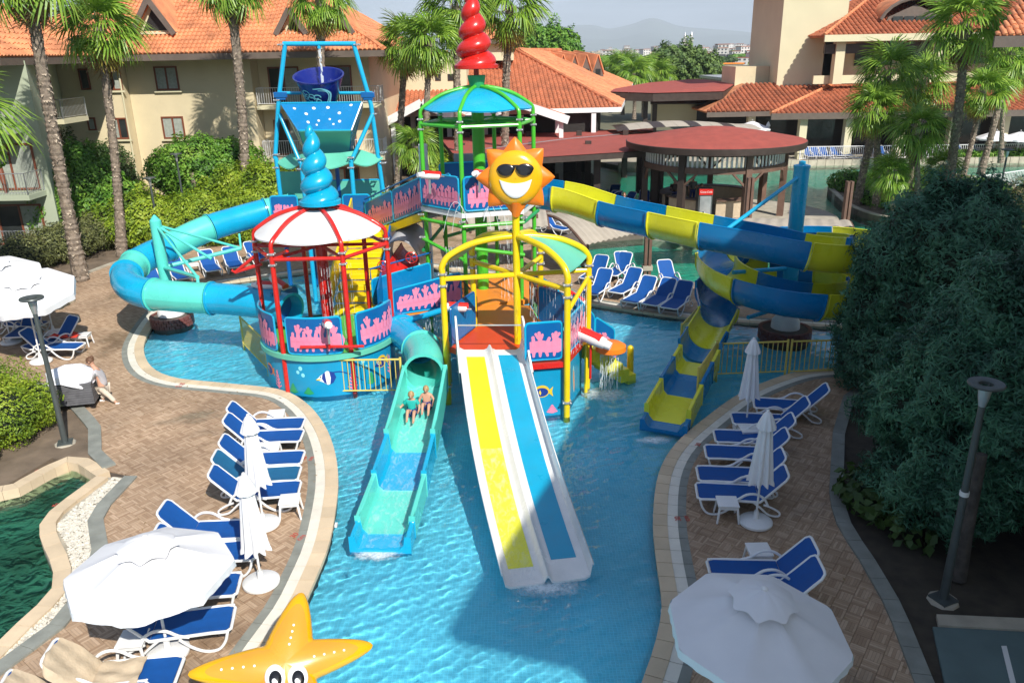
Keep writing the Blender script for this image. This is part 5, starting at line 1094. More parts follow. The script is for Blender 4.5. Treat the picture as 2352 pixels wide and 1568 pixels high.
MB().tube([A+Vector((0, 0, za+1.3)), B+Vector((0, 0, zb+1.3))], .03, 6).build('handrail', 'panelblue', RM)
# lower bridge with coral panel, and the blue wall behind it
LB = thing('lower_bridge', 'low bridge with a long coral panel joining the red tower to the green tower', 'bridge', (-2.6, 23.6, 1))
A = P(905, 727, 1.3); A = PD(905, 722, 22.9); B = PD(1060, 700, 23.9); tA = PD(905, 668, 22.9); tB = PD(1060, 626, 23.9)
panel(LB, surf_flat(A, B, A.z, tA.z, B.z, tB.z), 51); q = MB(); q.slab([A, B, B+Vector((-.4, 1.2, 0)), A+Vector((-.4, 1.2, 0))], .1); q.build('floor', 'orangefloor', LB, smooth=0)
A = PD(858, 702, 24.9); B = PD(990, 655, 25.6); A2 = PD(850, 618, 24.9); B2 = PD(990, 580, 25.6); wf = surf_flat(A, B, A.z, A2.z-.35, B.z, B2.z-.35); panel(LB, wf, None, 'slideblue'); MB().tube([A2+Vector((0, 0, -.35)), A2, B2, B2+Vector((0, 0, -.35))], .03, 6).build('top_rail', 'panelblue', LB)
for px, py in ((880, 612), (945, 592)):
    p = PD(px, py, 25.0); q = MB(); Mx = Matrix.Rotation(R(90), 3, 'X')
    q.lathe([(.17, -.02), (.2, 0), (.17, .02)], 16, p, M=Mx); [q.box(p, (.3, .02, .02), M=Matrix.Rotation(R(a_), 3, 'Y')) for a_ in (0, 60, 120)]; q.build('play_wheel', 'red', LB)
panel(LB, surf_flat((GC.x-1.2, 23.2, 0), (GC.x+.0, 22.9, 0), 1.45, 2.3, 1.45, 2.3), None) if False else None
MB().tube([PD(905, 745, 22.3), PD(1032, 708, 22.0)], .09, 10).build('water_pipe', 'azure', LB)
# red slide under a grey hood
HD = thing('hooded_slide', 'short red slide coming out of a clear grey hood beside the red tower', 'slide', (-3.6, 28, 1.5))
hc = PD(930, 610, 27.0); 
def hood(u, v): a = R(-15+210*u); return Vector((hc.x-.1+.68*math.cos(a)+v*.25, 26.6+1.3*v, hc.z+.05+.95*max(-.2, math.sin(a))+.35*v))
q = MB(); q.grid(hood, 20, 5); q.grid(lambda u, v: hood(u, v)*1.0+Vector((0, .0, -.03)), 20, 5, flip=True); q.build('hood', 'hoodgrey', HD)
flume(HD, [Vector((hc.x+.25, 28.2, hc.z+.55)), Vector((hc.x, 26.9, hc.z+.25)), Vector((hc.x-.25, 25.6, hc.z-.45)), Vector((hc.x-.5, 25.0, hc.z-.7))], [(0, 1, 'red')], r=.48, arc=(185, 355))
# ------------------------------------------------------------ yellow tower with the wide slides
YC = Vector((.16, 20.6, 0)); YR = 1.86; YA = 189; F = 1.45
T4 = thing('yellow_tower', 'hexagonal tower with blue fish base, red floor and coral panels under the yellow frame', 'play tower', YC)
hy = hexpts(YC, YR, YA); b = MB(); hb = [hexpts(YC, YR-.05, YA)[k] for k in range(6)]
dr = [YC+Vector((.1, -.5, 0)), *[hb[1].lerp(hb[2], .45)], hb[2], hb[3], hb[3].lerp(hb[4], .3), YC+Vector((0, .4, 0))]
b.prism(dr, -.42, F-.2); dm = b.build('drum', 'drumblue', T4, smooth=0); hf = hexpts(YC, YR+.02, YA); b = MB(); b.prism([hf[0], Vector((-1.5, 20.1, 0)), Vector((.3, 19.98, 0)), hf[1].lerp(hf[2], .45), *hf[2:]], F-.12, F); b.build('floor', 'redfloor', T4, smooth=0)
b = MB()
for k in (1, 2): b.beam(hexpts(YC, YR+.03, YA)[k].lerp(hexpts(YC, YR+.03, YA)[k+1], .46 if k == 1 else 0)+Vector((0, 0, F-.06)), hexpts(YC, YR+.03, YA)[k+1]+Vector((0, 0, F-.06)), .1, .14)
b.build('floor_edge', 'red', T4, smooth=0)
f1 = surf_flat(hy[1].lerp(hy[2], .46), hy[2].lerp(hy[1], .03), F+.1, F+1.1, F+.1, F+1.1); panel(T4, f1, 61); f2 = surf_flat(hy[2].lerp(hy[3], .05), hy[3].lerp(hy[2], .04), F+.1, F+1.05, F+.1, F+1.05); panel(T4, f2, 62)
panel(T4, surf_flat(hy[5].lerp(hy[0], .08), hy[0].lerp(hy[5], .05), F+.08, F+1.12, F+.08, F+1.12), None, 'slideblue', 'panelblue'); panel(T4, surf_flat(hy[4], hy[3].lerp(hy[4], .45), F+.1, F+1.1, F+.1, F+1.1), None, 'slideblue', 'panelblue')
g1 = surf_flat(hb[1].lerp(hb[2], .45), hb[2], 0, F-.2, 0, F-.2); fish(g1, dm, g1.L*.42, .62, .48, -1, kind=0); weed(g1, dm, g1.L*.72, .0, .22, 'pink', seed=9); g2 = surf_flat(hb[2], hb[3], 0, F-.2, 0, F-.2); bubbles(g2, dm, [(.5, .85, .05), (.42, .72, .045), (.5, .6, .05)])
a = MB(); blob(a, g2, ellipse(1.0, .55, .09, .42, .1), .008); a.build('seal_print', 'decalcyan', dm, smooth=0); a = MB(); blob(a, g2, ellipse(1.02, .5, .05, .34, .1), .011); a.build('belly_print', 'orange', dm, smooth=0)
CF = thing('yellow_canopy', 'bright yellow tubular canopy with arched mint green shade sheets', 'canopy', YC)
zp = 3.72; zc_ = 4.42
for k in (0, 2, 3, 4, 5):
    p = hexpts(YC, YR+.12, YA)[k]; foot = -.42 if k in (0, 2) else (F if k in (4, 5) else -.42)
    MB().tube([Vector((p.x, p.y, foot)), Vector((p.x, p.y, zp-.12))], .085, 12).build('post', 'yellow', CF)
    for zz in (zp-.5, zp-.18, ) + ((.35,) if k in (0, 2) else ()): clamp(CF, (p.x, p.y, zz), r_=.09)
    d = (p-YC); q = MB(); q.tube([p+Vector((0, 0, zp-.15)), p+Vector((0, 0, zp+.02)), YC+d*.9+Vector((0, 0, zp+.3)), YC+d*.6+Vector((0, 0, zc_-.12)), YC+d*.25+Vector((0, 0, zc_)), YC+d*.06+Vector((0, 0, zc_+.02))], .085, 10, smooth=5); q.build('arch', 'yellow', CF)
    q = MB(); q.tube([YC+Vector((0, 0, zp-.32)), p+Vector((0, 0, zp-.32))], .07, 9); q.build('spoke', 'yellow', CF)
MB().tube([YC+Vector((0, 0, F)), YC+Vector((0, 0, 5.25))], .10, 12).build('post', 'yellow', CF)
p2, p3 = hexpts(YC, YR+.12, YA)[2], hexpts(YC, YR+.12, YA)[3]; MB().tube([p2+Vector((0, 0, zp-.9)), p3+Vector((0, 0, zp-.5))], .06, 8).build('beam', 'yellow', CF)
for (ka, kb) in ((2, 3), (5, 0)):
    pa, pb_ = hexpts(YC, YR+.08, YA)[ka], hexpts(YC, YR+.08, YA)[kb]
    def sh(u, v): 
        p = (YC+(pa-YC)*v).lerp(YC+(pb_-YC)*v, u); return Vector((p.x, p.y, zc_+.05-(zc_-zp-.05)*v**2.2-.06*math.sin(math.pi*u)*v))
    q = MB(); q.grid(lambda u, v: sh(u, .12+.88*v), 8, 10); q.grid(lambda u, v: sh(u, .12+.88*v)-Vector((0, 0, .03)), 8, 10, flip=True); q.build('shade_sheet', 'mint', CF)
# smiling sun
sunc = PD(1184, 408, 20.5); SN = thing('sun_figure', 'smiling orange sun with black sunglasses and white grin on the yellow pole', 'figure', sunc)
q_ = (Vector((0, 0, CAMH-1.2))-sunc).normalized(); q_.z *= .5; q_.normalize(); Mx = q_.to_track_quat('Z', 'Y').to_matrix()
def SV(x, y, z): return sunc + Mx @ Vector((x, y, z))
NR = 8; N_ = 128; vs = []; 
def rayr(a): 
    k = (a*NR/(2*math.pi)+.5) % 1.0; w_ = abs(k-.5)*2; return .74+.27*(1-w_)**1.25*(1 if True else 0)
rings = [(0, .13), (.5, .13), (.8, .10), (.93, .05), (1, 0), (.93, -.05), (.8, -.09), (0, -.1)]; b = MB(); base = []
for fr_, zz in rings: base += [SV(rayr(2*math.pi*i/N_+R(90))*fr_*math.sin(2*math.pi*i/N_), rayr(2*math.pi*i/N_+R(90))*fr_*math.cos(2*math.pi*i/N_), zz) for i in range(N_)]
b.add(base, [(j*N_+(i+1) % N_, j*N_+i, (j+1)*N_+i, (j+1)*N_+(i+1) % N_) for j in range(len(rings)-1) for i in range(N_)]); b.build('rays', 'orange', SN, smooth=60)
M4 = Mx.to_3x3()
MB().lathe([(.69, .02), (.685, .12), (.60, .2), (.5, .245), (.3, .27), (.01, .28)], 64, sunc, M=M4).build('face', 'sunface', SN, smooth=60)
def onface(x, y, lift=0): r_ = math.hypot(x, y)/.66; return SV(x, y, .28-.10*r_**3*1.0-(.05*max(0, r_-.8)) + lift)
def patch(pts, m, nm, lift=.012, thick=.03):
    n = len(pts); c = (sum(p[0] for p in pts)/n, sum(p[1] for p in pts)/n); b = MB(); lv = []
    for s_ in (0, .33, .66, .94): lv += [onface(c[0]+(p[0]-c[0])*s_, c[1]+(p[1]-c[1])*s_, lift+thick) for p in pts]
    lv += [onface(p[0], p[1], lift+thick*.6) for p in pts]+[onface(p[0], p[1], -.01) for p in pts]
    b.add(lv, [(j*n+i, j*n+(i+1) % n, (j+1)*n+(i+1) % n, (j+1)*n+i) for j in range(5) for i in range(n)]); return b.build(nm, m, SN, smooth=60)
mouth = [(x, -.02-.10*(1-(x/.41)**2)) for x in np.linspace(-.41, .41, 14)]+[(x, -.02-.10*(1-(x/.41)**2)-.36*(1-(x/.41)**2)**.6-.015) for x in np.linspace(.41, -.41, 14)]
patch([(x, y) for x, y in mouth][::-1], 'decalwhite', 'grin')
for s in (-1, 1):
    g = [(s*(.24+.21*math.cos(t)*(1.0 if math.sin(t) < 0 else 1.08)), .235+.16*math.sin(t)*(1.05 if math.sin(t) < 0 else .85)) for t in np.linspace(0, 2*math.pi, 25)[:-1]]
    patch(g if s > 0 else g[::-1], 'black', 'sunglass_lens', .02, .045)
patch([(-.08, .30), (.08, .30), (.08, .345), (-.08, .345)], 'black', 'sunglass_bridge', .02, .045)
MB().tube([SV(0, -.62, 0), SV(0, -.9, -.02), YC+Vector((0, 0, 5.3)), YC+Vector((0, 0, 5.1))], [.2, .12, .09, .15], 12).build('neck', 'orange', SN)
# wide slide: white body, yellow and blue lanes
WS = thing('twin_slide', 'wide white slide with one yellow lane and one blue lane running into the pool', 'slide', (0, 16, 0))
TL, TR = PD(1050, 790, 20.05), PD(1199, 784, 19.95); TL.z = TR.z = 0; BL, BR_ = P(1152, 1348), P(1364, 1322)
prof = [(0, 1.5), (.05, 1.49), (.12, 1.38), (.25, 1.1), (.4, .80), (.55, .52), (.7, .29), (.82, .15), (.92, .06), (1.0, -.02)]
def zprof(v):
    for (a, za_), (b_, zb_) in zip(prof, prof[1:]):
        if v <= b_: t = (v-a)/(b_-a); return za_+(zb_-za_)*t
    return prof[-1][1]
def ws(u, v, h=0):
    l = TL.lerp(BL, v); r_ = TR.lerp(BR_, v); l = l+Vector((-.10*math.sin(math.pi*v), 0, 0)); r_ = r_+Vector((-.02*math.sin(math.pi*v), 0, 0)); p = l.lerp(r_, u); p.z = zprof(v)+h; return p
def strip(us, hs, m, nm, v0=0, v1=1, nv=36, th=.05):
    b = MB(); n = len(us); vs = []
    for j in range(nv+1):
        v = v0+(v1-v0)*j/nv; vs += [ws(u, v, h) for u, h in zip(us, hs)]+[ws(u, v, h-th) for u, h in zip(us, hs)]
    fs = []
    for j in range(nv):
        A = j*2*n; B = A+2*n
        for i in range(n-1): fs += [(A+i, B+i, B+i+1, A+i+1), (A+n+i, A+n+i+1, B+n+i+1, B+n+i)]
        fs += [(A, A+n, B+n, B), (A+n-1, B+n-1, B+2*n-1, A+2*n-1)]
    for A in (0, nv*2*n): fs += [(A+i, A+i+1, A+n+i+1, A+n+i) for i in range(n-1)]
    b.add(vs, fs); return b.build(nm, m, WS, smooth=45)
strip([0, .012, .04, .1, .41, .46, .485, .5, .515, .54, .59, .9, .96, .985, 1.0], [.3, .31, .06, 0, 0, .04, .13, .15, .13, .04, 0, 0, .06, .32, .3], 'slidewhite', 'slide_bed', nv=48)
strip([.12, .395], [.008, .008], 'yellowlane', 'yellow_lane', .06, .945, th=.02); strip([.605, .885], [.008, .008], 'bluelane', 'blue_lane', .05, .93, th=.02)
for s, u in ((0, .006), (1, .994)):
    b = MB(); vv = [0, .02, .05, .09, .14, .2]; hh = [.95, .93, .8, .6, .42, .28]
    pts_ = [ws(u, v, h) for v, h in zip(vv, hh)]; lo = [ws(u, v, -.1) for v in vv]; o_ = Vector((.05 if s else -.05, 0, 0))
    b.add(pts_+lo+[p+o_ for p in pts_]+[p+o_ for p in lo], [(i, i+1, 7+i, 6+i) for i in range(5)]+[(12+i, 18+i, 19+i, 13+i) for i in range(5)]+[(i, 12+i, 13+i, 1+i) for i in range(5)]+[(0, 6, 18, 12)]); b.build('start_wing', 'slidewhite', WS, smooth=0)
for v, u in ((.2, .5), (.45, .5), (.7, .5)): b = MB(); p = ws(u, v); b.tube([Vector((p.x, p.y, -.42)), Vector((p.x, p.y, p.z-.05))], .07, 10); b.build('support', 'slidewhite', WS)
b = MB(); b.add([ws(0, 0, -.05), ws(1, 0, -.05), ws(1, 0, -.3), ws(0, 0, -.3)], [(0, 1, 2, 3)]); b.build('lip', 'slidewhite', WS, smooth=0)
MB().tube([ws(.02, .02, .75), ws(.98, .02, .75)], .02, 6).build('grab_bar', 'galv', WS)
# stairs at the right of the yellow tower
SS = thing('entry_stairs', 'yellow steps with coral side panels leading from the yellow tower into the pool', 'stairs', (2.8, 21.3, 0))
A = hy[3]+Vector((.02, .25, 0)); B = PD(1432, 868, 21.9); B.z = 0; dS = (B-A).normalized(); nS = Vector((dS.y, -dS.x, 0))
fr1 = surf_flat(A+nS*-.5, A.lerp(B, .5)-nS*.5, F-.1, F+1.1, .55, 1.75); panel(SS, fr1, 71); panel(SS, surf_flat(A.lerp(B, .52)-nS*.5, B-nS*.5, .5, 1.72, .05, 1.2), 72)
for k in range(6): c = A.lerp(B, (k+.5)/6); MB().box(c+nS*.05+Vector((0, 0, (F-.12)*(1-(k+.6)/6.2)-.2)), ((B-A).length/6+.05, 1.0, .4), rz=math.atan2(dS.y, dS.x)).build('step', 'brightyellow', SS, smooth=0, bevel=.02)
MB().tube([PD(1448, 862, 21.9)-Vector((0, 0, .4)), PD(1448, 800, 21.9)], .1, 12).build('end_post', 'yellow', SS); MB().ball(PD(1448, 800, 21.9), .1, 8).build('post_cap', 'yellow', SS)
CU = thing('spray_cup', 'orange water spray cup on a thin yellow pole beside the tower stairs', 'water toy', PD(1393, 870, 20.6)); cc = PD(1403, 795, 20.6)
MB().lathe([(.02, .12), (.28, .11), (.42, .03), (.43, -.1), (.38, -.14), (.35, -.06), (.02, -.02)], 20, cc).build('cup', 'orange', CU); MB().tube([PD(1347, 790, 20.6), Vector((PD(1347, 790, 20.6).x, 20.6, -.4))], .05, 8).build('pole', 'yellow', CU); MB().tube([PD(1347, 790, 20.6), cc+Vector((0, 0, .05))], .04, 8).build('arm', 'yellow', CU)
cannon(1357, 775, 20.3, -25, -18, 'large red and white water cannon by the orange spray cup', scale=1.5, stand=1.2); cannon(1330, 690, 22.5, -40, -20, 'red and white water cannon above the blue panels between the yellow posts'); cannon(1045, 705, 20.9, 200, 10, 'white water cannon at the left yellow post')
cannon(1255, 665, 22.6, -60, 5, 'red and white water cannon behind the yellow frame')
# deck and net between green and yellow towers
WB = thing('walkway', 'orange floored walkway with net between the green and yellow towers', 'bridge', (0, 23, 1.4)); q = MB(); a = Vector((-1.6, 24.5, 1.4)); b_ = Vector((.6, 24.2, 1.4)); c = hy[4]+Vector((0, .1, 1.44)); d = hy[5]+Vector((0, .1, 1.44)); q.slab([d, c, b_, a], .1); q.build('floor', 'orangefloor', WB, smooth=0)
railing(WB, [a, d], .9, 'darkwood', .1, name='net', r_=.008, rail=.02); railing(WB, [b_, c], .9, 'darkwood', .1, name='net', r_=.008, rail=.02)
panel(WB, surf_flat((.75, 24.4, 0), (1.4, 22.6, 0), 1.45, 2.4, 1.45, 2.4), 77)
# thin falls of water from the frames
WF = thing('water_threads', 'thin threads of falling water under the canopies', 'water'); WF['kind'] = 'stuff'; bpy.data.objects.remove(WF)
m, t, b = new_mat('spray'); tr = t.nodes.new('ShaderNodeBsdfTransparent'); ms = t.nodes.new('ShaderNodeMixShader'); ms.inputs[0].default_value = .45; b.inputs['Base Color'].default_value = (.85, .92, .95, 1); b.inputs['Roughness'].default_value = .3; t.links.new(tr.outputs[0], ms.inputs[1]); t.links.new(b.outputs[0], ms.inputs[2]); t.links.new(ms.outputs[0], t.nodes['Material Output'].inputs[0])
q = MB(); rg = random.Random(2)
def threads(p, r_, z1, n, w_=.008):
    for _ in range(n):
        a = rg.uniform(0, 6.28); o_ = r_*rg.random()**.5; x = p.x+o_*math.cos(a); y = p.y+o_*math.sin(a); z = p.z
        while z > z1: l = rg.uniform(.08, .35); q.tube([(x, y, z), (x+rg.uniform(-.01, .01), y, max(z1, z-l))], w_*rg.uniform(.5, 1), 4, caps=False); z -= l+rg.uniform(.03, .3)
threads(cc-Vector((0, 0, .1)), .3, 0, 46, .009); threads(PD(735, 112, 31), .05, bc.z+bt*.4, 6, .03)
mid = (p2+p3)/2
for k in range(9): threads(p2.lerp(p3, (k+1)/10)+Vector((0, 0, zp-.9+.4*(k+1)/10)), .01, F, 2, .008)
threads(GC+Vector((-.8, -1.4, 3.2)), .35, 1.4, 30, .008); threads(RC+Vector((.5, -.6, 3.4)), .5, 1.2, 26, .006); threads(Vector((-2.2, 21.9, 1.7)), .4, 0, 26, .01); threads(GC+Vector((.9, -1.3, 4.1)), .3, 1.4, 14, .007); threads(Vector((.9, 19.9, 3.3)), .5, F, 14, .006)
for s in (-1, 1):
    for k in range(3): base_ = GC+Vector((-.1+.25*s, -1.9, 4.1)); q.tube([base_+Vector((s*(.1+.12*k)*t_*2.2, 0, .55*(1-(2*t_-1)**2)*(1+.2*k)-t_*.3)) for t_ in np.linspace(0, 1, 9)], .009, 4, caps=False)
o = q.build('water_threads', 'spray'); tag(o, 'thin threads of water falling from the tower sprays', kind='stuff')
# ------------------------------------------------------------ long slides
TUr = .46
LT = thing('tube_slide', 'closed turquoise and blue tube slide looping round its post at the left', 'slide', (-11, 27, 0))
pth = [Vector(p) for p in ((-8.6, 31.6, 3.4), (-9.5, 31.5, 3.25), (-10.4, 30.9, 3.1), (-11.6, 29.9, 2.85), (-12.6, 28.9, 2.45), (-13.2, 27.6, 2.22), (-13.05, 26.2, 2.02), (-12.1, 25.0, 1.88), (-10.6, 24.5, 1.82), (-9.0, 24.2, 1.80), (-7.6, 23.7, 1.78), (-6.7, 23.2, 1.7))]
flume(LT, pth, [(0, .07, 'turq'), (.07, .22, 'azure'), (.22, .335, 'turq'), (.335, .44, 'azure'), (.44, .50, 'turq'), (.50, .665, 'azure'), (.665, .80, 'turq'), (.80, 1, 'azure')], r=TUr, arc=(0, 360), n=24)
a = Vector((-12.2, 27.25, 0)); po = thing('slide_post', 'turquoise post with arms carrying the loop of the tube slide', 'post', a)
MB().tube([a+Vector((0, 0, .5)), a+Vector((0, 0, 3.75))], .19, 16).build('pole', 'turq', po); MB().tube([a+Vector((0, 0, 3.75)), a+Vector((0, 0, 3.95))], [.19, .03], 12).build('cap', 'turq', po)
e1_, e2_ = Vector((-9.95, 28.9, 2.35)), Vector((-10.1, 24.9, 2.35)); m1 = a+Vector((0, 0, 2.1))
for e in (e1_, e2_):
    MB().tube([m1, e], .07, 8).build('arm', 'turq', po); MB().tube([a+Vector((0, 0, 3.6)), e], .045, 8).build('stay', 'turq', po)
MB().tube([a+Vector((0, 0, 3.6)), (e1_+e2_)/2+Vector((-.3, 0, .1))], .05, 8).build('stay', 'turq', po); MB().tube([e1_, e1_+Vector((-.2, .6, .4))], .04, 8).build('hanger', 'turq', po); MB().tube([e2_, e2_+Vector((.1, -.3, -.3))], .05, 8).build('hanger', 'turq', po)
def plinth(name, label, c, r_, h):
    t = thing(name, label, 'pedestal', c); n = 26; 
    for row in range(3):
        for k in range(n): a_ = 2*math.pi*(k+.5*(row % 2))/n; MB().box(Vector(c)+Vector((r_*math.cos(a_), r_*math.sin(a_), .06+row*h/3)), (.12, 2*math.pi*r_/n-.012, h/3-.012), rz=a_).build('mosaic_tile', 'mosaic', t, smooth=0)
    MB().lathe([(r_*.99, -.42), (r_*.99, h*.9), (.02, h*.98)], 32, c).build('core', 'grout', t); MB().lathe([(.46, h), (.44, h+.25), (.3, h+.42), (.02, h+.46)], 24, c).build('foot', 'white', t); return t
plinth('slide_pedestal', 'round dark red tiled pedestal with white foot under the turquoise slide post', a, .68, .36)
fl1 = thing('print', '', ''); bpy.data.objects.remove(fl1)
SPc = Vector((8.95, 24.6, 0)); plinth('slide_pedestal', 'round dark red tiled pedestal with white dome under the blue spiral post', SPc, .78, .36)
sp = thing('spiral_post', 'tall thick blue post in the middle of the spiral slide', 'post', SPc); MB().tube([SPc+Vector((0, 0, .6)), SPc+Vector((0, 0, 5.55))], .235, 20).build('pole', 'azure', sp); MB().lathe([(.25, 5.5), (.25, 5.58), (.1, 5.62), (.1, 5.7), (.02, 5.72)], 18, SPc).build('cap', 'azure', sp)
MB().tube([SPc+Vector((-.1, -.1, 5.25)), Vector((6.3, 23.0, 3.95))], .06, 8).build('stay', 'azure', sp)
for zz, an in ((2.35, 200), (2.3, 20), (1.0, 130), (1.5, 300), (2.4, 100), (1.1, 220)): MB().tube([SPc+Vector((0, 0, zz)), SPc+Vector((2.2*math.cos(R(an)), 2.2*math.sin(R(an)), zz+.1))], .07, 8).build('arm', 'azure', sp)
SPz = [(215, 3.2), (270, 2.9), (360, 2.5), (450, 2.12), (540, 1.8), (630, 1.45), (720, 1.2), (810, .98), (880, .8)]
def hz(t):
    for (a, za_), (b_, zb_) in zip(SPz, SPz[1:]):
        if t <= b_: return za_+(zb_-za_)*(t-a)/(b_-a)
    return .8
sr = .58
pth = [Vector((.8, 27.2, 4.0)), Vector((2.1, 26.6, 3.85)), Vector((3.3, 25.8, 3.55)), Vector((4.6, 24.8, 3.4)), Vector((5.9, 23.7, 3.28))]
pth += [SPc+Vector((2.35*math.cos(R(t)), 2.35*math.sin(R(t)), hz(t))) for t in range(232, 881, 24)]
pth = [p+Vector((0, 0, sr)) for p in pth]
OS = thing('spiral_slide', 'open yellow and blue spiral slide winding twice round the blue post', 'slide', SPc)
end = [Vector((6.45, 23.6, .72+sr)), Vector((5.9, 22.4, .6+sr)), Vector((5.35, 21.3, .46+sr)), Vector((4.85, 20.3, .3+sr)), Vector((4.35, 19.3, .14+sr)), Vector((3.75, 18.0, .0+sr))]
full_ = pth; ca = ['slideblue', 'brightyellow']; n_ = 15; cuts = [0, .065, .125, .185, .245, .32, .40, .47, .535, .60, .66, .725, .79, .85, .92, 1.0]
pp = crom(full_, 8); LL = [0]
for a, b_ in zip(pp, pp[1:]): LL.append(LL[-1]+(b_-a).length)
def scr(p): d = p-Vector((0, 0, CAMH)); z = d.dot(fw); return 1176+FOC*d.dot(rt)/z
def ucross(px, nth=0):
    k = 0
    for i in range(len(pp)-1):
        if (scr(pp[i])-px)*(scr(pp[i+1])-px) <= 0:
            if k == nth: return LL[i]/LL[-1]
            k += 1
    return 1.0
cuts0 = [0, .045, .115, .175, .235, .325, .40, .47, .535, .60, .655, .725, .80, .87, .935, 1.0]
lm = (ucross(1670, 1)+ucross(1670, 2))/2; cs = [ucross(1285), ucross(1392), ucross(1520), ucross(1632), ucross(1862), ucross(1985), ucross(1999, 1), ucross(1891, 1), ucross(1753, 1), ucross(1690, 1), lm, ucross(1718, 2), ucross(1886, 2), ucross(1990, 2), ucross(1990, 3), ucross(1880, 3), ucross(1770, 3), ucross(1700, 3)]; cuts = [0]+cs+[1.0]
flume(OS, full_, [(cuts[i], cuts[i+1], ca[i % 2]) for i in range(len(cuts)-1) if cuts[i+1]-cuts[i] > .01], r=sr, arc=(178, 362), n=14, wall=.28, steps=8)
ES = thing('slide_runout', 'blue and yellow stepped run-out of the spiral slide ending in the pool', 'slide', end[2])
def box_flume(root, path, sections, wdt, h, th=.05, n=4, rim=.09):
    pth = crom(path, n); 
    Ls = [0]
    for a, b in zip(pth, pth[1:]): Ls.append(Ls[-1]+(b-a).length)
    T = Ls[-1]
    def at(u):
        s_ = u*T; j = 0
        while j < len(Ls)-2 and Ls[j+1] < s_: j += 1
        t = (s_-Ls[j])/max(1e-9, Ls[j+1]-Ls[j]); p = pth[j].lerp(pth[j+1], t); d = (pth[min(len(pth)-1, j+2)]-pth[max(0, j-1)]).normalized(); return p, d
    for (u0, u1, m, hh) in sections:
        k = 6; W = wdt/2; b = MB(); vs = []
        prof = [(-W-rim, hh), (-W-rim, -.12), (W+rim, -.12), (W+rim, hh), (W, hh), (W-.03, .12), (W-.14, 0), (-W+.14, 0), (-W+.03, .12), (-W, hh)]; m_ = len(prof)
        for i in range(k+1):
            u = u0+(u1-u0)*i/k; p, d = at(min(.9999, u)); sd = Vector((d.y, -d.x, 0)).normalized(); upv = Vector((0, 0, 1))
            vs += [p+sd*x+upv*y for x, y in prof]
        fs = [(i*m_+j, i*m_+(j+1) % m_, (i+1)*m_+(j+1) % m_, (i+1)*m_+j) for i in range(k) for j in range(m_)]; fs += [tuple(range(m_)), tuple(range(k*m_+m_-1, k*m_-1, -1))]
        b.add(vs, fs); b.build('slide_section', m, root, smooth=40, bevel=.015)
ep = [full_[-1]-Vector((0, 0, sr-.02))]+[p-Vector((0, 0, sr)) for p in end]
flume(ES, [full_[-1]+Vector((0, .0, 0)), full_[-1].lerp(end[0], .6), end[0], end[1], end[2]], [(0, .42, 'slideblue'), (.42, .8, 'brightyellow'), (.8, 1, 'slideblue')], r=sr*.95, arc=(180, 360), wall=.1)
box_flume(ES, [end[2]-Vector((0, 0, sr)), end[3]-Vector((0, 0, sr)), end[4]-Vector((0, 0, sr)), end[5]-Vector((0, 0, sr))], [(.0, .2, 'brightyellow', .5), (.2, .52, 'slideblue', .5), (.52, .9, 'brightyellow', .45), (.9, 1.0, 'slideblue', .2)], 1.0, .5)
# front turquoise slide
FS = thing('front_slide', 'turquoise slide with a tube mouth running open into the pool beside the twin slide', 'slide', (-2.6, 17, 0))
flume(FS, [Vector((-4.0, 23.6, 1.25)), Vector((-3.55, 22.9, 1.22)), Vector((-3.0, 22.0, 1.18)), Vector((-2.6, 21.2, 1.14))], [(0, .45, 'slideblue'), (.45, 1, 'azure')], r=.44, arc=(0, 360), n=22)
flume(FS, [Vector((-2.6, 21.2, 1.14)), Vector((-2.4, 20.4, 1.12)), Vector((-2.35, 19.5, 1.06))], [(0, 1, 'turq')], r=.47, arc=(0, 360), n=22)
box_flume(FS, [Vector((-2.33, 19.6, .62)), Vector((-2.36, 18.3, .42)), Vector((-2.42, 16.8, .2)), Vector((-2.5, 15.2, .06)), Vector((-2.62, 13.1, -.02))], [(0, .45, 'turq', .62), (.45, .68, 'azure', .5), (.68, .92, 'turq', .42), (.92, 1.0, 'azure', .3)], 1.0, .5)
MB().tube([(-2.35, 20.3, -.4), (-2.35, 20.3, .8)], .08, 10).build('support', 'turq', FS); MB().tube([(-2.4, 18.0, -.4), (-2.4, 18.0, .3)], .08, 10).build('support', 'turq', FS)
# yellow guard fences standing in the water
def ywfence(pts, label):
    t = thing('guard_fence', label, 'fence', pts[0], group='yellow guard fences in the pool')
    for a, b in zip(pts, pts[1:]):
        a = Vector(a); b = Vector(b); q = MB(); q.tube([a+Vector((0, 0, .98)), b+Vector((0, 0, .98))], .028, 8); q.build('top_rail', 'fence', t); q = MB(); q.tube([a+Vector((0, 0, .05)), b+Vector((0, 0, .05))], .022, 8); q.build('bottom_rail', 'fence', t); k = max(2, round((b-a).length/.145))
        for i in range(k+1): p = a.lerp(b, i/k); q = MB(); (q.tube([p+Vector((0, 0, -.4)), p+Vector((0, 0, 1.04))], .035, 8) if i in (0, k) else q.tube([p+Vector((0, 0, .05)), p+Vector((0, 0, .98))], .013, 6)); q.build('post' if i in (0, k) else 'bar', 'fence', t)
ywfence([P(768, 901), P(924, 899)], 'yellow fence in front of the round fish tower'); ywfence([P(1645, 862), P(1803, 856)], 'yellow fence nearer the blue and yellow run-out'); ywfence([P(1812, 856), P(1945, 852), P(2060, 846)], 'long yellow fence below the spiral slide pedestal'); ywfence([P(978, 825), P(1035, 862)], 'short yellow fence between tube mouth and yellow post'); ywfence([P(560, 792), P(616, 850)], 'slanting yellow fence at the left of the fish tower'); ywfence([P(1562, 815), P(1600, 770)], 'short yellow fence to the left of the run-out')
ywfence([P(1642, 858), P(1600, 925)], 'small yellow fence close to the side of the run-out')
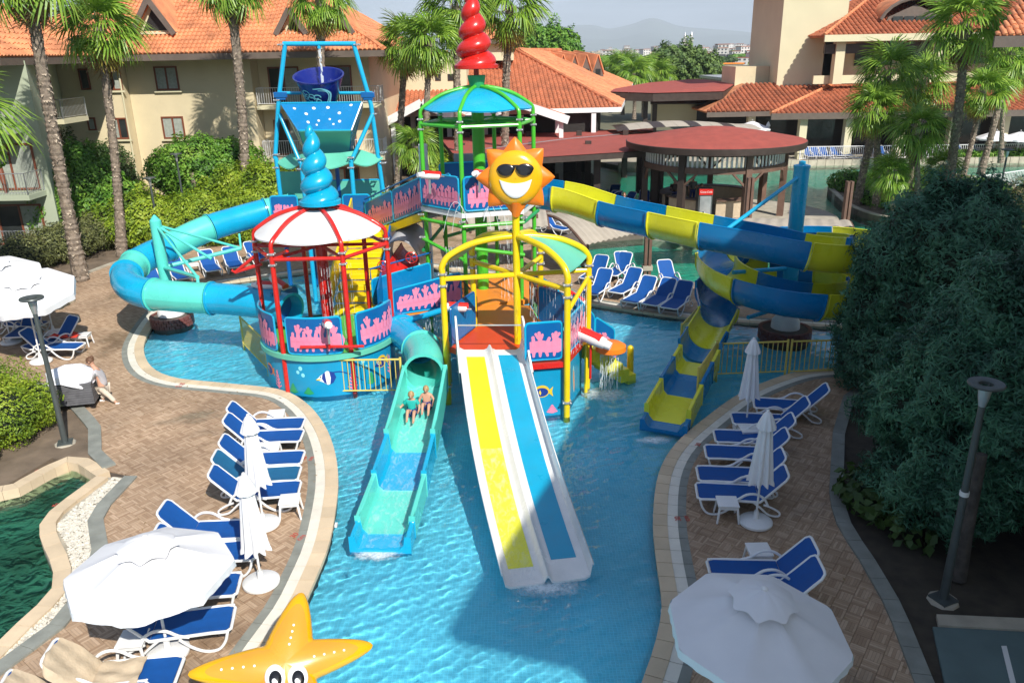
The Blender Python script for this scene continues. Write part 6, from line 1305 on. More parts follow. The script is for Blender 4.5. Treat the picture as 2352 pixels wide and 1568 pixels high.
# starfish figure
SF = thing('starfish_figure', 'big yellow and orange smiling starfish with round eyes at the pool edge', 'figure', P(700, 1590))
sc0 = PD(655, 1528, 8.85); fw_ = (Vector((.2, 0, CAMH+3))-sc0).normalized(); Mx2 = fw_.to_track_quat('Z', 'Y').to_matrix()
tips = [(PD(683, 1372, 8.9), .9), (PD(856, 1455, 8.7), .9), (PD(440, 1538, 8.4), .9)]
inv = Mx2.inverted(); tl_ = []
for tp, _ in tips: v = inv @ (tp-sc0); tl_.append((math.atan2(v.y, v.x), math.hypot(v.x, v.y)))
ang = sorted(tl_, key=lambda q: q[0]); 
tipA = [tl_[1], tl_[0], tl_[2]]
tipA = [(a_ if a_ > -1 else a_+2*math.pi, l) for a_, l in tipA]
tipA += [(tipA[2][0]+R(62), 1.2), (tipA[0][0]-R(70)+2*math.pi, 1.2)]
tipA = sorted([(a_ % (2*math.pi), l) for a_, l in tipA])
SRC = {}
def srad(a):
    key = round(a % (2*math.pi), 5)
    if key in SRC: return SRC[key]
    r_ = .33
    for ta, l in tipA:
        tp_ = abs(ta-math.pi/2) < .6; l = l*(1.42 if tp_ else 1.1); d = abs((a-ta+math.pi) % (2*math.pi)-math.pi)
        if d > 1.3: continue
        r2 = l*1.02
        while r2 > r_:
            s_ = r2*math.cos(d)/l
            if s_ < 1 and r2*math.sin(d) < (.40 if tp_ else .34)*(1-s_)**.55+.0: break
            r2 -= .01
        r_ = max(r_, r2)
    SRC[key] = r_; return r_
NA = 180; rg_ = [0, .15, .3, .45, .6, .72, .82, .9, .96, 1.0]
sb = MB(); vs = []
def sth(fr_, a): rr_ = srad(a); w_ = min(1, .95*(1-fr_)*rr_/.35); return .22*max(0, 1-fr_**2.5)**.5*(.5+.5*(1-min(1, (fr_*rr_/1.1)**2)))
for f_ in rg_: vs += [sc0+Mx2 @ Vector((f_*srad(2*math.pi*i/NA)*math.cos(2*math.pi*i/NA), f_*srad(2*math.pi*i/NA)*math.sin(2*math.pi*i/NA), sth(f_, 2*math.pi*i/NA))) for i in range(NA)]
for f_ in rg_[::-1][1:]: vs += [sc0+Mx2 @ Vector((f_*srad(2*math.pi*i/NA)*math.cos(2*math.pi*i/NA), f_*srad(2*math.pi*i/NA)*math.sin(2*math.pi*i/NA), -sth(f_, 2*math.pi*i/NA))) for i in range(NA)]
sb.add(vs, [(j*NA+i, j*NA+(i+1) % NA, (j+1)*NA+(i+1) % NA, (j+1)*NA+i) for j in range(2*len(rg_)-2) for i in range(NA)]); SB = sb.build('body', 'starbody', SF, smooth=70)
sm = SB.modifiers.new('smooth', 'SMOOTH'); sm.iterations = 4; sm.factor = .5
def SP(x, y, l=0): 
    a = math.atan2(y, x); r_ = math.hypot(x, y); f_ = min(1, r_/srad(a)); return sc0+Mx2 @ Vector((x, y, sth(f_, a)+l))
b = MB(); fr2 = [0, .2, .4, .55, .7]
vs = []
for f_ in fr2:
    for i in range(NA):
        a = 2*math.pi*i/NA; rr_ = srad(a)*(.80 if srad(a) > .5 else .74)*f_/.7; vs.append(SP(rr_*math.cos(a), rr_*math.sin(a), .008))
b.add(vs, [(j*NA+i, j*NA+(i+1) % NA, (j+1)*NA+(i+1) % NA, (j+1)*NA+i) for j in range(len(fr2)-1) for i in range(NA)]); b.build('belly', 'starorange', SF, smooth=70)
def sdisc(x, y, rx, ry, m, nm, l):
    c_ = SP(x, y, l); q = MB(); M_ = Mx2 @ Matrix.Diagonal(Vector((rx, ry, rx*.35))); q.lathe([(1, -.3), (.95, .25), (.75, .7), (.4, .93), (.01, 1)], 24, c_, M=M_); q.build(nm, m, SF)
e_ = inv @ (PD(632, 1556, 8.6)-sc0); f_ = inv @ (PD(684, 1553, 8.6)-sc0)
for e in (e_, f_):
    sdisc(e.x, e.y, .135, .17, 'decalwhite', 'eye', .012); sdisc(e.x-.0, e.y-.03, .085, .115, 'black', 'pupil', .05); sdisc(e.x-.02, e.y-.055, .03, .035, 'decalwhite', 'eye_glint', .085)
for k, (ta, l) in enumerate(tipA):
    for t_ in (.34, .46, .58, .7): 
        c_ = SP(l*t_*math.cos(ta)+.02*math.sin(ta)*(k % 2), l*t_*math.sin(ta), .012); q = MB(); q.lathe([(.017, 0), (.012, .006), (.001, .008)], 10, c_, M=Mx2); q.build('spot', 'decalwhite', SF)
MB().tube([sc0-Mx2 @ Vector((0, .1, .1)), Vector((sc0.x+.1, sc0.y+.6, -.1))], .16, 12).build('stand', 'sunface', SF)
# ------------------------------------------------------------ vegetation
def npmesh(name, V, F, m):
    me = bpy.data.meshes.new(name); V = np.asarray(V, float); F = np.asarray(F, np.int32); k, w_ = F.shape
    me.vertices.add(len(V)); me.vertices.foreach_set('co', V.ravel()); me.loops.add(k*w_); me.loops.foreach_set('vertex_index', F.ravel()); me.polygons.add(k)
    me.polygons.foreach_set('loop_start', np.arange(0, k*w_, w_)); me.polygons.foreach_set('loop_total', np.full(k, w_)); me.update(calc_edges=True); me.materials.append(MATS[m]); return me
NR_ = np.random.RandomState(4)
def leafcloud(blobs, n, size, asp=.5, droop=0.0, inner=.72, up=.35, rough_=.16, flat=0):
    """leaf quads through the outer shell of a set of ellipsoids; blobs = [(x,y,z,rx,ry,rz)]"""
    bl = np.array(blobs, float); ar = (bl[:, 3]*bl[:, 4]*bl[:, 5])**(2/3); pr = ar/ar.sum(); w_ = NR_.choice(len(bl), n*2, p=pr); b = bl[w_]
    d = NR_.normal(size=(n*2, 3)); d /= np.linalg.norm(d, axis=1)[:, None]
    lump = 1+rough_*(np.sin(d[:, 0]*5+b[:, 0]*3)*np.sin(d[:, 1]*6+b[:, 1]*5)+.7*np.sin(d[:, 2]*9+w_)*np.sin(d[:, 0]*11+w_*2))
    rad = (inner+(1.04-inner)*NR_.rand(n*2)**.6)*lump; p = b[:, :3]+d*b[:, 3:6]*rad[:, None]
    keep = np.ones(n*2, bool)
    for q in bl:  # drop what lies deep inside another clump
        e = ((p-q[:3])/(q[3:6]*.66)); keep &= (e**2).sum(1) > 1
    keep &= p[:, 2] > 0; p = p[keep][:n]; d = d[keep][:n]; m = len(p)
    nn = d+NR_.normal(size=(m, 3))*.55+np.array([0, 0, up]); nn /= np.linalg.norm(nn, axis=1)[:, None]
    a = NR_.normal(size=(m, 3)); a[:, 2] -= droop*2.5; a -= nn*(a*nn).sum(1)[:, None]; a /= np.linalg.norm(a, axis=1)[:, None]; c = np.cross(nn, a)
    s = size*(.6+.8*NR_.rand(m))[:, None]; a = a*s; c = c*s*asp
    V = np.empty((m, 4, 3)); V[:, 0] = p-a*.5; V[:, 1] = p+c*.5+nn*s*.08; V[:, 2] = p+a*.5; V[:, 3] = p-c*.5+nn*s*.08
    return V.reshape(-1, 3), np.arange(m*4).reshape(m, 4)
def coremesh(blobs, k=.74):  # solid core added to close leaf gaps, inner shade put into its colour
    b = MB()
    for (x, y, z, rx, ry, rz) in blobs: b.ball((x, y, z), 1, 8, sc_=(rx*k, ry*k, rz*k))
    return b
def shrub(name, label, cat, blobs, n, size, leaf, group=None, asp=.5, droop=0, up=.35, core=.74, trunk=None, kind=None, rough_=.16, inner=.72):
    c = blobs[0]; t = thing(name, label, cat, (c[0], c[1], 0), group=group)
    V, F = leafcloud(blobs, n, size, asp, droop, inner, up, rough_); link('foliage', npmesh('foliage', V, F, leaf), t)
    if core: coremesh(blobs, core).build('dark_core', 'core', t)
    if trunk: MB().tube(trunk[0], trunk[1], 9, smooth=3).build('trunk', 'trunkbark', t)
    return t
def blobs_along(p0, p1, n, r, h, jit=.3, base=0.0):
    p0 = Vector(p0); p1 = Vector(p1); res = []
    for i in range(n):
        p = p0.lerp(p1, (i+.5)/n); rr = r*random.uniform(1-jit, 1+jit*.6); hh = h*random.uniform(.8, 1.12)
        res.append((p.x+random.uniform(-r, r)*.3, p.y+random.uniform(-r, r)*.3, base+hh*.5, rr, rr, hh*.52))
    return res
def hedge(label, pts, r, h, n, size, leaf, cat='hedge', name='hedge', k=6, **kw):
    bl = []
    for a, b in zip(pts, pts[1:]): bl += blobs_along(a, b, k, r, h)
    return shrub(name, label, cat, bl, n, size, leaf, **kw)
# left foreground bush, behind the lamp
g = P(60, 960)
shrub('garden_bush', 'bright yellow green bush in the left foreground behind the lamp post', 'bush', [(g.x-1.0, g.y-.4, .85, 1.5, 1.2, 1.0), (g.x+.2, g.y-1.3, .65, 1.05, 1.1, .85), (g.x-1.2, g.y-1.9, .75, 1.5, 1.3, .95), (g.x-3, g.y-.8, .85, 2, 1.6, 1.1), (g.x-.3, g.y-2.5, .5, 1.1, .8, .65), (g.x+.5, g.y-.5, .6, .7, .7, .65)], 42000, .075, 'leafyellow')
# hedges behind the deck, left
hp1 = [P(60, 640), P(150, 600), P(260, 570)]
hedge('low olive coloured hedge with dark flowers between the path and the left wing', [p+Vector((-.3, 1.0, 0)) for p in hp1]+[P(330, 545)+Vector((0, .6, 0))], 1.3, 1.7, 30000, .11, 'leafolive', k=4)
hedge('bright yellow green clipped hedge behind the tube slide', [(-20, 40.5, 0), (-16.5, 40.6, 0), (-12.6, 40.5, 0)], 1.5, 2.5, 42000, .15, 'leafyellow', k=5)
hedge('taller yellow green hedge in front of the hotel balconies', [(-16.2, 43, 0), (-12.2, 43, 0)], 1.7, 3.3, 24000, .16, 'leafyellow', k=4)
hedge('low green planting behind the blue loungers at the back left', [P(345, 590)+Vector((0, .5, 0)), P(430, 572)+Vector((0, .5, 0)), P(600, 535)+Vector((0, .6, 0))], .6, .95, 12000, .12, 'leafyellow', k=4, asp=.25, name='planting', cat='plants')
hedge('dark green shrubs between the left wing and the second palm', [P(190, 520), P(250, 500)], 2.0, 4.6, 26000, .17, 'leafdark', k=3)
c = PD(225, 400, 42); shrub('dark_tree', 'dark shaggy tree standing in the corner of the hotel behind the palms', 'tree', [(c.x-.6, 42, 2.3, 1.9, 2.0, 2.3), (c.x-1.6, 41, 1.9, 1.6, 1.8, 1.9), (c.x+1.1, 41.5, 1.6, 1.5, 1.6, 1.6), (c.x-.9, 42, 3.8, .9, .9, 1.3)], 24000, .2, 'leafgreen', droop=.6)
c = PD(435, 365, 45); shrub('round_tree', 'round topped mid green tree in front of the cream hotel wall', 'tree', [(c.x, 46.5, 3.3, 2.4, 1.8, 1.5), (c.x-1.6, 46.5, 2.9, 1.5, 1.4, 1.2), (c.x+1.9, 46.5, 3.2, 1.8, 1.5, 1.4), (c.x+.3, 46.2, 2.2, 2.4, 1.4, 1.6)], 26000, .18, 'leafgreen', trunk=([(c.x, 45, 0), (c.x+.1, 45, 1.5), (c.x, 45, 3)], [.2, .12]))
hedge('yellow green bushes beneath the palms behind the bucket tower', [(-8.2, 41, 0), (-6.2, 42, 0), (-5.5, 46, 0)], 1.2, 2.0, 14000, .16, 'leafyellow', k=3)
hedge('light green bushes under the green tower palms', [(-5, 47, 0), (-1.5, 49, 0), (1.0, 50, 0)], 1.6, 3.2, 20000, .18, 'leafyellow', k=3)
# trees beyond the roofs
def broadtree(label, c, r, h, n, size, leaf, name='broad_tree', z0=.35, kblob=9, seed=1, group=None):
    rg = random.Random(seed); bl = [(c[0], c[1], h*.68, r*.7, r*.7, h*.3)]
    for i in range(kblob): a = 6.28*i/kblob+rg.uniform(-.3, .3); rr = r*rg.uniform(.35, .65); bl.append((c[0]+rr*math.cos(a), c[1]+rr*math.sin(a), h*rg.uniform(z0, .8), r*rg.uniform(.35, .5), r*rg.uniform(.35, .5), h*rg.uniform(.14, .22)))
    return shrub(name, label, 'tree', bl, n, size, leaf, trunk=([(c[0], c[1], -.6), (c[0]+.1, c[1], h*.35), (c[0], c[1], h*.7)], [r*.09, r*.04]), rough_=.3, group=group, inner=.5, core=.6)
c = PD(1565, 150, 118); broadtree('big bushy light green tree in front of the distant town', (c.x, 118), 5.4, 9.7, 42000, .42, 'leafpine', seed=3, z0=.3)
c = PD(1655, 190, 112); broadtree('smaller olive tree right of the big bushy tree', (c.x, 112), 3.4, 4.6, 12000, .4, 'leafpine', seed=5)
c = PD(1275, 90, 130); broadtree('dark pine grove rising behind the orange restaurant roof', (c.x-1, 130), 6.2, 13.0, 34000, .5, 'leafgreen', seed=6, z0=.25)
c = PD(1325, 140, 150); broadtree('lower dark green tree to the right of the pine grove', (c.x, 150), 3.6, 8.3, 10000, .5, 'leafdark', seed=8)
for i, (px, py, y, r, h) in enumerate(((1400, 178, 190, 5, 3.6), (1515, 165, 230, 6, 4), (1690, 160, 210, 6, 3.6), (1762, 168, 190, 5, 4), (1440, 160, 300, 8, 4.5), (1640, 140, 380, 10, 5), (1775, 145, 310, 9, 4.5), (1725, 128, 480, 13, 5), (1480, 142, 460, 13, 5), (1700, 128, 700, 16, 6), (1380, 132, 560, 14, 5))):
    c = PD(px, py, y); broadtree(('far tree just right of the restaurant dormers', 'far tree left behind the big bushy tree', 'far tree right of the orange striped building', 'far tree close to the right hotel tower', 'far tree above the small far palms', 'wide far tree at the foot of the hill town', 'far tree touching the right hotel tower edge', 'far grove in the middle of the hill town', 'far grove left of the minarets', 'far grove highest in the hill town', 'far grove behind the white houses on the left')[i], (c.x, y), r, h, 3500, r*.14, ('leafpine', 'leafgreen', 'leafdark')[i % 3], name='far_tree', seed=20+i, kblob=6, group='trees among the far houses')
# conifers on the right
def conifer(label, c, r, h, n, seed, size=.34, zb=.3):
    rg = random.Random(seed); bl = []
    for k in range(7):
        z = zb+(h-zb)*(k+.3)/7; rr = r*(1-((k+.5)/7-.25)**2*1.3)*rg.uniform(.9, 1.06)
        for j in range(6 if k < 6 else 3): a = 6.28*(j+.5*(k % 2))/6+rg.uniform(-.3, .3); q = rr*.62; bl.append((c[0]+q*math.cos(a), c[1]+q*math.sin(a), z+rg.uniform(-.2, .2), rr*.40*rg.uniform(.75, 1.15), rr*.40*rg.uniform(.75, 1.15), (h-zb)/7*rg.uniform(.8, 1.3)))
    bl.append((c[0], c[1], zb+(h-zb)*.5, r*.62, r*.62, (h-zb)*.46))
    t = thing('conifer', label, 'conifer', (c[0], c[1], 0))
    V, F = leafcloud(bl, n, size, .13, droop=.1, inner=.86, up=.1, rough_=.32); link('foliage', npmesh('foliage', V, F, 'leafconifer'), t)
    V, F = leafcloud(bl, n//2, size*.6, .5, droop=.2, inner=.72, up=.2, rough_=.2); link('foliage', npmesh('foliage', V, F, 'leafconifer'), t)
    coremesh(bl, .8).build('dark_core', 'core', t); MB().tube([(c[0], c[1], 0), (c[0]+.1, c[1], zb+.8), (c[0], c[1], h*.6)], [.2, .12, .06], 10).build('trunk', 'trunkbark', t)
    return t
a = P(2185, 1215); conifer('huge blue green conifer filling the right edge behind the lamp post', (a.x+.85, a.y+.6), 2.5, 5.0, 150000, 2, .17, .9)
a = P(2240, 950); conifer('second blue green conifer behind the big one', (a.x-.6, a.y+1.4), 2.6, 5.6, 80000, 5, .2, .6)
a = P(2420, 1260); conifer('blue green conifer cut off by the right edge', (a.x+1.2, a.y), 2.2, 4.9, 40000, 8, .26, .8)
a = P(2200, 1330); MB_ = MB(); t = thing('bare_trunk', 'shade-darkened bare trunk standing behind the right lamp post', 'trunk', a); MB_.tube([a, a+Vector((.04, .1, 1.0)), a+Vector((.1, .2, 2.4))], [.14, .11, .09], 10, smooth=4).build('trunk', 'shadebark', t)
# broad leaved plants at the foot of the conifer
a = P(1985, 1170); shrub('leafy_plant', 'broad leaved dark plants at the foot of the conifer beside the kerb', 'plants', [(a.x, a.y, .35, .5, .8, .5), (a.x+.4, a.y-1.1, .25, .45, .5, .35)], 360, .24, 'leafdark', asp=.6, core=.5)
# off-frame tree whose shade falls on the left wing
broadtree('tall broad tree left of the frame shading the hotel wing', (-22.3, 26.8), 4.5, 13.2, 14000, .34, 'leafgreen', seed=31, z0=.42)
broadtree('second broad tree left of the frame beside the hotel wing', (-28.5, 26.5), 5.0, 12.5, 14000, .36, 'leafgreen', seed=33, z0=.3)
# ------------------------------------------------------------ fan palms
def frond_mesh(seed, m, R_=.95, pet=.75, n=24, droop=.5, spread=235):
    rg = random.Random(seed); V = []; F = []
    def quad(a, b, c, d): i = len(V); V.extend([a, b, c, d]); F.append((i, i+1, i+2, i+3))
    for s in (-1, 1): quad(Vector((0, -.018, 0)), Vector((0, .018, 0)), Vector((pet, .012, -.02)), Vector((pet, -.012, -.02)))
    hub = Vector((pet, 0, -.02))
    for i in range(n):
        a = R(-spread/2+spread*(i+.5)/n)+rg.uniform(-.03, .03); L_ = R_*(1-.25*abs(a)/R(spread/2))*rg.uniform(.86, 1.06); d = Vector((math.cos(a), math.sin(a), 0)); nrm = Vector((-d.y, d.x, 0)); w_ = .5*R(spread)/n
        fold = .05*(1 if i % 2 else -1)
        pts = []
        for k, t_ in enumerate((0, .34, .62, .84, 1.0)):
            r_ = L_*t_; dr = -droop*(max(0, t_-.3)/.7)**2*.55*L_*rg.uniform(.7, 1.3)-.12*t_*abs(math.sin(a/2)); ww = w_*r_*(1.0 if t_ < .5 else (.72 if t_ < .75 else .38)); ww = .004 if t_ == 1 else max(.008, ww)
            pts.append((hub+d*r_*(1-(.25*droop if t_ > .8 else 0)*0)+Vector((0, 0, dr+fold*t_*.4)), ww))
        for (p, wa), (q, wb_) in zip(pts, pts[1:]): quad(p-nrm*wa, p+nrm*wa, q+nrm*wb_, q-nrm*wb_)
    me = bpy.data.meshes.new('frond'); me.from_pydata([tuple(v) for v in V], [], F); me.materials.append(MATS[m]); me.update(); return me
FG = [frond_mesh(i, 'frondgreen', .95, .75, 26, .8+.35*i) for i in range(3)]; FY = [frond_mesh(10+i, 'frondyellow', .8, .6, 20, 1.5, 190) for i in range(2)]; FD = [frond_mesh(20+i, 'fronddry', .7, .5, 14, 1.9, 150) for i in range(2)]
def palm(label, base, top, scale=1.0, nf=29, dry=7, yel=4, trunk_r=.2, group='fan palms round the pools', seed=0, name='fan_palm', skirt=True):
    rg = random.Random(seed*7+1); base = Vector(base); top = Vector(top); t = thing(name, label, 'palm tree', base, group=group)
    d = top-base; N_ = max(8, int(d.length/.11)); pth = []; rr = []; side = Vector((rg.uniform(-1, 1), rg.uniform(-.4, .4), 0))*d.length*.018
    for i in range(N_+1):
        u = i/N_; p = base+d*u+side*math.sin(math.pi*u); pth.append(p); rr.append(trunk_r*(1.25-.35*min(1, u*4)-.12*u)*(1+(.05 if i % 2 else -.03)+rg.uniform(-.07, .07)))
    b = MB(); b.tube(pth, rr, 11)
    for i in range(2, N_): # old leaf bases
        for _ in range(7):
            a = rg.uniform(0, 6.28); o = Vector((math.cos(a), math.sin(a), 0)); q = pth[i]; r_ = rr[i]*.9; tn = Vector((-o.y, o.x, 0))*trunk_r*.28; l = rg.uniform(.08, .2)*trunk_r/.2*.9
            b.add([q+o*r_-tn, q+o*r_+tn, q+o*(r_+l*.55)+Vector((0, 0, l*rg.choice((1, 1, -.6))))], [(0, 1, 2)], rg.choice((0, 1, 1)))
    b.build('trunk', ['trunkbark', 'trunkdry'], t, smooth=0)
    if skirt:
        b = MB(); 
        for i in range(46):
            a = rg.uniform(0, 6.28); o = Vector((math.cos(a), math.sin(a), 0)); z = -rg.uniform(0, .7)*scale; q = top+Vector((0, 0, z)); tn = Vector((-o.y, o.x, 0))*.05; b.add([q+o*trunk_r*.8-tn, q+o*trunk_r*.8+tn, q+o*(trunk_r+.12)+tn*.4+Vector((0, 0, .32)), q+o*(trunk_r+.12)-tn*.4+Vector((0, 0, .32))], [(0, 1, 2, 3)])
        b.build('leaf_bases', 'trunkdry', t, smooth=0)
    def put(me, az, el, s, roll=0, off=0):
        o = bpy.data.objects.new('frond', me); col.objects.link(o); o.parent = t; M = Matrix.Rotation(az, 4, 'Z') @ Matrix.Rotation(-el, 4, 'Y') @ Matrix.Rotation(roll, 4, 'X') @ Matrix.Scale(s, 4)
        M.translation = top-base+Vector((0, 0, off)); o.matrix_local = M
    for i in range(nf):
        u = (i+.5)/nf; el = R(78-112*u**1.05)+rg.uniform(-.12, .12); put(FG[rg.randrange(3) if u > .3 else rg.randrange(2)], i*2.39996+rg.uniform(-.2, .2), el, scale*rg.uniform(.85, 1.1)*(.8 if u < .12 else 1), rg.uniform(-.35, .35), .12-.25*u)
    for i in range(yel): put(FY[i % 2], rg.uniform(0, 6.28), R(-38-rg.uniform(0, 25)), scale*rg.uniform(.8, 1.05), rg.uniform(-.3, .3), -.15)
    for i in range(dry): put(FD[i % 2], rg.uniform(0, 6.28), R(-62-rg.uniform(0, 22)), scale*rg.uniform(.8, 1.1), rg.uniform(-.3, .3), -.3)
    return t
def palmpx(label, bx, by, y, tx, ty, **k):
    """base and crown centre seen at these points, standing y metres away"""
    b = PD(bx, by, y); g0 = PD(tx, ty, y); b = Vector((b.x+(b.x-g0.x)*max(0, b.z)/max(.1, g0.z-b.z), y, 0)) if b.z > 0 else Vector((b.x, y, 0)); return palm(label, b, g0, **k)
palmpx('thick trunked palm at the left edge in front of the balconies', 172, 560, 33.5, 60, -62, scale=1.4, trunk_r=.27, seed=1)
palmpx('second palm from the left with a full low crown', 268, 470, 38, 226, 66, scale=1.3, trunk_r=.22, seed=2, nf=34)
palmpx('palm in front of the cream hotel wall casting its shadow on it', 556, 380, 43, 527, -30, scale=1.3, trunk_r=.27, seed=3)
palmpx('palm right behind the tipping bucket frame', 738, 300, 44, 735, -2, scale=1.28, trunk_r=.25, seed=4)
palmpx('leaning palm left of the white porch gables', 918, 360, 50, 932, 100, scale=1.3, trunk_r=.23, seed=5)
palmpx('palm between the leaning palm and the tall pair', 985, 330, 46, 988, 96, scale=1.25, trunk_r=.2, seed=6)
palmpx('tall palm left of the red spiral', 1052, 340, 48, 1046, 14, scale=1.45, trunk_r=.25, seed=7)
palmpx('tall palm right of the red spiral with yellowing leaves', 1166, 330, 52, 1172, 22, scale=1.6, trunk_r=.28, seed=8, yel=7)
palmpx('young stemless palm behind the bucket tower', 955, 365, 42, 955, 336, scale=.9, trunk_r=.14, seed=9, dry=1, yel=1, nf=24, skirt=False)
palmpx('palm crown reaching in low at the left edge', -130, 400, 26, -112, 262, scale=1.3, trunk_r=.2, seed=10, yel=8)
# island with palms in the large pool
ip = [P(x, y) for x, y in ((1903, 428), (1915, 450), (1950, 478), (2010, 500), (2090, 512), (2200, 518), (2330, 505), (2330, 430), (2200, 405), (2060, 398), (1950, 405))]; ip = crom(ip, 4, True)
b = MB(); b.prism(ip, -.95, .12); tag(b.build('palm_island', 'soil', smooth=0), 'planted earth island in the large pool', kind='structure')
kerb('island_kerb', ip+[ip[0]], .3, .18, 'rock', 'rough stone edge round the palm island', .6, h=-.9, side=1)
pl = [(1968, 470, 47, 2042, 168, 1.3, .24, 'front left palm of the island leaning right with a full crown'), (2012, 478, 45.5, 2010, 250, 1.1, .22, 'palm close behind the front left island palm'), (2078, 470, 49, 2118, 190, 1.25, .22, 'middle island palm behind the young palms'), (2168, 480, 44, 2218, 55, 1.5, .27, 'tallest island palm leaning right over the others'), (2110, 495, 43, 2108, 300, 1.1, .17, 'young island palm with a low bright crown'), (2052, 480, 42.5, 2046, 400, .85, .15, 'smallest fan palm low on the island'), (2175, 470, 46, 2165, 385, .8, .15, 'low palm right of the young island palm')]
for i, (bx, by, y, tx, ty, s, r_, lb_) in enumerate(pl): palmpx(lb_, bx, by, y, tx, ty, scale=s, trunk_r=r_, seed=40+i, dry=4, yel=3)
palmpx('palm right of the tallest island palm with a drooping crown', 2212, 400, 55, 2258, 210, scale=1.3, trunk_r=.2, seed=50)
palmpx('palm near the right edge in front of the red roofs', 2262, 360, 58, 2322, 120, scale=1.5, trunk_r=.24, seed=51)
palmpx('slim palm behind the two right edge palms', 2300, 330, 64, 2306, 165, scale=1.3, trunk_r=.2, seed=52)
for i, (tx, ty, y) in enumerate(((1430, 152, 120), (1478, 160, 116), (1456, 170, 112), (1510, 172, 114), (1402, 165, 125))): palmpx(('far palm beside the right end of the orange ridge', 'far palm nearest to the big bushy tree but one', 'shorter far palm in the middle of the clump', 'far palm touching the big bushy tree', 'far palm leftmost of the clump behind the dormers')[i], tx, ty+60, y, tx, ty, scale=1.9, trunk_r=.25, seed=60+i, dry=2, yel=2, nf=22, group='far palms behind the restaurant')
ic = P(2050, 470)
shrub('island_shrubs', 'dense green shrubs covering the palm island', 'bush', [(P(1950, 440).x, P(1950, 440).y, .5, 1.2, 1.6, .9), (P(2000, 470).x, P(2000, 470).y, .4, 1.4, 1.2, .6), (P(2080, 480).x, P(2080, 480).y, .4, 2, 1.3, .6), (P(2180, 480).x, P(2180, 480).y, .4, 1.8, 1.4, .7), (P(2240, 450).x, P(2240, 450).y, .4, 2, 2, .7), (P(2060, 430).x, P(2060, 430).y, .5, 2.2, 2, .9)], 22000, .16, 'leafgreen')
shrub('terrace_shrubs', 'low green plants at the edge of the far terrace on the right', 'bush', [(p.x, 66.6, .3, 1.4, .6, .45) for p in (PD(2290, 355, 66), PD(2220, 352, 66), PD(2340, 350, 66))], 3000, .2, 'leafgreen')
c = PD(2335, 400, 40); shrub('reed_bush', 'tall feathery bush at the right edge by the large pool', 'bush', [(c.x+.6, 40, 1.3, 1.0, 1, 1.4), (c.x+1.6, 40, 1.0, 1, 1, 1.1)], 6000, .22, 'leafolive', asp=.15)
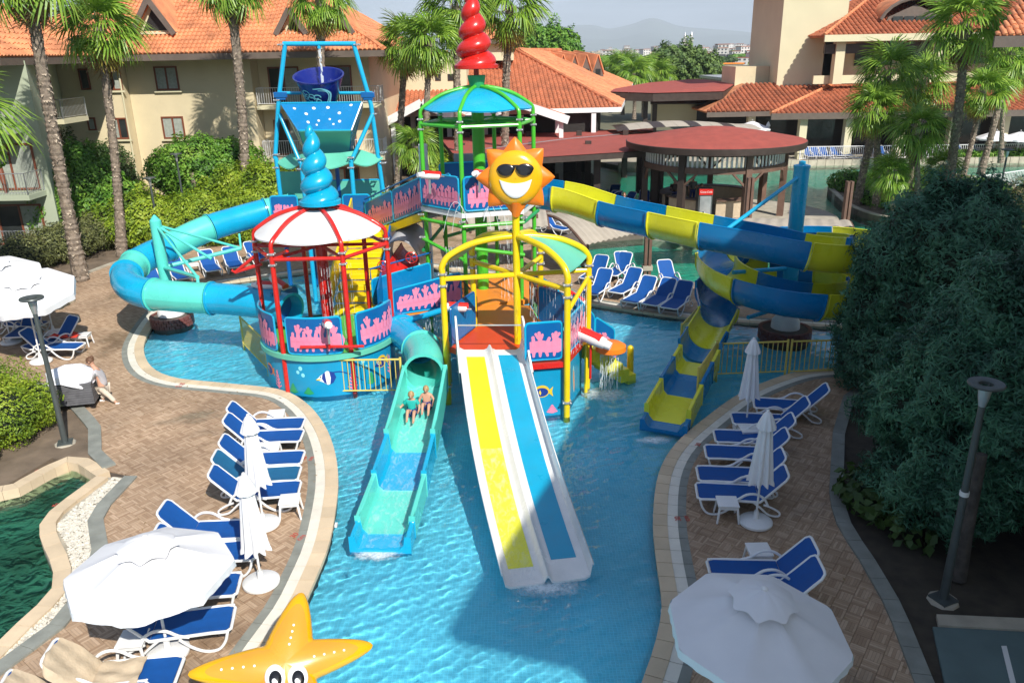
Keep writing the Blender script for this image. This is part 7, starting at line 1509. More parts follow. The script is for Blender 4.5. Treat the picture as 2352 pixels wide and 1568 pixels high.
# ------------------------------------------------------------ sun loungers (foot at origin, head towards +x)
def lounger_proto(sling='sling', ang=48, name='sun_lounger', towel=None):
    t = thing(name, 'x', 'sun lounger', (0, 0, 0), group='white and blue sun loungers')
    zs = .34; hx_ = 1.22; Lb = .78; ca, sa = math.cos(R(ang)), math.sin(R(ang)); W = .33
    q = MB(); o = []
    for x, y in ((0.05, -W), (0, -W+.08), (0, W-.08), (.05, W), (hx_, W)): o.append((x, y, zs))
    q.tube([(hx_, -W, zs), (.3, -W, zs+.01), (.06, -W, zs), (.0, -W+.07, zs-.005), (.0, W-.07, zs-.005), (.06, W, zs), (.3, W, zs+.01), (hx_, W, zs)], .026, 7); q.build('seat_frame', 'white', t, local=True)
    B = lambda s, y, h=0: (hx_+.02+s*ca-h*sa, y, zs+s*sa+h*ca)
    q = MB(); q.tube([B(-.02, -W+.01), B(Lb-.1, -W+.02), B(Lb-.02, -W+.07), B(Lb, -W+.14), B(Lb, W-.14), B(Lb-.02, W-.07), B(Lb-.1, W-.02), B(-.02, W-.01)], .024, 7); q.build('back_frame', 'white', t, local=True)
    def seat(u, v): x = .03+(hx_-.03)*u; e = 1-.16*max(0, 1-u*12); return Vector((x, (v-.5)*2*(W-.02)*e, zs+.012-.025*math.sin(math.pi*u)*math.sin(math.pi*v)))
    q = MB(); q.grid(seat, 14, 6); q.grid(lambda u, v: seat(u, v)-Vector((0, 0, .008)), 14, 6, flip=True); q.build('seat', sling, t, local=True)
    def back(u, v): s = Lb*u*.985; e = 1-.3*max(0, (u-.84)/.16)**2; return Vector(B(s, (v-.5)*2*(W-.02)*e, .012-.03*math.sin(math.pi*u)*math.sin(math.pi*v)))
    q = MB(); q.grid(back, 10, 6); q.grid(lambda u, v: back(u, v)-Vector((0, 0, .008)), 10, 6, flip=True); q.build('backrest', sling, t, local=True)
    for s in (-1, 1):
        y = s*(W+.02); q = MB(); q.tube([(.04, y, zs), (.10, y, .16), (.22, y, .03), (.42, y, .03), (.62, y, .15), (.78, y, zs-.02)], .024, 7, smooth=3); q.build('front_leg', 'white', t, local=True)
        q = MB(); q.tube([(.62, y, zs), (.78, y, zs+.05), (.95, y, zs+.17), (1.14, y, zs+.19), (1.3, y, zs+.10), (1.38, y, zs-.05)], .026, 7, smooth=3); q.build('armrest', 'white', t, local=True)
        q = MB(); q.tube([(1.1, y, zs), (1.25, y, .22), (1.42, y, .07), (1.6, y, .05), (1.62, y, .14), (1.46, y, .24), (1.3, y, .3)], .022, 7, smooth=3); q.build('rear_leg', 'white', t, local=True)
    if towel:
        rgt = random.Random(towel)
        def tw(u, v):
            x = .55+(hx_+Lb+.06-.55)*u; w_ = (W+.06)*(1-.35*max(0, (u-.88)/.12)**2); y = (v-.5)*2*w_
            if x < hx_: p = Vector((x, y, zs+.045))
            else: p = Vector(B(x-hx_, y, .045))
            ed = max(0, abs(v-.5)*2-.86)/.14; top_ = max(0, (u-.95)/.05)
            n3 = .018*math.sin(7*x+5*v+towel)+.012*math.sin(19*v+4*x)+.012*math.sin(13*x-9*v)
            return p+Vector((0, 0, n3-ed*.16-top_*.1))
        q = MB(); q.grid(tw, 36, 22); q.grid(lambda u, v: tw(u, v)-Vector((0, 0, .01)), 36, 22, flip=True); q.build('towel', 'fabricbeige', t, local=True)
    return t
LP = lounger_proto(); LPg = lounger_proto('slinggreen'); LPt = lounger_proto(towel=3); usedL = set()
def lounger(foot, head_px, label, group=None, proto=LP, y=None, rz=None):
    f = P(foot[0], foot[1], .34) if y is None else PD(foot[0], foot[1], y); f.z = 0
    if rz is None: h = P(head_px[0], head_px[1], .9); a = math.atan2(h.y-f.y, h.x-f.x)
    else: a = R(rz)
    f.z = .005
    if proto.name not in usedL: usedL.add(proto.name); o = proto; o.location = f; o.rotation_euler = (0, 0, a)
    else: o = dup(proto, f, a)
    o['label'] = label; o['group'] = group or 'white and blue sun loungers'; return o
gl = 'row of loungers on the left deck'; gr_ = 'row of loungers on the right deck'
for (f, a, lb_) in (((697, 972), 183, 'farthest lounger of the left row, beside the small far table'), ((694, 1000), 183, 'second lounger from the far end of the left row'), ((696, 1050), 184, 'third lounger of the left row, just below the table behind the far parasol'), ((688, 1121), 186, 'lounger of the left row whose foot touches the white table'), ((592, 1214), 182, 'lounger raised high right above the open left parasol'), ((592, 1262), 186, 'lounger between the near closed parasol and the open left parasol'), ((550, 1340), 188, 'lounger showing only its foot end under the open left parasol'), ((536, 1418), 190, 'lounger with empty blue seat beside the base of the open parasol')): lounger(f, None, lb_, gl, rz=a)
lounger((688, 1086), None, 'left row lounger with a greener sling than its neighbours', gl, LPg, rz=185)
lounger((412, 1540), None, 'towel covered lounger at the bottom left with a bare blue foot end', gl, LPt, rz=186); lounger((330, 1600), None, 'towel covered lounger cut off by the bottom left edge', gl, LPt, rz=190)
for (f, a, lb_) in (((1731, 925), -12, 'farthest lounger of the right row, half behind the far closed parasol'), ((1681, 961), -8, 'second lounger of the right row beside the far parasol'), ((1641, 1001), -8, 'third lounger of the right row under the near parasol top'), ((1620, 1037), -8, 'fourth lounger of the right row'), ((1602, 1087), -7, 'fifth lounger of the right row behind the near parasol'), ((1600, 1127), -8, 'nearest lounger of the far right group beside the white table'), ((1629, 1310), -4, 'lounger with raised back between the small table and the open right parasol'), ((1633, 1356), -4, 'lounger half hidden by the open right parasol')): lounger(f, None, lb_, gr_, rz=a)
gb = 'loungers behind the play towers'
for (f, a, lb_) in (((1352, 676), 62, 'blue lounger nearest to the yellow tower, behind the pool'), ((1412, 672), 55, 'second blue lounger behind the pool from the left'), ((1444, 694), 55, 'third blue lounger behind the pool'), ((1490, 700), 55, 'fourth blue lounger behind the pool, half shaded'), ((1534, 708), 58, 'fifth blue lounger behind the pool, fully shaded'), ((1346, 640), 62, 'lounger in the second line behind the yellow tower'), ((1400, 632), 60, 'shaded lounger under the beige canopy'), ((1560, 655), 100, 'dark lounger by the brown post'), ((1455, 632), 100, 'shaded lounger near the edge of the large pool')): lounger(f, None, lb_, gb, rz=a)
gk = 'loungers at the back left under the tube slide'
for (f, a, lb_) in (((372, 655), 130, 'lounger peeping over the bend of the tube slide'), ((425, 640), 125, 'lounger behind the turquoise slide post'), ((492, 622), 120, 'blue lounger right of the slide post'), ((545, 614), 118, 'blue lounger second from the right at the back left'), ((612, 598), 130, 'blue lounger beside the red pipe arm')): lounger(f, None, lb_, gk, rz=a)
ge = 'loungers at the left edge by the white parasols'
for (f, a, lb_) in (((186, 795), 178, 'lounger under the left edge parasols with a red towel next to it'), ((60, 800), 60, 'lounger with its foot towards the bush at the left edge'), ((100, 745), 170, 'dark shaded lounger under the left edge parasols'), ((70, 715), 175, 'rear shaded lounger under the left edge parasols'), ((30, 775), 95, 'lounger cut off by the left edge')): lounger(f, None, lb_, ge, rz=a)
gf = 'loungers on the far terrace'
for i, (px, lb_) in enumerate(((1868, 'far terrace lounger with a striped back nearest to the bar roof'), (1888, 'far terrace lounger, first of the left pair'), (1908, 'far terrace lounger, second of the left pair'), (1934, 'far terrace lounger, first of the middle pair'), (1955, 'far terrace lounger, second of the middle pair'), (2042, 'far terrace lounger just left of the island palms'), (2222, 'far terrace lounger seen between palm trunks'), (2258, 'far terrace lounger rightmost of all'))): lounger((px, 344), None, lb_, gf, y=67.3, rz=92)
t = thing('towel', 'bright red towel lying by the left edge loungers', 'towel', P(165, 768, .36)); c = P(150, 770, .42)
def tw(u, v): return c+Vector(((u-.5)*1.0, (v-.5)*.5, .05*math.sin(8*u)*math.sin(5*v)))
MB().grid(tw, 14, 8).build('cloth', 'redcloth', t)
# side tables
def table_proto():
    t = thing('side_table', 'x', 'table', (0, 0, 0), group='small white side tables'); b = MB(); b.box((0, 0, .385), (.42, .42, .035)); b.build('table_top', 'white', t, local=True, bevel=.012); b = MB()
    for k in range(4):
        a = R(45+90*k); q = MB(); q.tube([(.17*1.41*math.cos(a), .17*1.41*math.sin(a), .37), (.215*1.41*math.cos(a), .215*1.41*math.sin(a), 0)], [.028, .02], 6); q.build('leg', 'white', t, local=True)
    for s in (-1, 1): q = MB(); q.box((0, s*.18, .34), (.36, .025, .07)); q.box((s*.18, 0, .34), (.025, .335, .07)); q.build('apron', 'white', t, local=True, smooth=0)
    return t
TP = table_proto()
for i, (px, py, a, lb_) in enumerate(((634, 949, 8, 'small white table at the far end of the left row'), (622, 1024, 8, 'white table behind the far closed left parasol'), (665, 1146, 8, 'white table between the left row and the gutter'), (304, 1466, 5, 'white table under the front edge of the open left parasol'), (1671, 1152, -5, 'white table beside the base of the near right parasol'), (1744, 1262, 0, 'white table above the lounger with the raised back'), (190, 768, 5, 'white table at the end of the left edge lounger'), (445, 606, 30, 'white table between the back left loungers'), (1720, 984, 0, 'white table under the far closed right parasol'))):
    c = P(px, py, .385); c.z = .005
    if i == 0: TP.location = c; TP.rotation_euler = (0, 0, R(a)); TP['label'] = lb_
    else: dup(TP, c, R(a), lb_)
# parasols
def base_disc(t, z=0): 
    MB().lathe([(.0, 0), (.30, 0), (.33, .03), (.33, .07), (.28, .11), (.06, .13), (.045, .3)], 36, capb=True).build('base', 'white', t, local=True)
def closed_parasol(loc, label, h=2.35, lean=0, seed=1, m='fabricwhite', group='closed white parasols'):
    t = thing('closed_parasol', label, 'parasol', (loc.x, loc.y, .005), group=group); base_disc(t); MB().tube([(0, 0, .1), (lean, 0, h)], .022, 10).build('pole', 'white', t, local=True)
    rg = random.Random(seed); nf = 9
    def cl(u, v):
        a = 2*math.pi*u; z = h-.02-v*1.42; f = .5+.5*math.cos(nf*a+1.3*math.sin(a)); r_ = .045+(.055+.155*v**.8)*(.62+.38*f*(.4+.6*v))+.015*math.sin(3*a+seed)*v
        if v > .93: r_ *= 1+.08*math.cos(nf*a)
        return Vector((r_*math.cos(a)+lean*(z/h), r_*math.sin(a), z-.05*f*max(0, v-.85)/.15))
    MB().grid(cl, 90, 26).build('canopy', m, t, local=True, smooth=70)
    def cap(u, v): a = 2*math.pi*u; f = .5+.5*math.cos(nf*a); return Vector(((.03+.135*v**.7*(1+.22*f*v))*math.cos(a)+lean, (.03+.135*v**.7*(1+.22*f*v))*math.sin(a), h+.05-.36*v**1.2+.03*f*v))
    MB().grid(cap, 72, 8).build('vent_cap', m, t, local=True, smooth=70); MB().ball((lean, 0, h+.06), .035, 6).build('finial', 'white', t, local=True)
    return t
closed_parasol(P(606, 1207), 'far closed white parasol in the left row', 2.42, seed=1); closed_parasol(P(601, 1341), 'near closed white parasol on the left deck with its round base in view', 2.2, -.03, seed=2)
closed_parasol(P(1713, 986), 'far closed white parasol on the right deck', 2.35, seed=3); closed_parasol(P(1735, 1202), 'near closed white parasol on the right deck beside the white table', 2.42, .03, seed=4)
def open_parasol(loc, label, h=2.25, r_=1.25, n=8, rot=0, tilt=(0, 0), drop=.38, seed=1, vent=True, base=True, m='fabricwhite', group='open white parasols', valance=.12):
    t = thing('open_parasol', label, 'parasol', (loc.x, loc.y, .005), group=group); base_disc(t) if base else None
    M = Matrix.Rotation(R(tilt[0]), 3, 'X') @ Matrix.Rotation(R(tilt[1]), 3, 'Y'); top = Vector((0, 0, h)); MB().tube([(0, 0, .1), (0, 0, h-.05)], .024, 10).build('pole', 'white', t, local=True)
    def rim(a): 
        k = (a-R(rot))/(2*math.pi/n); f = k-math.floor(k)-.5; return math.cos(math.pi/n)/math.cos(f*2*math.pi/n)
    def cv(u, v): a = 2*math.pi*u; k = (a-R(rot))/(2*math.pi/n); f = abs(k-math.floor(k)-.5)*2; q = .07+.93*v; r2 = r_*q*rim(a); return top+M @ Vector((r2*math.cos(a), r2*math.sin(a), -drop*(q**1.08)-.035*(1-f**2)*math.sin(math.pi*min(1, q))+.0))
    q = MB(); q.grid(cv, n*8, 12); q.grid(lambda u, v: cv(u, v)-Vector((0, 0, .008)), n*8, 12, flip=True); q.build('canopy', m, t, local=True, smooth=25)
    def vl(u, v): p = cv(u, 1); a = 2*math.pi*u; return p+M @ Vector((math.cos(a)*.012*v, math.sin(a)*.012*v, -valance*v-.012*v*math.sin(a*n*2.5+seed)))+Vector((.008*math.sin(a*31+seed)*v, .008*math.cos(a*27)*v, 0))
    MB().grid(vl, n*12, 3).build('valance', m, t, local=True, smooth=60)
    for k in range(n): a = R(rot)+2*math.pi*k/n; q = MB(); q.tube([top+M @ Vector((.05*math.cos(a), .05*math.sin(a), -.05)), top+M @ Vector((r_*.98*math.cos(a), r_*.98*math.sin(a), -drop-.02))], .009, 5); q.build('rib', 'white', t, local=True)
    if vent:
        def vc(u, v): a = 2*math.pi*u; k = (a-R(rot))/(2*math.pi/n); f = abs(k-math.floor(k)-.5)*2; sc_ = .045*v*(1-f**2); r2 = (.03+.36*v*r_)*rim(a)*(1-.10*v*(1-f)); return top+M @ Vector((r2*math.cos(a), r2*math.sin(a), .075-.10*v-.10*v*v+sc_))
        q = MB(); q.grid(vc, n*8, 6); q.build('vent_cap', m, t, local=True, smooth=50)
    MB().lathe([(.045, .05), (.045, .09), (.02, .11), (.002, .115)], 12, top).build('finial', 'white', t, local=True); return t
open_parasol(P(388, 1502), 'large open white parasol over the loungers at the bottom left', 2.12, 1.24, rot=12, tilt=(-1, 1), drop=.5, seed=1)
c = P(1757, 1346, 2.42); open_parasol(c, 'large open white parasol in shade at the bottom right', 2.30, 1.2, rot=20, tilt=(3, 2), drop=.58, seed=2)
c = PD(50, 640, 23.6); open_parasol(Vector((c.x, 23.6, 0)), 'front sagging white parasol at the left edge above the shaded loungers', c.z, 1.45, rot=0, tilt=(14, 5), drop=.42, seed=3, valance=.2)
c = PD(-20, 600, 25.5); open_parasol(Vector((c.x, 25.5, 0)), 'rear white parasol cut off by the left edge', c.z, 1.5, rot=10, tilt=(10, 9), drop=.5, seed=4, valance=.2)
c = PD(95, 640, 26.4); open_parasol(Vector((c.x, 26.4, 0)), 'beige parasol behind the white ones at the left edge', c.z-.25, 1.0, rot=10, tilt=(8, 14), drop=.35, seed=5, m='fabricbeige')
for i, (px, py, yy, lb_) in enumerate(((2290, 300, 66.9, 'left one of the white parasols on the far terrace'), (2345, 302, 66.4, 'right one of the white parasols on the far terrace'), (1728, 278, 69.5, 'white parasol peak behind the bar roof'))): c = PD(px, py, yy); open_parasol(Vector((c.x, yy, 0)), lb_, c.z, 1.6, rot=10, drop=.6, seed=7+i, vent=False, group='white parasols on the far terrace')
c = PD(1765, 282, 69); closed_parasol(Vector((c.x, 69, 0)), 'closed white parasol behind the bar roof', c.z, seed=9, group='white parasols on the far terrace')
# lamp posts
def lamp(label, foot, h, tilt=0, r_=.24, tr_=.05):
    t = thing('lamp_post', label, 'street lamp', foot, group='garden lamps with round disc heads'); MB().tube([(0, 0, 0), (0, 0, h*.45), (0, 0, h-.12)], [tr_*1.5, tr_*1.2, tr_], 14).build('pole', 'steelgrey', t, local=True)
    MB().box((0, 0, .02), (.34, .34, .04), rz=.4).build('base_plate', 'steelgrey', t, local=True); MB().lathe([(tr_*1.05, h-.35), (tr_*1.7, h-.2), (tr_*2.0, h-.06), (tr_*1.2, h-.04)], 16).build('collar', 'galv', t, local=True)
    MB().lathe([(r_*.4, h-.02), (r_*.55, h+.0), (r_*.95, h+.0), (r_, h+.025), (r_*.95, h+.05), (r_*.55, h+.05), (r_*.4, h+.03), (r_*.4, h-.02)], 40).build('disc_head', 'steelgrey', t, local=True)
    for k in range(3): a = R(30+120*k); q = MB(); q.tube([(.0, 0, h-.06), (r_*.5*math.cos(a), r_*.5*math.sin(a), h+.015)], .012, 5); q.build('bracket', 'steelgrey', t, local=True)
    b = MB(); b.lathe([(.26, -.03), (.24, .01), (.0, .015)], 9); b.build('footing', 'palestone', t, local=True); return t
lamp('grey lamp post at the left in front of the bright bush', P(150, 1017), 3.75, r_=.27); lamp('dark grey lamp post at the right in front of the conifer', P(2166, 1376), 4.0, r_=.27)
b_ = P(2172, 1130); MB().tube([(0, 0, 2.05), (0, 0, 2.13)], .073, 14).build('sticker', 'whitemetal', bpy.data.objects['lamp_post.001'], local=True)
for px, py, yy, hh, lb_ in ((404, 355, 42, 3.4, 'thin far lamp post in front of the round tree'), (343, 410, 39.5, 2.2, 'short far lamp post beside the second palm'), (2315, 345, 40, 3.6, 'brown lamp post by the large pool railing')): c = PD(px, py, yy); lamp(lb_, Vector((c.x, yy, 0)), c.z, r_=.3, tr_=.045)
# beige shade sails and their brown posts
def sail(label, pts, sag, m='canopybeige', edge='brownwood'):
    A, B, C, D = [Vector(p) for p in pts]; c = (A+B+C+D)/4; t = thing('shade_sail', label, 'awning', (c.x, c.y, 0), group='beige shade canopies')
    def f(u, v): p = A.lerp(B, u).lerp(D.lerp(C, u), v); return p+Vector((0, 0, -sag*math.sin(math.pi*v)+.03*math.sin(u*60)))
    q = MB(); q.grid(f, 40, 12); q.grid(lambda u, v: f(u, v)-Vector((0, 0, .02)), 40, 12, flip=True); q.build('fabric', m, t)
    for u in (0, 1): q = MB(); q.tube([f(u, v/10)-Vector((0, 0, .06)) for v in range(11)], .07, 6); q.build('edge_beam', edge, t)
    return t
sail('large curved beige canopy between the sun and the spiral slide', [PD(1245, 490, 35), PD(1330, 478, 36), PD(1462, 535, 32.4), PD(1345, 562, 31.4)][0:4], -.35)
sail('beige canopy behind the green tower posts', [PD(1060, 480, 36), PD(1250, 475, 37), PD(1260, 520, 33), PD(1080, 530, 32.5)], -.2)
sail('narrow beige canopy behind the straight part of the spiral slide', [PD(1545, 488, 36.5), PD(1660, 500, 37.5), PD(1680, 522, 34.5), PD(1560, 510, 34)], -.1)
sail('long beige canopy behind the blue spiral post', [PD(1690, 500, 37.5), PD(1945, 505, 38), PD(1960, 520, 34.5), PD(1665, 522, 34.5)], -.1)
for px, yy, zt_, lb_ in ((1491, 33.5, 2.6, 'brown post below the straight part of the spiral slide'), (1717, 37.2, 3.3, 'brown post beside the jacuzzi'), (1942, 37.5, 3.0, 'brown post standing in the large pool'), (1345, 34.5, 2.6, 'brown post under the large beige canopy'), (1228, 34, 2.4, 'dark post behind the green tower')):
    x = PD(px, 500, yy).x; t = thing('canopy_post', lb_, 'post', (x, yy, 0), group='brown canopy posts'); MB().box((x-.09, yy, zt_/2-.2), (.12, .3, zt_+.4)).build('board', 'brownwood', t, smooth=0); MB().box((x+.09, yy, zt_/2-.2), (.12, .3, zt_+.4)).build('board', 'brownwood', t, smooth=0); MB().box((x, yy, .1), (.42, .42, .2)).build('shoe', 'palestone', t, smooth=0)
jc = PD(1735, 486, 39.5); jc.z = .03; t = thing('jacuzzi', 'round whirlpool with dark rim on the bar island', 'whirlpool', jc); MB().lathe([(1.05, .04), (1.35, .06), (1.4, .0)], 32, jc).build('rim', 'darkwood', t); MB().lathe([(.01, .035), (1.05, .035)], 32, jc).build('water', 'decalcyan', t)
# rocks by the deck end of the bar
for i, (px, py, s) in enumerate(((1560, 498, .35), (1600, 500, .3), (1660, 512, .32), (1775, 512, .3))):
    c = PD(px, py, 39); t = MB(); t.ball((c.x, 39, .15), s, 6, sc_=(1.2, 1, .8)); o = t.build('boulder', 'rock'); tag(o, ('boulder at the left foot of the bar counter', 'boulder below the drinks fridge', 'boulder left of the jacuzzi', 'boulder right of the jacuzzi')[i], 'rock', 'boulders round the pool bar')
# ------------------------------------------------------------ people
def skin_body(name, J, E, rad, m, parent, sub=2):
    keys = list(J); me = bpy.data.meshes.new(name); me.from_pydata([tuple(J[k]) for k in keys], [(keys.index(a), keys.index(b)) for a, b in E], []); o = link(name, me, parent); md = o.modifiers.new('skin', 'SKIN'); md.use_smooth_shade = True
    for i, k in enumerate(keys): r_ = rad[k]; o.data.skin_vertices[0].data[i].radius = (r_, r_) if not isinstance(r_, tuple) else r_
    o.data.skin_vertices[0].data[keys.index('pel') if 'pel' in keys else 0].use_root = True
    s = o.modifiers.new('sub', 'SUBSURF'); s.levels = sub; s.render_levels = sub
    me.materials.append(MATS[m]); return o
def person(label, root, J, s=1.0, skin='skin', hair='hairbrown', top=None, bottom=None, face=(0, -1, 0), group=None, bun=False, cap_=None):
    """J: joint positions relative to root (metres at full size)"""
    root = Vector(root); t = thing('person', label, 'person', (root.x, root.y, root.z), group=group); J = {k: root+Vector(v)*s for k, v in J.items()}
    E = [('pel', 'spi'), ('spi', 'che'), ('che', 'nek'), ('nek', 'hea')]+[(a+s_, b+s_) for s_ in 'LR' for a, b in (('sho', 'elb'), ('elb', 'wri'), ('wri', 'han'), ('hip', 'kne'), ('kne', 'ank'), ('ank', 'toe'))]+[('che', 'shoL'), ('che', 'shoR'), ('pel', 'hipL'), ('pel', 'hipR')]
    rad = dict(pel=.125, spi=.115, che=.135, nek=.055, hea=.06); 
    for s_ in 'LR': rad.update({'sho'+s_: .058, 'elb'+s_: .042, 'wri'+s_: .028, 'han'+s_: .03, 'hip'+s_: .085, 'kne'+s_: .055, 'ank'+s_: .036, 'toe'+s_: .03})
    rad = {k: v*s for k, v in rad.items()}; skin_body('body', J, E, rad, skin, t)
    f = Vector(face).normalized(); hc = J['hea']+(J['hea']-J['nek']).normalized()*.07*s; upv = (J['hea']-J['nek']).normalized(); sd = f.cross(upv).normalized(); f = upv.cross(sd).normalized(); M = Matrix((sd, f, upv)).transposed()
    MB().lathe([(max(.001, .092*s*math.sin(math.pi*i/12)*(1-.10*(i < 4))), -.118*s*math.cos(math.pi*i/12)) for i in range(13)], 18, hc, M=M @ Matrix.Diagonal(Vector((.9, 1.05, 1)))).build('head', skin, t)
    MB().ball(hc+f*.098*s-upv*.01*s, .018*s, 5, sc_=(1, 1.2, 1.4)).build('nose', skin, t)
    for q_ in (-1, 1): MB().ball(hc+f*.083*s+sd*.035*s*q_+upv*.02*s, .012*s, 5).build('eye', 'black', t); MB().ball(hc+sd*.085*s*q_, .022*s, 5).build('ear', skin, t)
    MB().box(hc+f*.088*s-upv*.05*s, (.04*s, .01*s, .01*s), M=M).build('mouth', 'redpaint', t)
    def hr(u, v): a = 2*math.pi*u; ph = math.pi*(.02+.56*v+ (.12*v*(.5-.5*math.cos(a-math.pi/2+math.pi)))); r_ = .105*s*(1+.05*math.sin(5*a)*math.sin(4*ph)); p = Vector((r_*.92*math.sin(ph)*math.cos(a), r_*1.05*math.sin(ph)*math.sin(a), r_*1.15*math.cos(ph))); return hc+M @ (p-Vector((0, .018*s, -.012*s)))
    hm = MB(); hm.grid(hr, 20, 8); 
    if bun: hm.ball(hc-f*.10*s+upv*.07*s, .055*s, 7)
    hm.build('hair', hair, t)
    g = .014*s
    if top:
        K = ['spi', 'che', 'shoL', 'shoR', 'elbL', 'elbR', 'pel']; Jt = {k: J[k] for k in K}; 
        for s_ in 'LR': Jt['elb'+s_] = J['sho'+s_].lerp(J['elb'+s_], .75)
        Jt['nk'] = J['che'].lerp(J['nek'], .6); r2 = {k: rad[k]+g*1.6 for k in K}; r2['nk'] = .07*s; r2['pel'] = rad['pel']+g*2; r2['elbL'] = r2['elbR'] = .062*s; skin_body('shirt', Jt, [('pel', 'spi'), ('spi', 'che'), ('che', 'nk'), ('che', 'shoL'), ('che', 'shoR'), ('shoL', 'elbL'), ('shoR', 'elbR')], r2, top, t)
    if bottom:
        m, full = bottom; Jt = {'pel': J['pel'], 'hipL': J['hipL'], 'hipR': J['hipR']}
        for s_ in 'LR': Jt['kne'+s_] = J['kne'+s_] if full else J['hip'+s_].lerp(J['kne'+s_], .55)
        Ep = [('pel', 'hipL'), ('pel', 'hipR'), ('hipL', 'kneL'), ('hipR', 'kneR')]; r2 = {'pel': rad['pel']+g, 'hipL': rad['hipL']+g*1.3, 'hipR': rad['hipR']+g*1.3, 'kneL': (rad['kneL'] if full else .075*s)+g, 'kneR': (rad['kneR'] if full else .075*s)+g}
        if full:
            for s_ in 'LR': Jt['ank'+s_] = J['ank'+s_].lerp(J['kne'+s_], .12); Ep.append(('kne'+s_, 'ank'+s_)); r2['ank'+s_] = .055*s+g
        skin_body('trousers' if full else 'shorts', Jt, Ep, r2, m, t)
        if full:
            for s_ in 'LR': MB().tube([J['ank'+s_]-Vector((0, 0, .03)), J['toe'+s_]], [.045*s, .04*s], 8).build('shoe', 'white', t)
    # fingers
    for s_ in 'LR':
        h = J['han'+s_]; d = (h-J['wri'+s_]).normalized(); n_ = d.orthogonal().normalized(); q = MB()
        for k in range(4): o_ = n_*(.014*(k-1.5))*s; l = (.06, .07, .065, .05)[k]*s; q.tube([h+o_, h+o_+d*l*.6, h+o_+d*l-Vector((0, 0, .015*s))], [.0085*s, .008*s, .006*s], 6)
        q.tube([h-d*.02*s+n_*.025*s, h+n_*.045*s+d*.02*s], [.009*s, .007*s], 6); q.build('fingers', skin, t)
    return t
# attendant pushing the towel cart (leaning left)
f1_, f2_ = P(270, 926), P(234, 921); root = Vector(((f1_.x+f2_.x)/2, (f1_.y+f2_.y)/2, 0)); dirc = Vector((-.97, -.22, 0)).normalized(); sdv = Vector((dirc.y, -dirc.x, 0))
def A_(px, py, s_=0): v = PD(px, py, root.y)-root+sdv*s_*-1; return (v.x, v.y, v.z)
Jw = dict(pel=A_(237, 888), spi=A_(234, 873), che=A_(226, 856), nek=A_(216, 843), hea=A_(210, 835), shoL=A_(224, 858, -.17), shoR=A_(222, 852, .17), elbL=A_(216, 872, -.2), elbR=A_(212, 868, .2), wriL=A_(205, 880, -.18), wriR=A_(202, 876, .18), hanL=A_(200, 883, -.17), hanR=A_(197, 879, .17), hipL=A_(238, 892, -.09), hipR=A_(236, 891, .09), kneL=A_(233, 906, -.09), kneR=A_(253, 906, .09), ankL=A_(236, 919, -.09), ankR=A_(268, 921, .09), toeL=A_(229, 923, -.09), toeR=A_(276, 925, .09))
ctr = P(178, 932)
person('person in grey blouse and beige trousers leaning to push a cart of towels', root, Jw, 1.0, top='greyshirt', bottom=('beigecloth', True), face=(dirc.x, dirc.y, -.25), bun=True)
ct = Vector((ctr.x, ctr.y, 0)); t = thing('towel_cart', 'grey ribbed laundry cart heaped with white towels', 'cart', ct); rzc = math.atan2(dirc.y, dirc.x)
b = MB(); Mz = Matrix.Rotation(rzc, 3, 'Z')
for k in range(9): b = MB(); b.box(ct+Vector((0, 0, .2+.068*k)), (1.12-.012*(k % 2), .72-.012*(k % 2), .06), rz=rzc); b.build('slat_board', 'cartgrey', t, smooth=0)
for sx in (-1, 1):
    for sy in (-1, 1): c = ct+Mz @ Vector((.48*sx, .28*sy, .08)); MB().lathe([(.01, -.02), (.08, -.02), (.08, .02), (.01, .02)], 14, c, M=Matrix.Rotation(R(90), 3, 'X')).build('wheel', 'black', t)
MB().tube([ct+Mz @ Vector((-.56, -.25, .8)), ct+Mz @ Vector((-.66, -.25, .95)), ct+Mz @ Vector((-.66, .25, .95)), ct+Mz @ Vector((-.56, .25, .8))], .02, 7).build('handle', 'galv', t)
tp = thing('towel_heap', 'heap of crumpled white towels overflowing the cart', 'towels', ct+Vector((0, 0, .8)))
import mathutils.noise as mn
def heap(u, v): 
    a = 2*math.pi*u; r_ = math.sin(math.pi*.5*min(1, v*1.15)); z = .42*math.cos(math.pi*.5*min(1, v)) - (.22*max(0, v-.8)/.2*(.5+.5*math.sin(3*a+1))); p = Mz @ Vector((.60*r_*math.cos(a), .42*r_*math.sin(a), z*.9)); n_ = mn.noise(Vector((p.x*5, p.y*5, z*5+3)))*.12+abs(mn.noise(Vector((p.x*13, p.y*13, z*11))))*.06; return ct+Vector((0, 0, .82))+p*(1+n_)
MB().grid(heap, 70, 26).build('towels', 'towelwhite', tp, smooth=60)
# children on the turquoise slide
sit = dict(pel=(0, 0, .1), spi=(0, .03, .26), che=(0, .03, .42), nek=(0, .0, .54), hea=(0, -.02, .60), shoL=(-.14, .02, .45), shoR=(.14, .02, .45), elbL=(-.24, -.02, .28), elbR=(.24, -.02, .28), wriL=(-.22, -.18, .2), wriR=(.22, -.18, .2), hanL=(-.21, -.24, .19), hanR=(.21, -.24, .19), hipL=(-.08, -.02, .1), hipR=(.08, -.02, .1), kneL=(-.1, -.34, .28), kneR=(.1, -.36, .24), ankL=(-.1, -.62, .06), ankR=(.1, -.7, .05), toeL=(-.1, -.72, .1), toeR=(.1, -.8, .1))
c = Vector((-2.55, 18.3, .43)); person('person, a child with a swimsuit of green and teal, sliding in front', c, {**sit, 'elbL': (-.3, .02, .3), 'wriL': (-.42, -.1, .2), 'hanL': (-.46, -.16, .18)}, .82, hair='hairblond', top='swimgreen', bottom=('swimnavy', False))
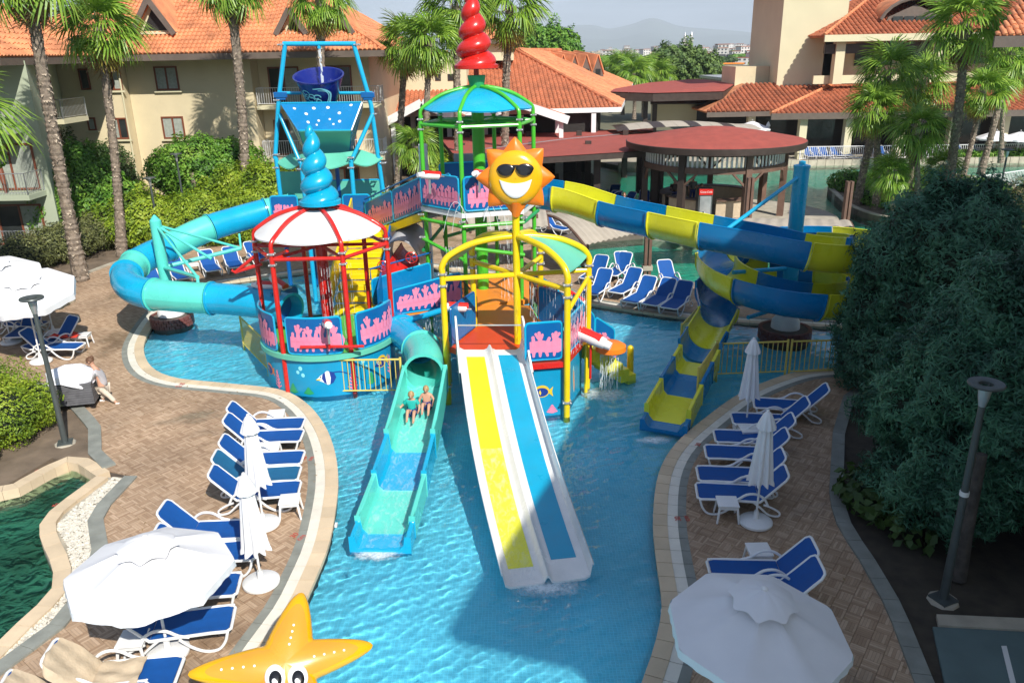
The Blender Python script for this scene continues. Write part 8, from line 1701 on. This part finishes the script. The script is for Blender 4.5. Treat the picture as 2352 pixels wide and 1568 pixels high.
c = Vector((-2.2, 18.55, .5)); person('person, a bare chested child hugging the one in front on the slide', c, sit, .78, hair='hairblond', bottom=('swimnavy', False))
# people round the bar
stand = dict(pel=(0, 0, .95), spi=(0, 0, 1.1), che=(0, 0, 1.3), nek=(0, 0, 1.45), hea=(0, -.01, 1.54), shoL=(-.19, 0, 1.38), shoR=(.19, 0, 1.38), elbL=(-.26, 0, 1.1), elbR=(.26, 0, 1.1), wriL=(-.25, -.12, .88), wriR=(.25, -.12, .88), hanL=(-.25, -.16, .82), hanR=(.25, -.16, .82), hipL=(-.09, 0, .9), hipR=(.09, 0, .9), kneL=(-.1, 0, .48), kneR=(.1, .02, .48), ankL=(-.1, 0, .08), ankR=(.1, .03, .08), toeL=(-.1, -.12, .04), toeR=(.1, -.1, .04))
c = PD(1612, 420, 45.5); person('person in lime green shirt serving behind the bar counter', (c.x, 45.5, .03), stand, 1.0, top='greencloth', bottom=('swimnavy', True))
for px, yy, tp_, lb_ in ((1548, 47.5, 'darkwood', 'person in dark clothes standing left of the counter'), (1590, 48.2, 'steelgrey', 'person in grey standing at the back of the bar'), (1130, 50, 'swimnavy', 'person in dark clothes under the long red roof')): c = PD(px, 450, yy); person(lb_, (c.x, yy, .03), stand, 1.0, top=tp_, bottom=('swimnavy', True))
lie = dict(pel=(0, 0, .12), spi=(0, .18, .16), che=(0, .38, .24), nek=(0, .5, .34), hea=(0, .57, .4), shoL=(-.18, .4, .25), shoR=(.18, .4, .25), elbL=(-.28, .42, .1), elbR=(.28, .42, .1), wriL=(-.26, .2, .06), wriR=(.26, .2, .06), hanL=(-.26, .12, .06), hanR=(.26, .12, .06), hipL=(-.09, -.02, .12), hipR=(.09, -.02, .12), kneL=(-.1, -.4, .3), kneR=(.1, -.4, .14), ankL=(-.1, -.72, .06), ankR=(.1, -.82, .06), toeL=(-.1, -.84, .08), toeR=(.1, -.92, .1))
for px, yy, lb_ in ((1790, 38.6, 'person sunbathing at the water edge right of the jacuzzi, on the left'), (1803, 38.8, 'person sunbathing at the water edge right of the jacuzzi, on the right')): c = PD(px, 500, yy); person(lb_, (c.x, yy, .04), lie, 1.0, bottom=('swimnavy', False))
# water fittings: skimmer lamps in the pool edge
for i, (px, py) in enumerate(((1503, 1185), (1522, 1405), (772, 1205))): c = P(px, py, -.02); o = MB().box(c, (.05, .1, .06)).build('edge_lamp', 'whitemetal'); tag(o, ('small white fitting in the right pool edge beside the depth marking', 'small white fitting in the right pool edge near the open parasol', 'small white fitting in the left pool edge')[i], 'fitting', 'fittings in the pool edge')

rg = random.Random(77)
for i in range(22):
    x = rg.uniform(-2.5, 8.5); y = rg.uniform(39.8, 53)
    o = dup(LP, Vector((x, y, .03)), rg.uniform(0, 6.28)); o['label'] = 'lounger in the jumble of loungers under and before the long red roof'; o['group'] = 'loungers under the long red roof'
for i, (x, y, tp_, lb_) in enumerate(((.8, 44, 'fabricbeige', 'person in beige top among the loungers left of the hall posts'), (3.6, 46.4, 'redcloth', 'person in red top in the shade under the long red roof'), (6.2, 43, 'fabricwhite', 'person in white top walking towards the pool bar'))): person(lb_, (x, y, .03), stand, 1.0, top=tp_, bottom=('swimnavy', i != 0))
# ------------------------------------------------------------ distant town, minarets, hills
rg = random.Random(21)
protos = []
for k, m in enumerate(('farwhite', 'farcream', 'farwhite', 'farwhite')):
    b = MB(); w_, d_, h_ = ((1.0, .8, 1.0), (1.6, .8, .6), (.8, .8, 1.5), (1.3, 1, .8))[k]; b.box((0, 0, h_/2), (w_, d_, h_)); wn = []
    nf = max(1, round(h_/.3)); nc = max(2, round(w_/.3))
    for i in range(nf):
        for j in range(nc): b.box((-w_/2+(j+.5)*w_/nc, -d_/2-.003, (i+.55)*h_/nf), (w_/nc*.45, .02, h_/nf*.45), mi=1)
    b.box((0, 0, h_+.03), (w_*1.06, d_*1.06, .06), mi=2 if k % 2 == 0 else 0)
    if k == 1: b.box((.2, 0, h_+.15), (.4, .4, .24), mi=0)
    me = bpy.data.meshes.new('far_house'); me.from_pydata(b.v, [], b.f); [me.materials.append(MATS[x]) for x in (m, 'farwin', 'farred')]; me.polygons.foreach_set('material_index', b.m); me.update(); protos.append(me)
cols_ = ('white', 'cream', 'narrow white', 'wide white')
n_ = 0
for i in range(270):
    right = i > 110; y = rg.uniform(900, 2900) if right else 380*(8 ** rg.random()); px = rg.uniform(1640, 1800) if right else rg.uniform(1340, 1800)
    if y < 520 and (1490 < px < 1650): continue
    k = rg.randrange(4); s = rg.uniform(5, 8.5)*(1+y/2600); zz = -.6
    if right: t_ = min(1, (y-900)/1900); g = PD(px, 186-76*t_**.6+rg.uniform(-4, 4), y); zz = max(-.6, g.z-s*.4)
    else: g = PD(px, 150, y)
    o = bpy.data.objects.new('far_house', protos[k]); col.objects.link(o); o.location = (g.x, y, zz); o.rotation_euler = (0, 0, rg.uniform(-.5, .5)); o.scale = (s, s, s*.75)
    tag(o, 'small house of the distant town on the plain', 'house', 'small houses of the distant town')
hb_ = MB(); hx_ = []
def hillm(name, pts, y0, dep, m, label, seed=0):
    """ridge: (px, py) skyline seen at distance y0"""
    W = [PD(px, py, y0) for px, py in pts]; W = crom(W, 6); b = MB(); n = len(W); nv = 14; vs = []
    for j in range(nv+1):
        t_ = j/nv
        for i, p in enumerate(W):
            h = max(0, p.z+.6)*(1-t_)**1.25; x = p.x+(p.x*.0); yy = p.y-dep*t_; nz = mn.noise(Vector((p.x*.0014+seed, yy*.0014, 1)))*.28+mn.noise(Vector((p.x*.005+seed, yy*.005, 2)))*.10; vs.append((x*(yy/p.y), yy, -.7+h*(1+nz*(4*t_*(1-t_)+.0))))
    b.add(vs, [(j*n+i, (j+1)*n+i, (j+1)*n+i+1, j*n+i+1) for j in range(nv) for i in range(n-1)]); b.add([(p.x*1.02, p.y+dep, -.7) for p in W]+[tuple(p) for p in W], [(i, n+i, n+i+1, i+1) for i in range(n-1)])
    return tag(b.build(name, m, smooth=60), label, kind='structure')
hillm('mountains', [(300, 100), (600, 92), (800, 72), (900, 78), (1000, 85), (1180, 70), (1300, 60), (1360, 58), (1400, 66), (1450, 56), (1500, 42), (1560, 60), (1620, 66), (1700, 72), (1790, 82), (1900, 80), (2100, 70), (2400, 60), (2800, 60)], 11000, 3500, 'mount', 'broad hazy blue mountain range on the horizon', 3)
hillm('near_hills', [(1600, 124), (1660, 114), (1700, 110), (1740, 109), (1790, 112), (1830, 113), (2100, 96), (2500, 80)], 2600, 1300, 'mount', 'low hill carrying the right part of the distant town', 8)
sc_ = MB(); c = PD(1440, 92, 9100)
for k, px in enumerate((1571, 1586)):
    b_ = PD(px, 130, 760); tp_ = PD(px, 74-k*2, 760); t = thing('minaret', ('left', 'right')[k]+' one of the two slender white minarets above the big bushy tree', 'minaret', (b_.x, 760, -.6)); zt_ = tp_.z; r_ = 1.5
    MB().lathe([(r_*1.3, -.6), (r_, 3), (r_*.85, zt_*.62), (r_*1.5, zt_*.64), (r_*1.5, zt_*.66), (r_*.75, zt_*.67), (r_*.7, zt_*.84), (r_*.9, zt_*.85)], 12, (b_.x, 760, 0)).build('shaft', 'farwhite', t); MB().lathe([(r_*.85, zt_*.85), (r_*.4, zt_*.93), (.03, zt_)], 12, (b_.x, 760, 0)).build('spire', 'galv', t)
t = thing('far_block', 'long low orange striped building right of the big bushy tree', 'building', (PD(1660, 152, 300).x, 300, -.6)); c = PD(1660, 152, 300); MB().box((c.x, 300, c.z-.6), (13, 6, 2.6)).build('wall', 'farcream', t, smooth=0)
for k in range(9): MB().box((c.x-5.6+k*1.4, 296.95, c.z-.4), (.9, .1, .8)).build('window', 'farwin', t, smooth=0)
MB().box((c.x, 300, c.z+.85), (13.6, 6.6, .4)).build('roof', 'orangefloor', t, smooth=0)
t = thing('flat_roof_shed', 'pale flat roofed building left of the right hotel tower', 'building', (16, 96, -.6)); a = PD(1655, 183, 96); b_ = PD(1800, 183, 96); MB().box(((a.x+b_.x)/2, 100, a.z/2-.3), (b_.x-a.x, 10, a.z+.6)).build('wall', 'palestone', t, smooth=0); MB().box(((a.x+b_.x)/2, 100, a.z+.1), (b_.x-a.x+.6, 10.8, .3)).build('roof', 'hoodgrey', t, smooth=0)
# ------------------------------------------------------------ air
hm = bpy.data.materials.new('haze_air'); hm.use_nodes = True; ht = hm.node_tree; ht.nodes.clear(); ho = ht.nodes.new('ShaderNodeOutputMaterial'); hv = ht.nodes.new('ShaderNodeVolumePrincipled'); hv.inputs['Color'].default_value = (.80, .90, 1.0, 1); hv.inputs['Density'].default_value = .00013; hv.inputs['Anisotropy'].default_value = -.15
ht.links.new(hv.outputs[0], ho.inputs['Volume']); MATS['haze_air'] = hm
b = MB(); b.box((0, 8000, 349), (26000, 17000, 702)); o = b.build('haze', 'haze_air', smooth=0); tag(o, 'pale blue haze over the plain', kind='stuff')
# water running down the slides and foam where it meets the pool
def sheet(name, fn, nu, nv, m, label, uvf=None):
    q = MB(); q.grid(fn, nu, nv); o = q.build(name, m, smooth=70)
    if uvf: 
        uvl = o.data.uv_layers.new(name='UVMap')
        for lp in o.data.loops: i = lp.vertex_index; uvl.data[lp.index].uv = uvf((i % (nu+1))/nu, (i//(nu+1))/nv)
    return tag(o, label, kind='stuff')
fp = crom([Vector((-2.33, 19.6, .66)), Vector((-2.36, 18.3, .46)), Vector((-2.42, 16.8, .25)), Vector((-2.5, 15.2, .12)), Vector((-2.62, 13.1, .05))], 8)
def fws(u, v): k = v*(len(fp)-1.001); i = int(k); p = fp[i].lerp(fp[i+1], k-i); return p+Vector(((u-.5)*.86, 0, .012*math.sin(37*v+9*u)+.01*math.sin(23*u+61*v)))
sheet('slide_water', fws, 16, 90, 'slidewater', 'thin water running down the turquoise front slide')
for uu in ((.11, .40),): sheet('slide_water', lambda u, v, uu=uu: ws(uu[0]+(uu[1]-uu[0])*u, .5+.49*v, .022+.006*math.sin(60*v+8*u)+.005*math.sin(31*u+90*v)), 12, 80, 'slidewater', 'thin water running down one lane of the wide white slide')
for (px, py, rx, ry, lb_) in ((1258, 1348, 1.25, .5, 'thin foam at the foot of the wide white slide'), (865, 1272, .85, .4, 'thin foam at the end of the turquoise slide'), (1390, 905, 1.15, .9, 'milky foam under the orange spray cup'), (1500, 1010, .8, .4, 'thin foam at the end of the blue and yellow run-out'), (1190, 1120, .7, 2.0, 'spray drops beside the wide slide'), (985, 850, .8, 1.3, 'broken water between tube mouth and yellow post')):
    c = P(px, py, -.045); sheet('foam', lambda u, v: c+Vector(((u-.5)*2*rx, (v-.5)*2*ry, 0)), 2, 2, 'foam', lb_, lambda u, v: ((u-.5)*2, (v-.5)*2))
sl.cycles.is_caustics_light = True; pw.cycles.is_caustics_caster = True; bpy.data.objects['pool_floor'].cycles.is_caustics_receiver = True
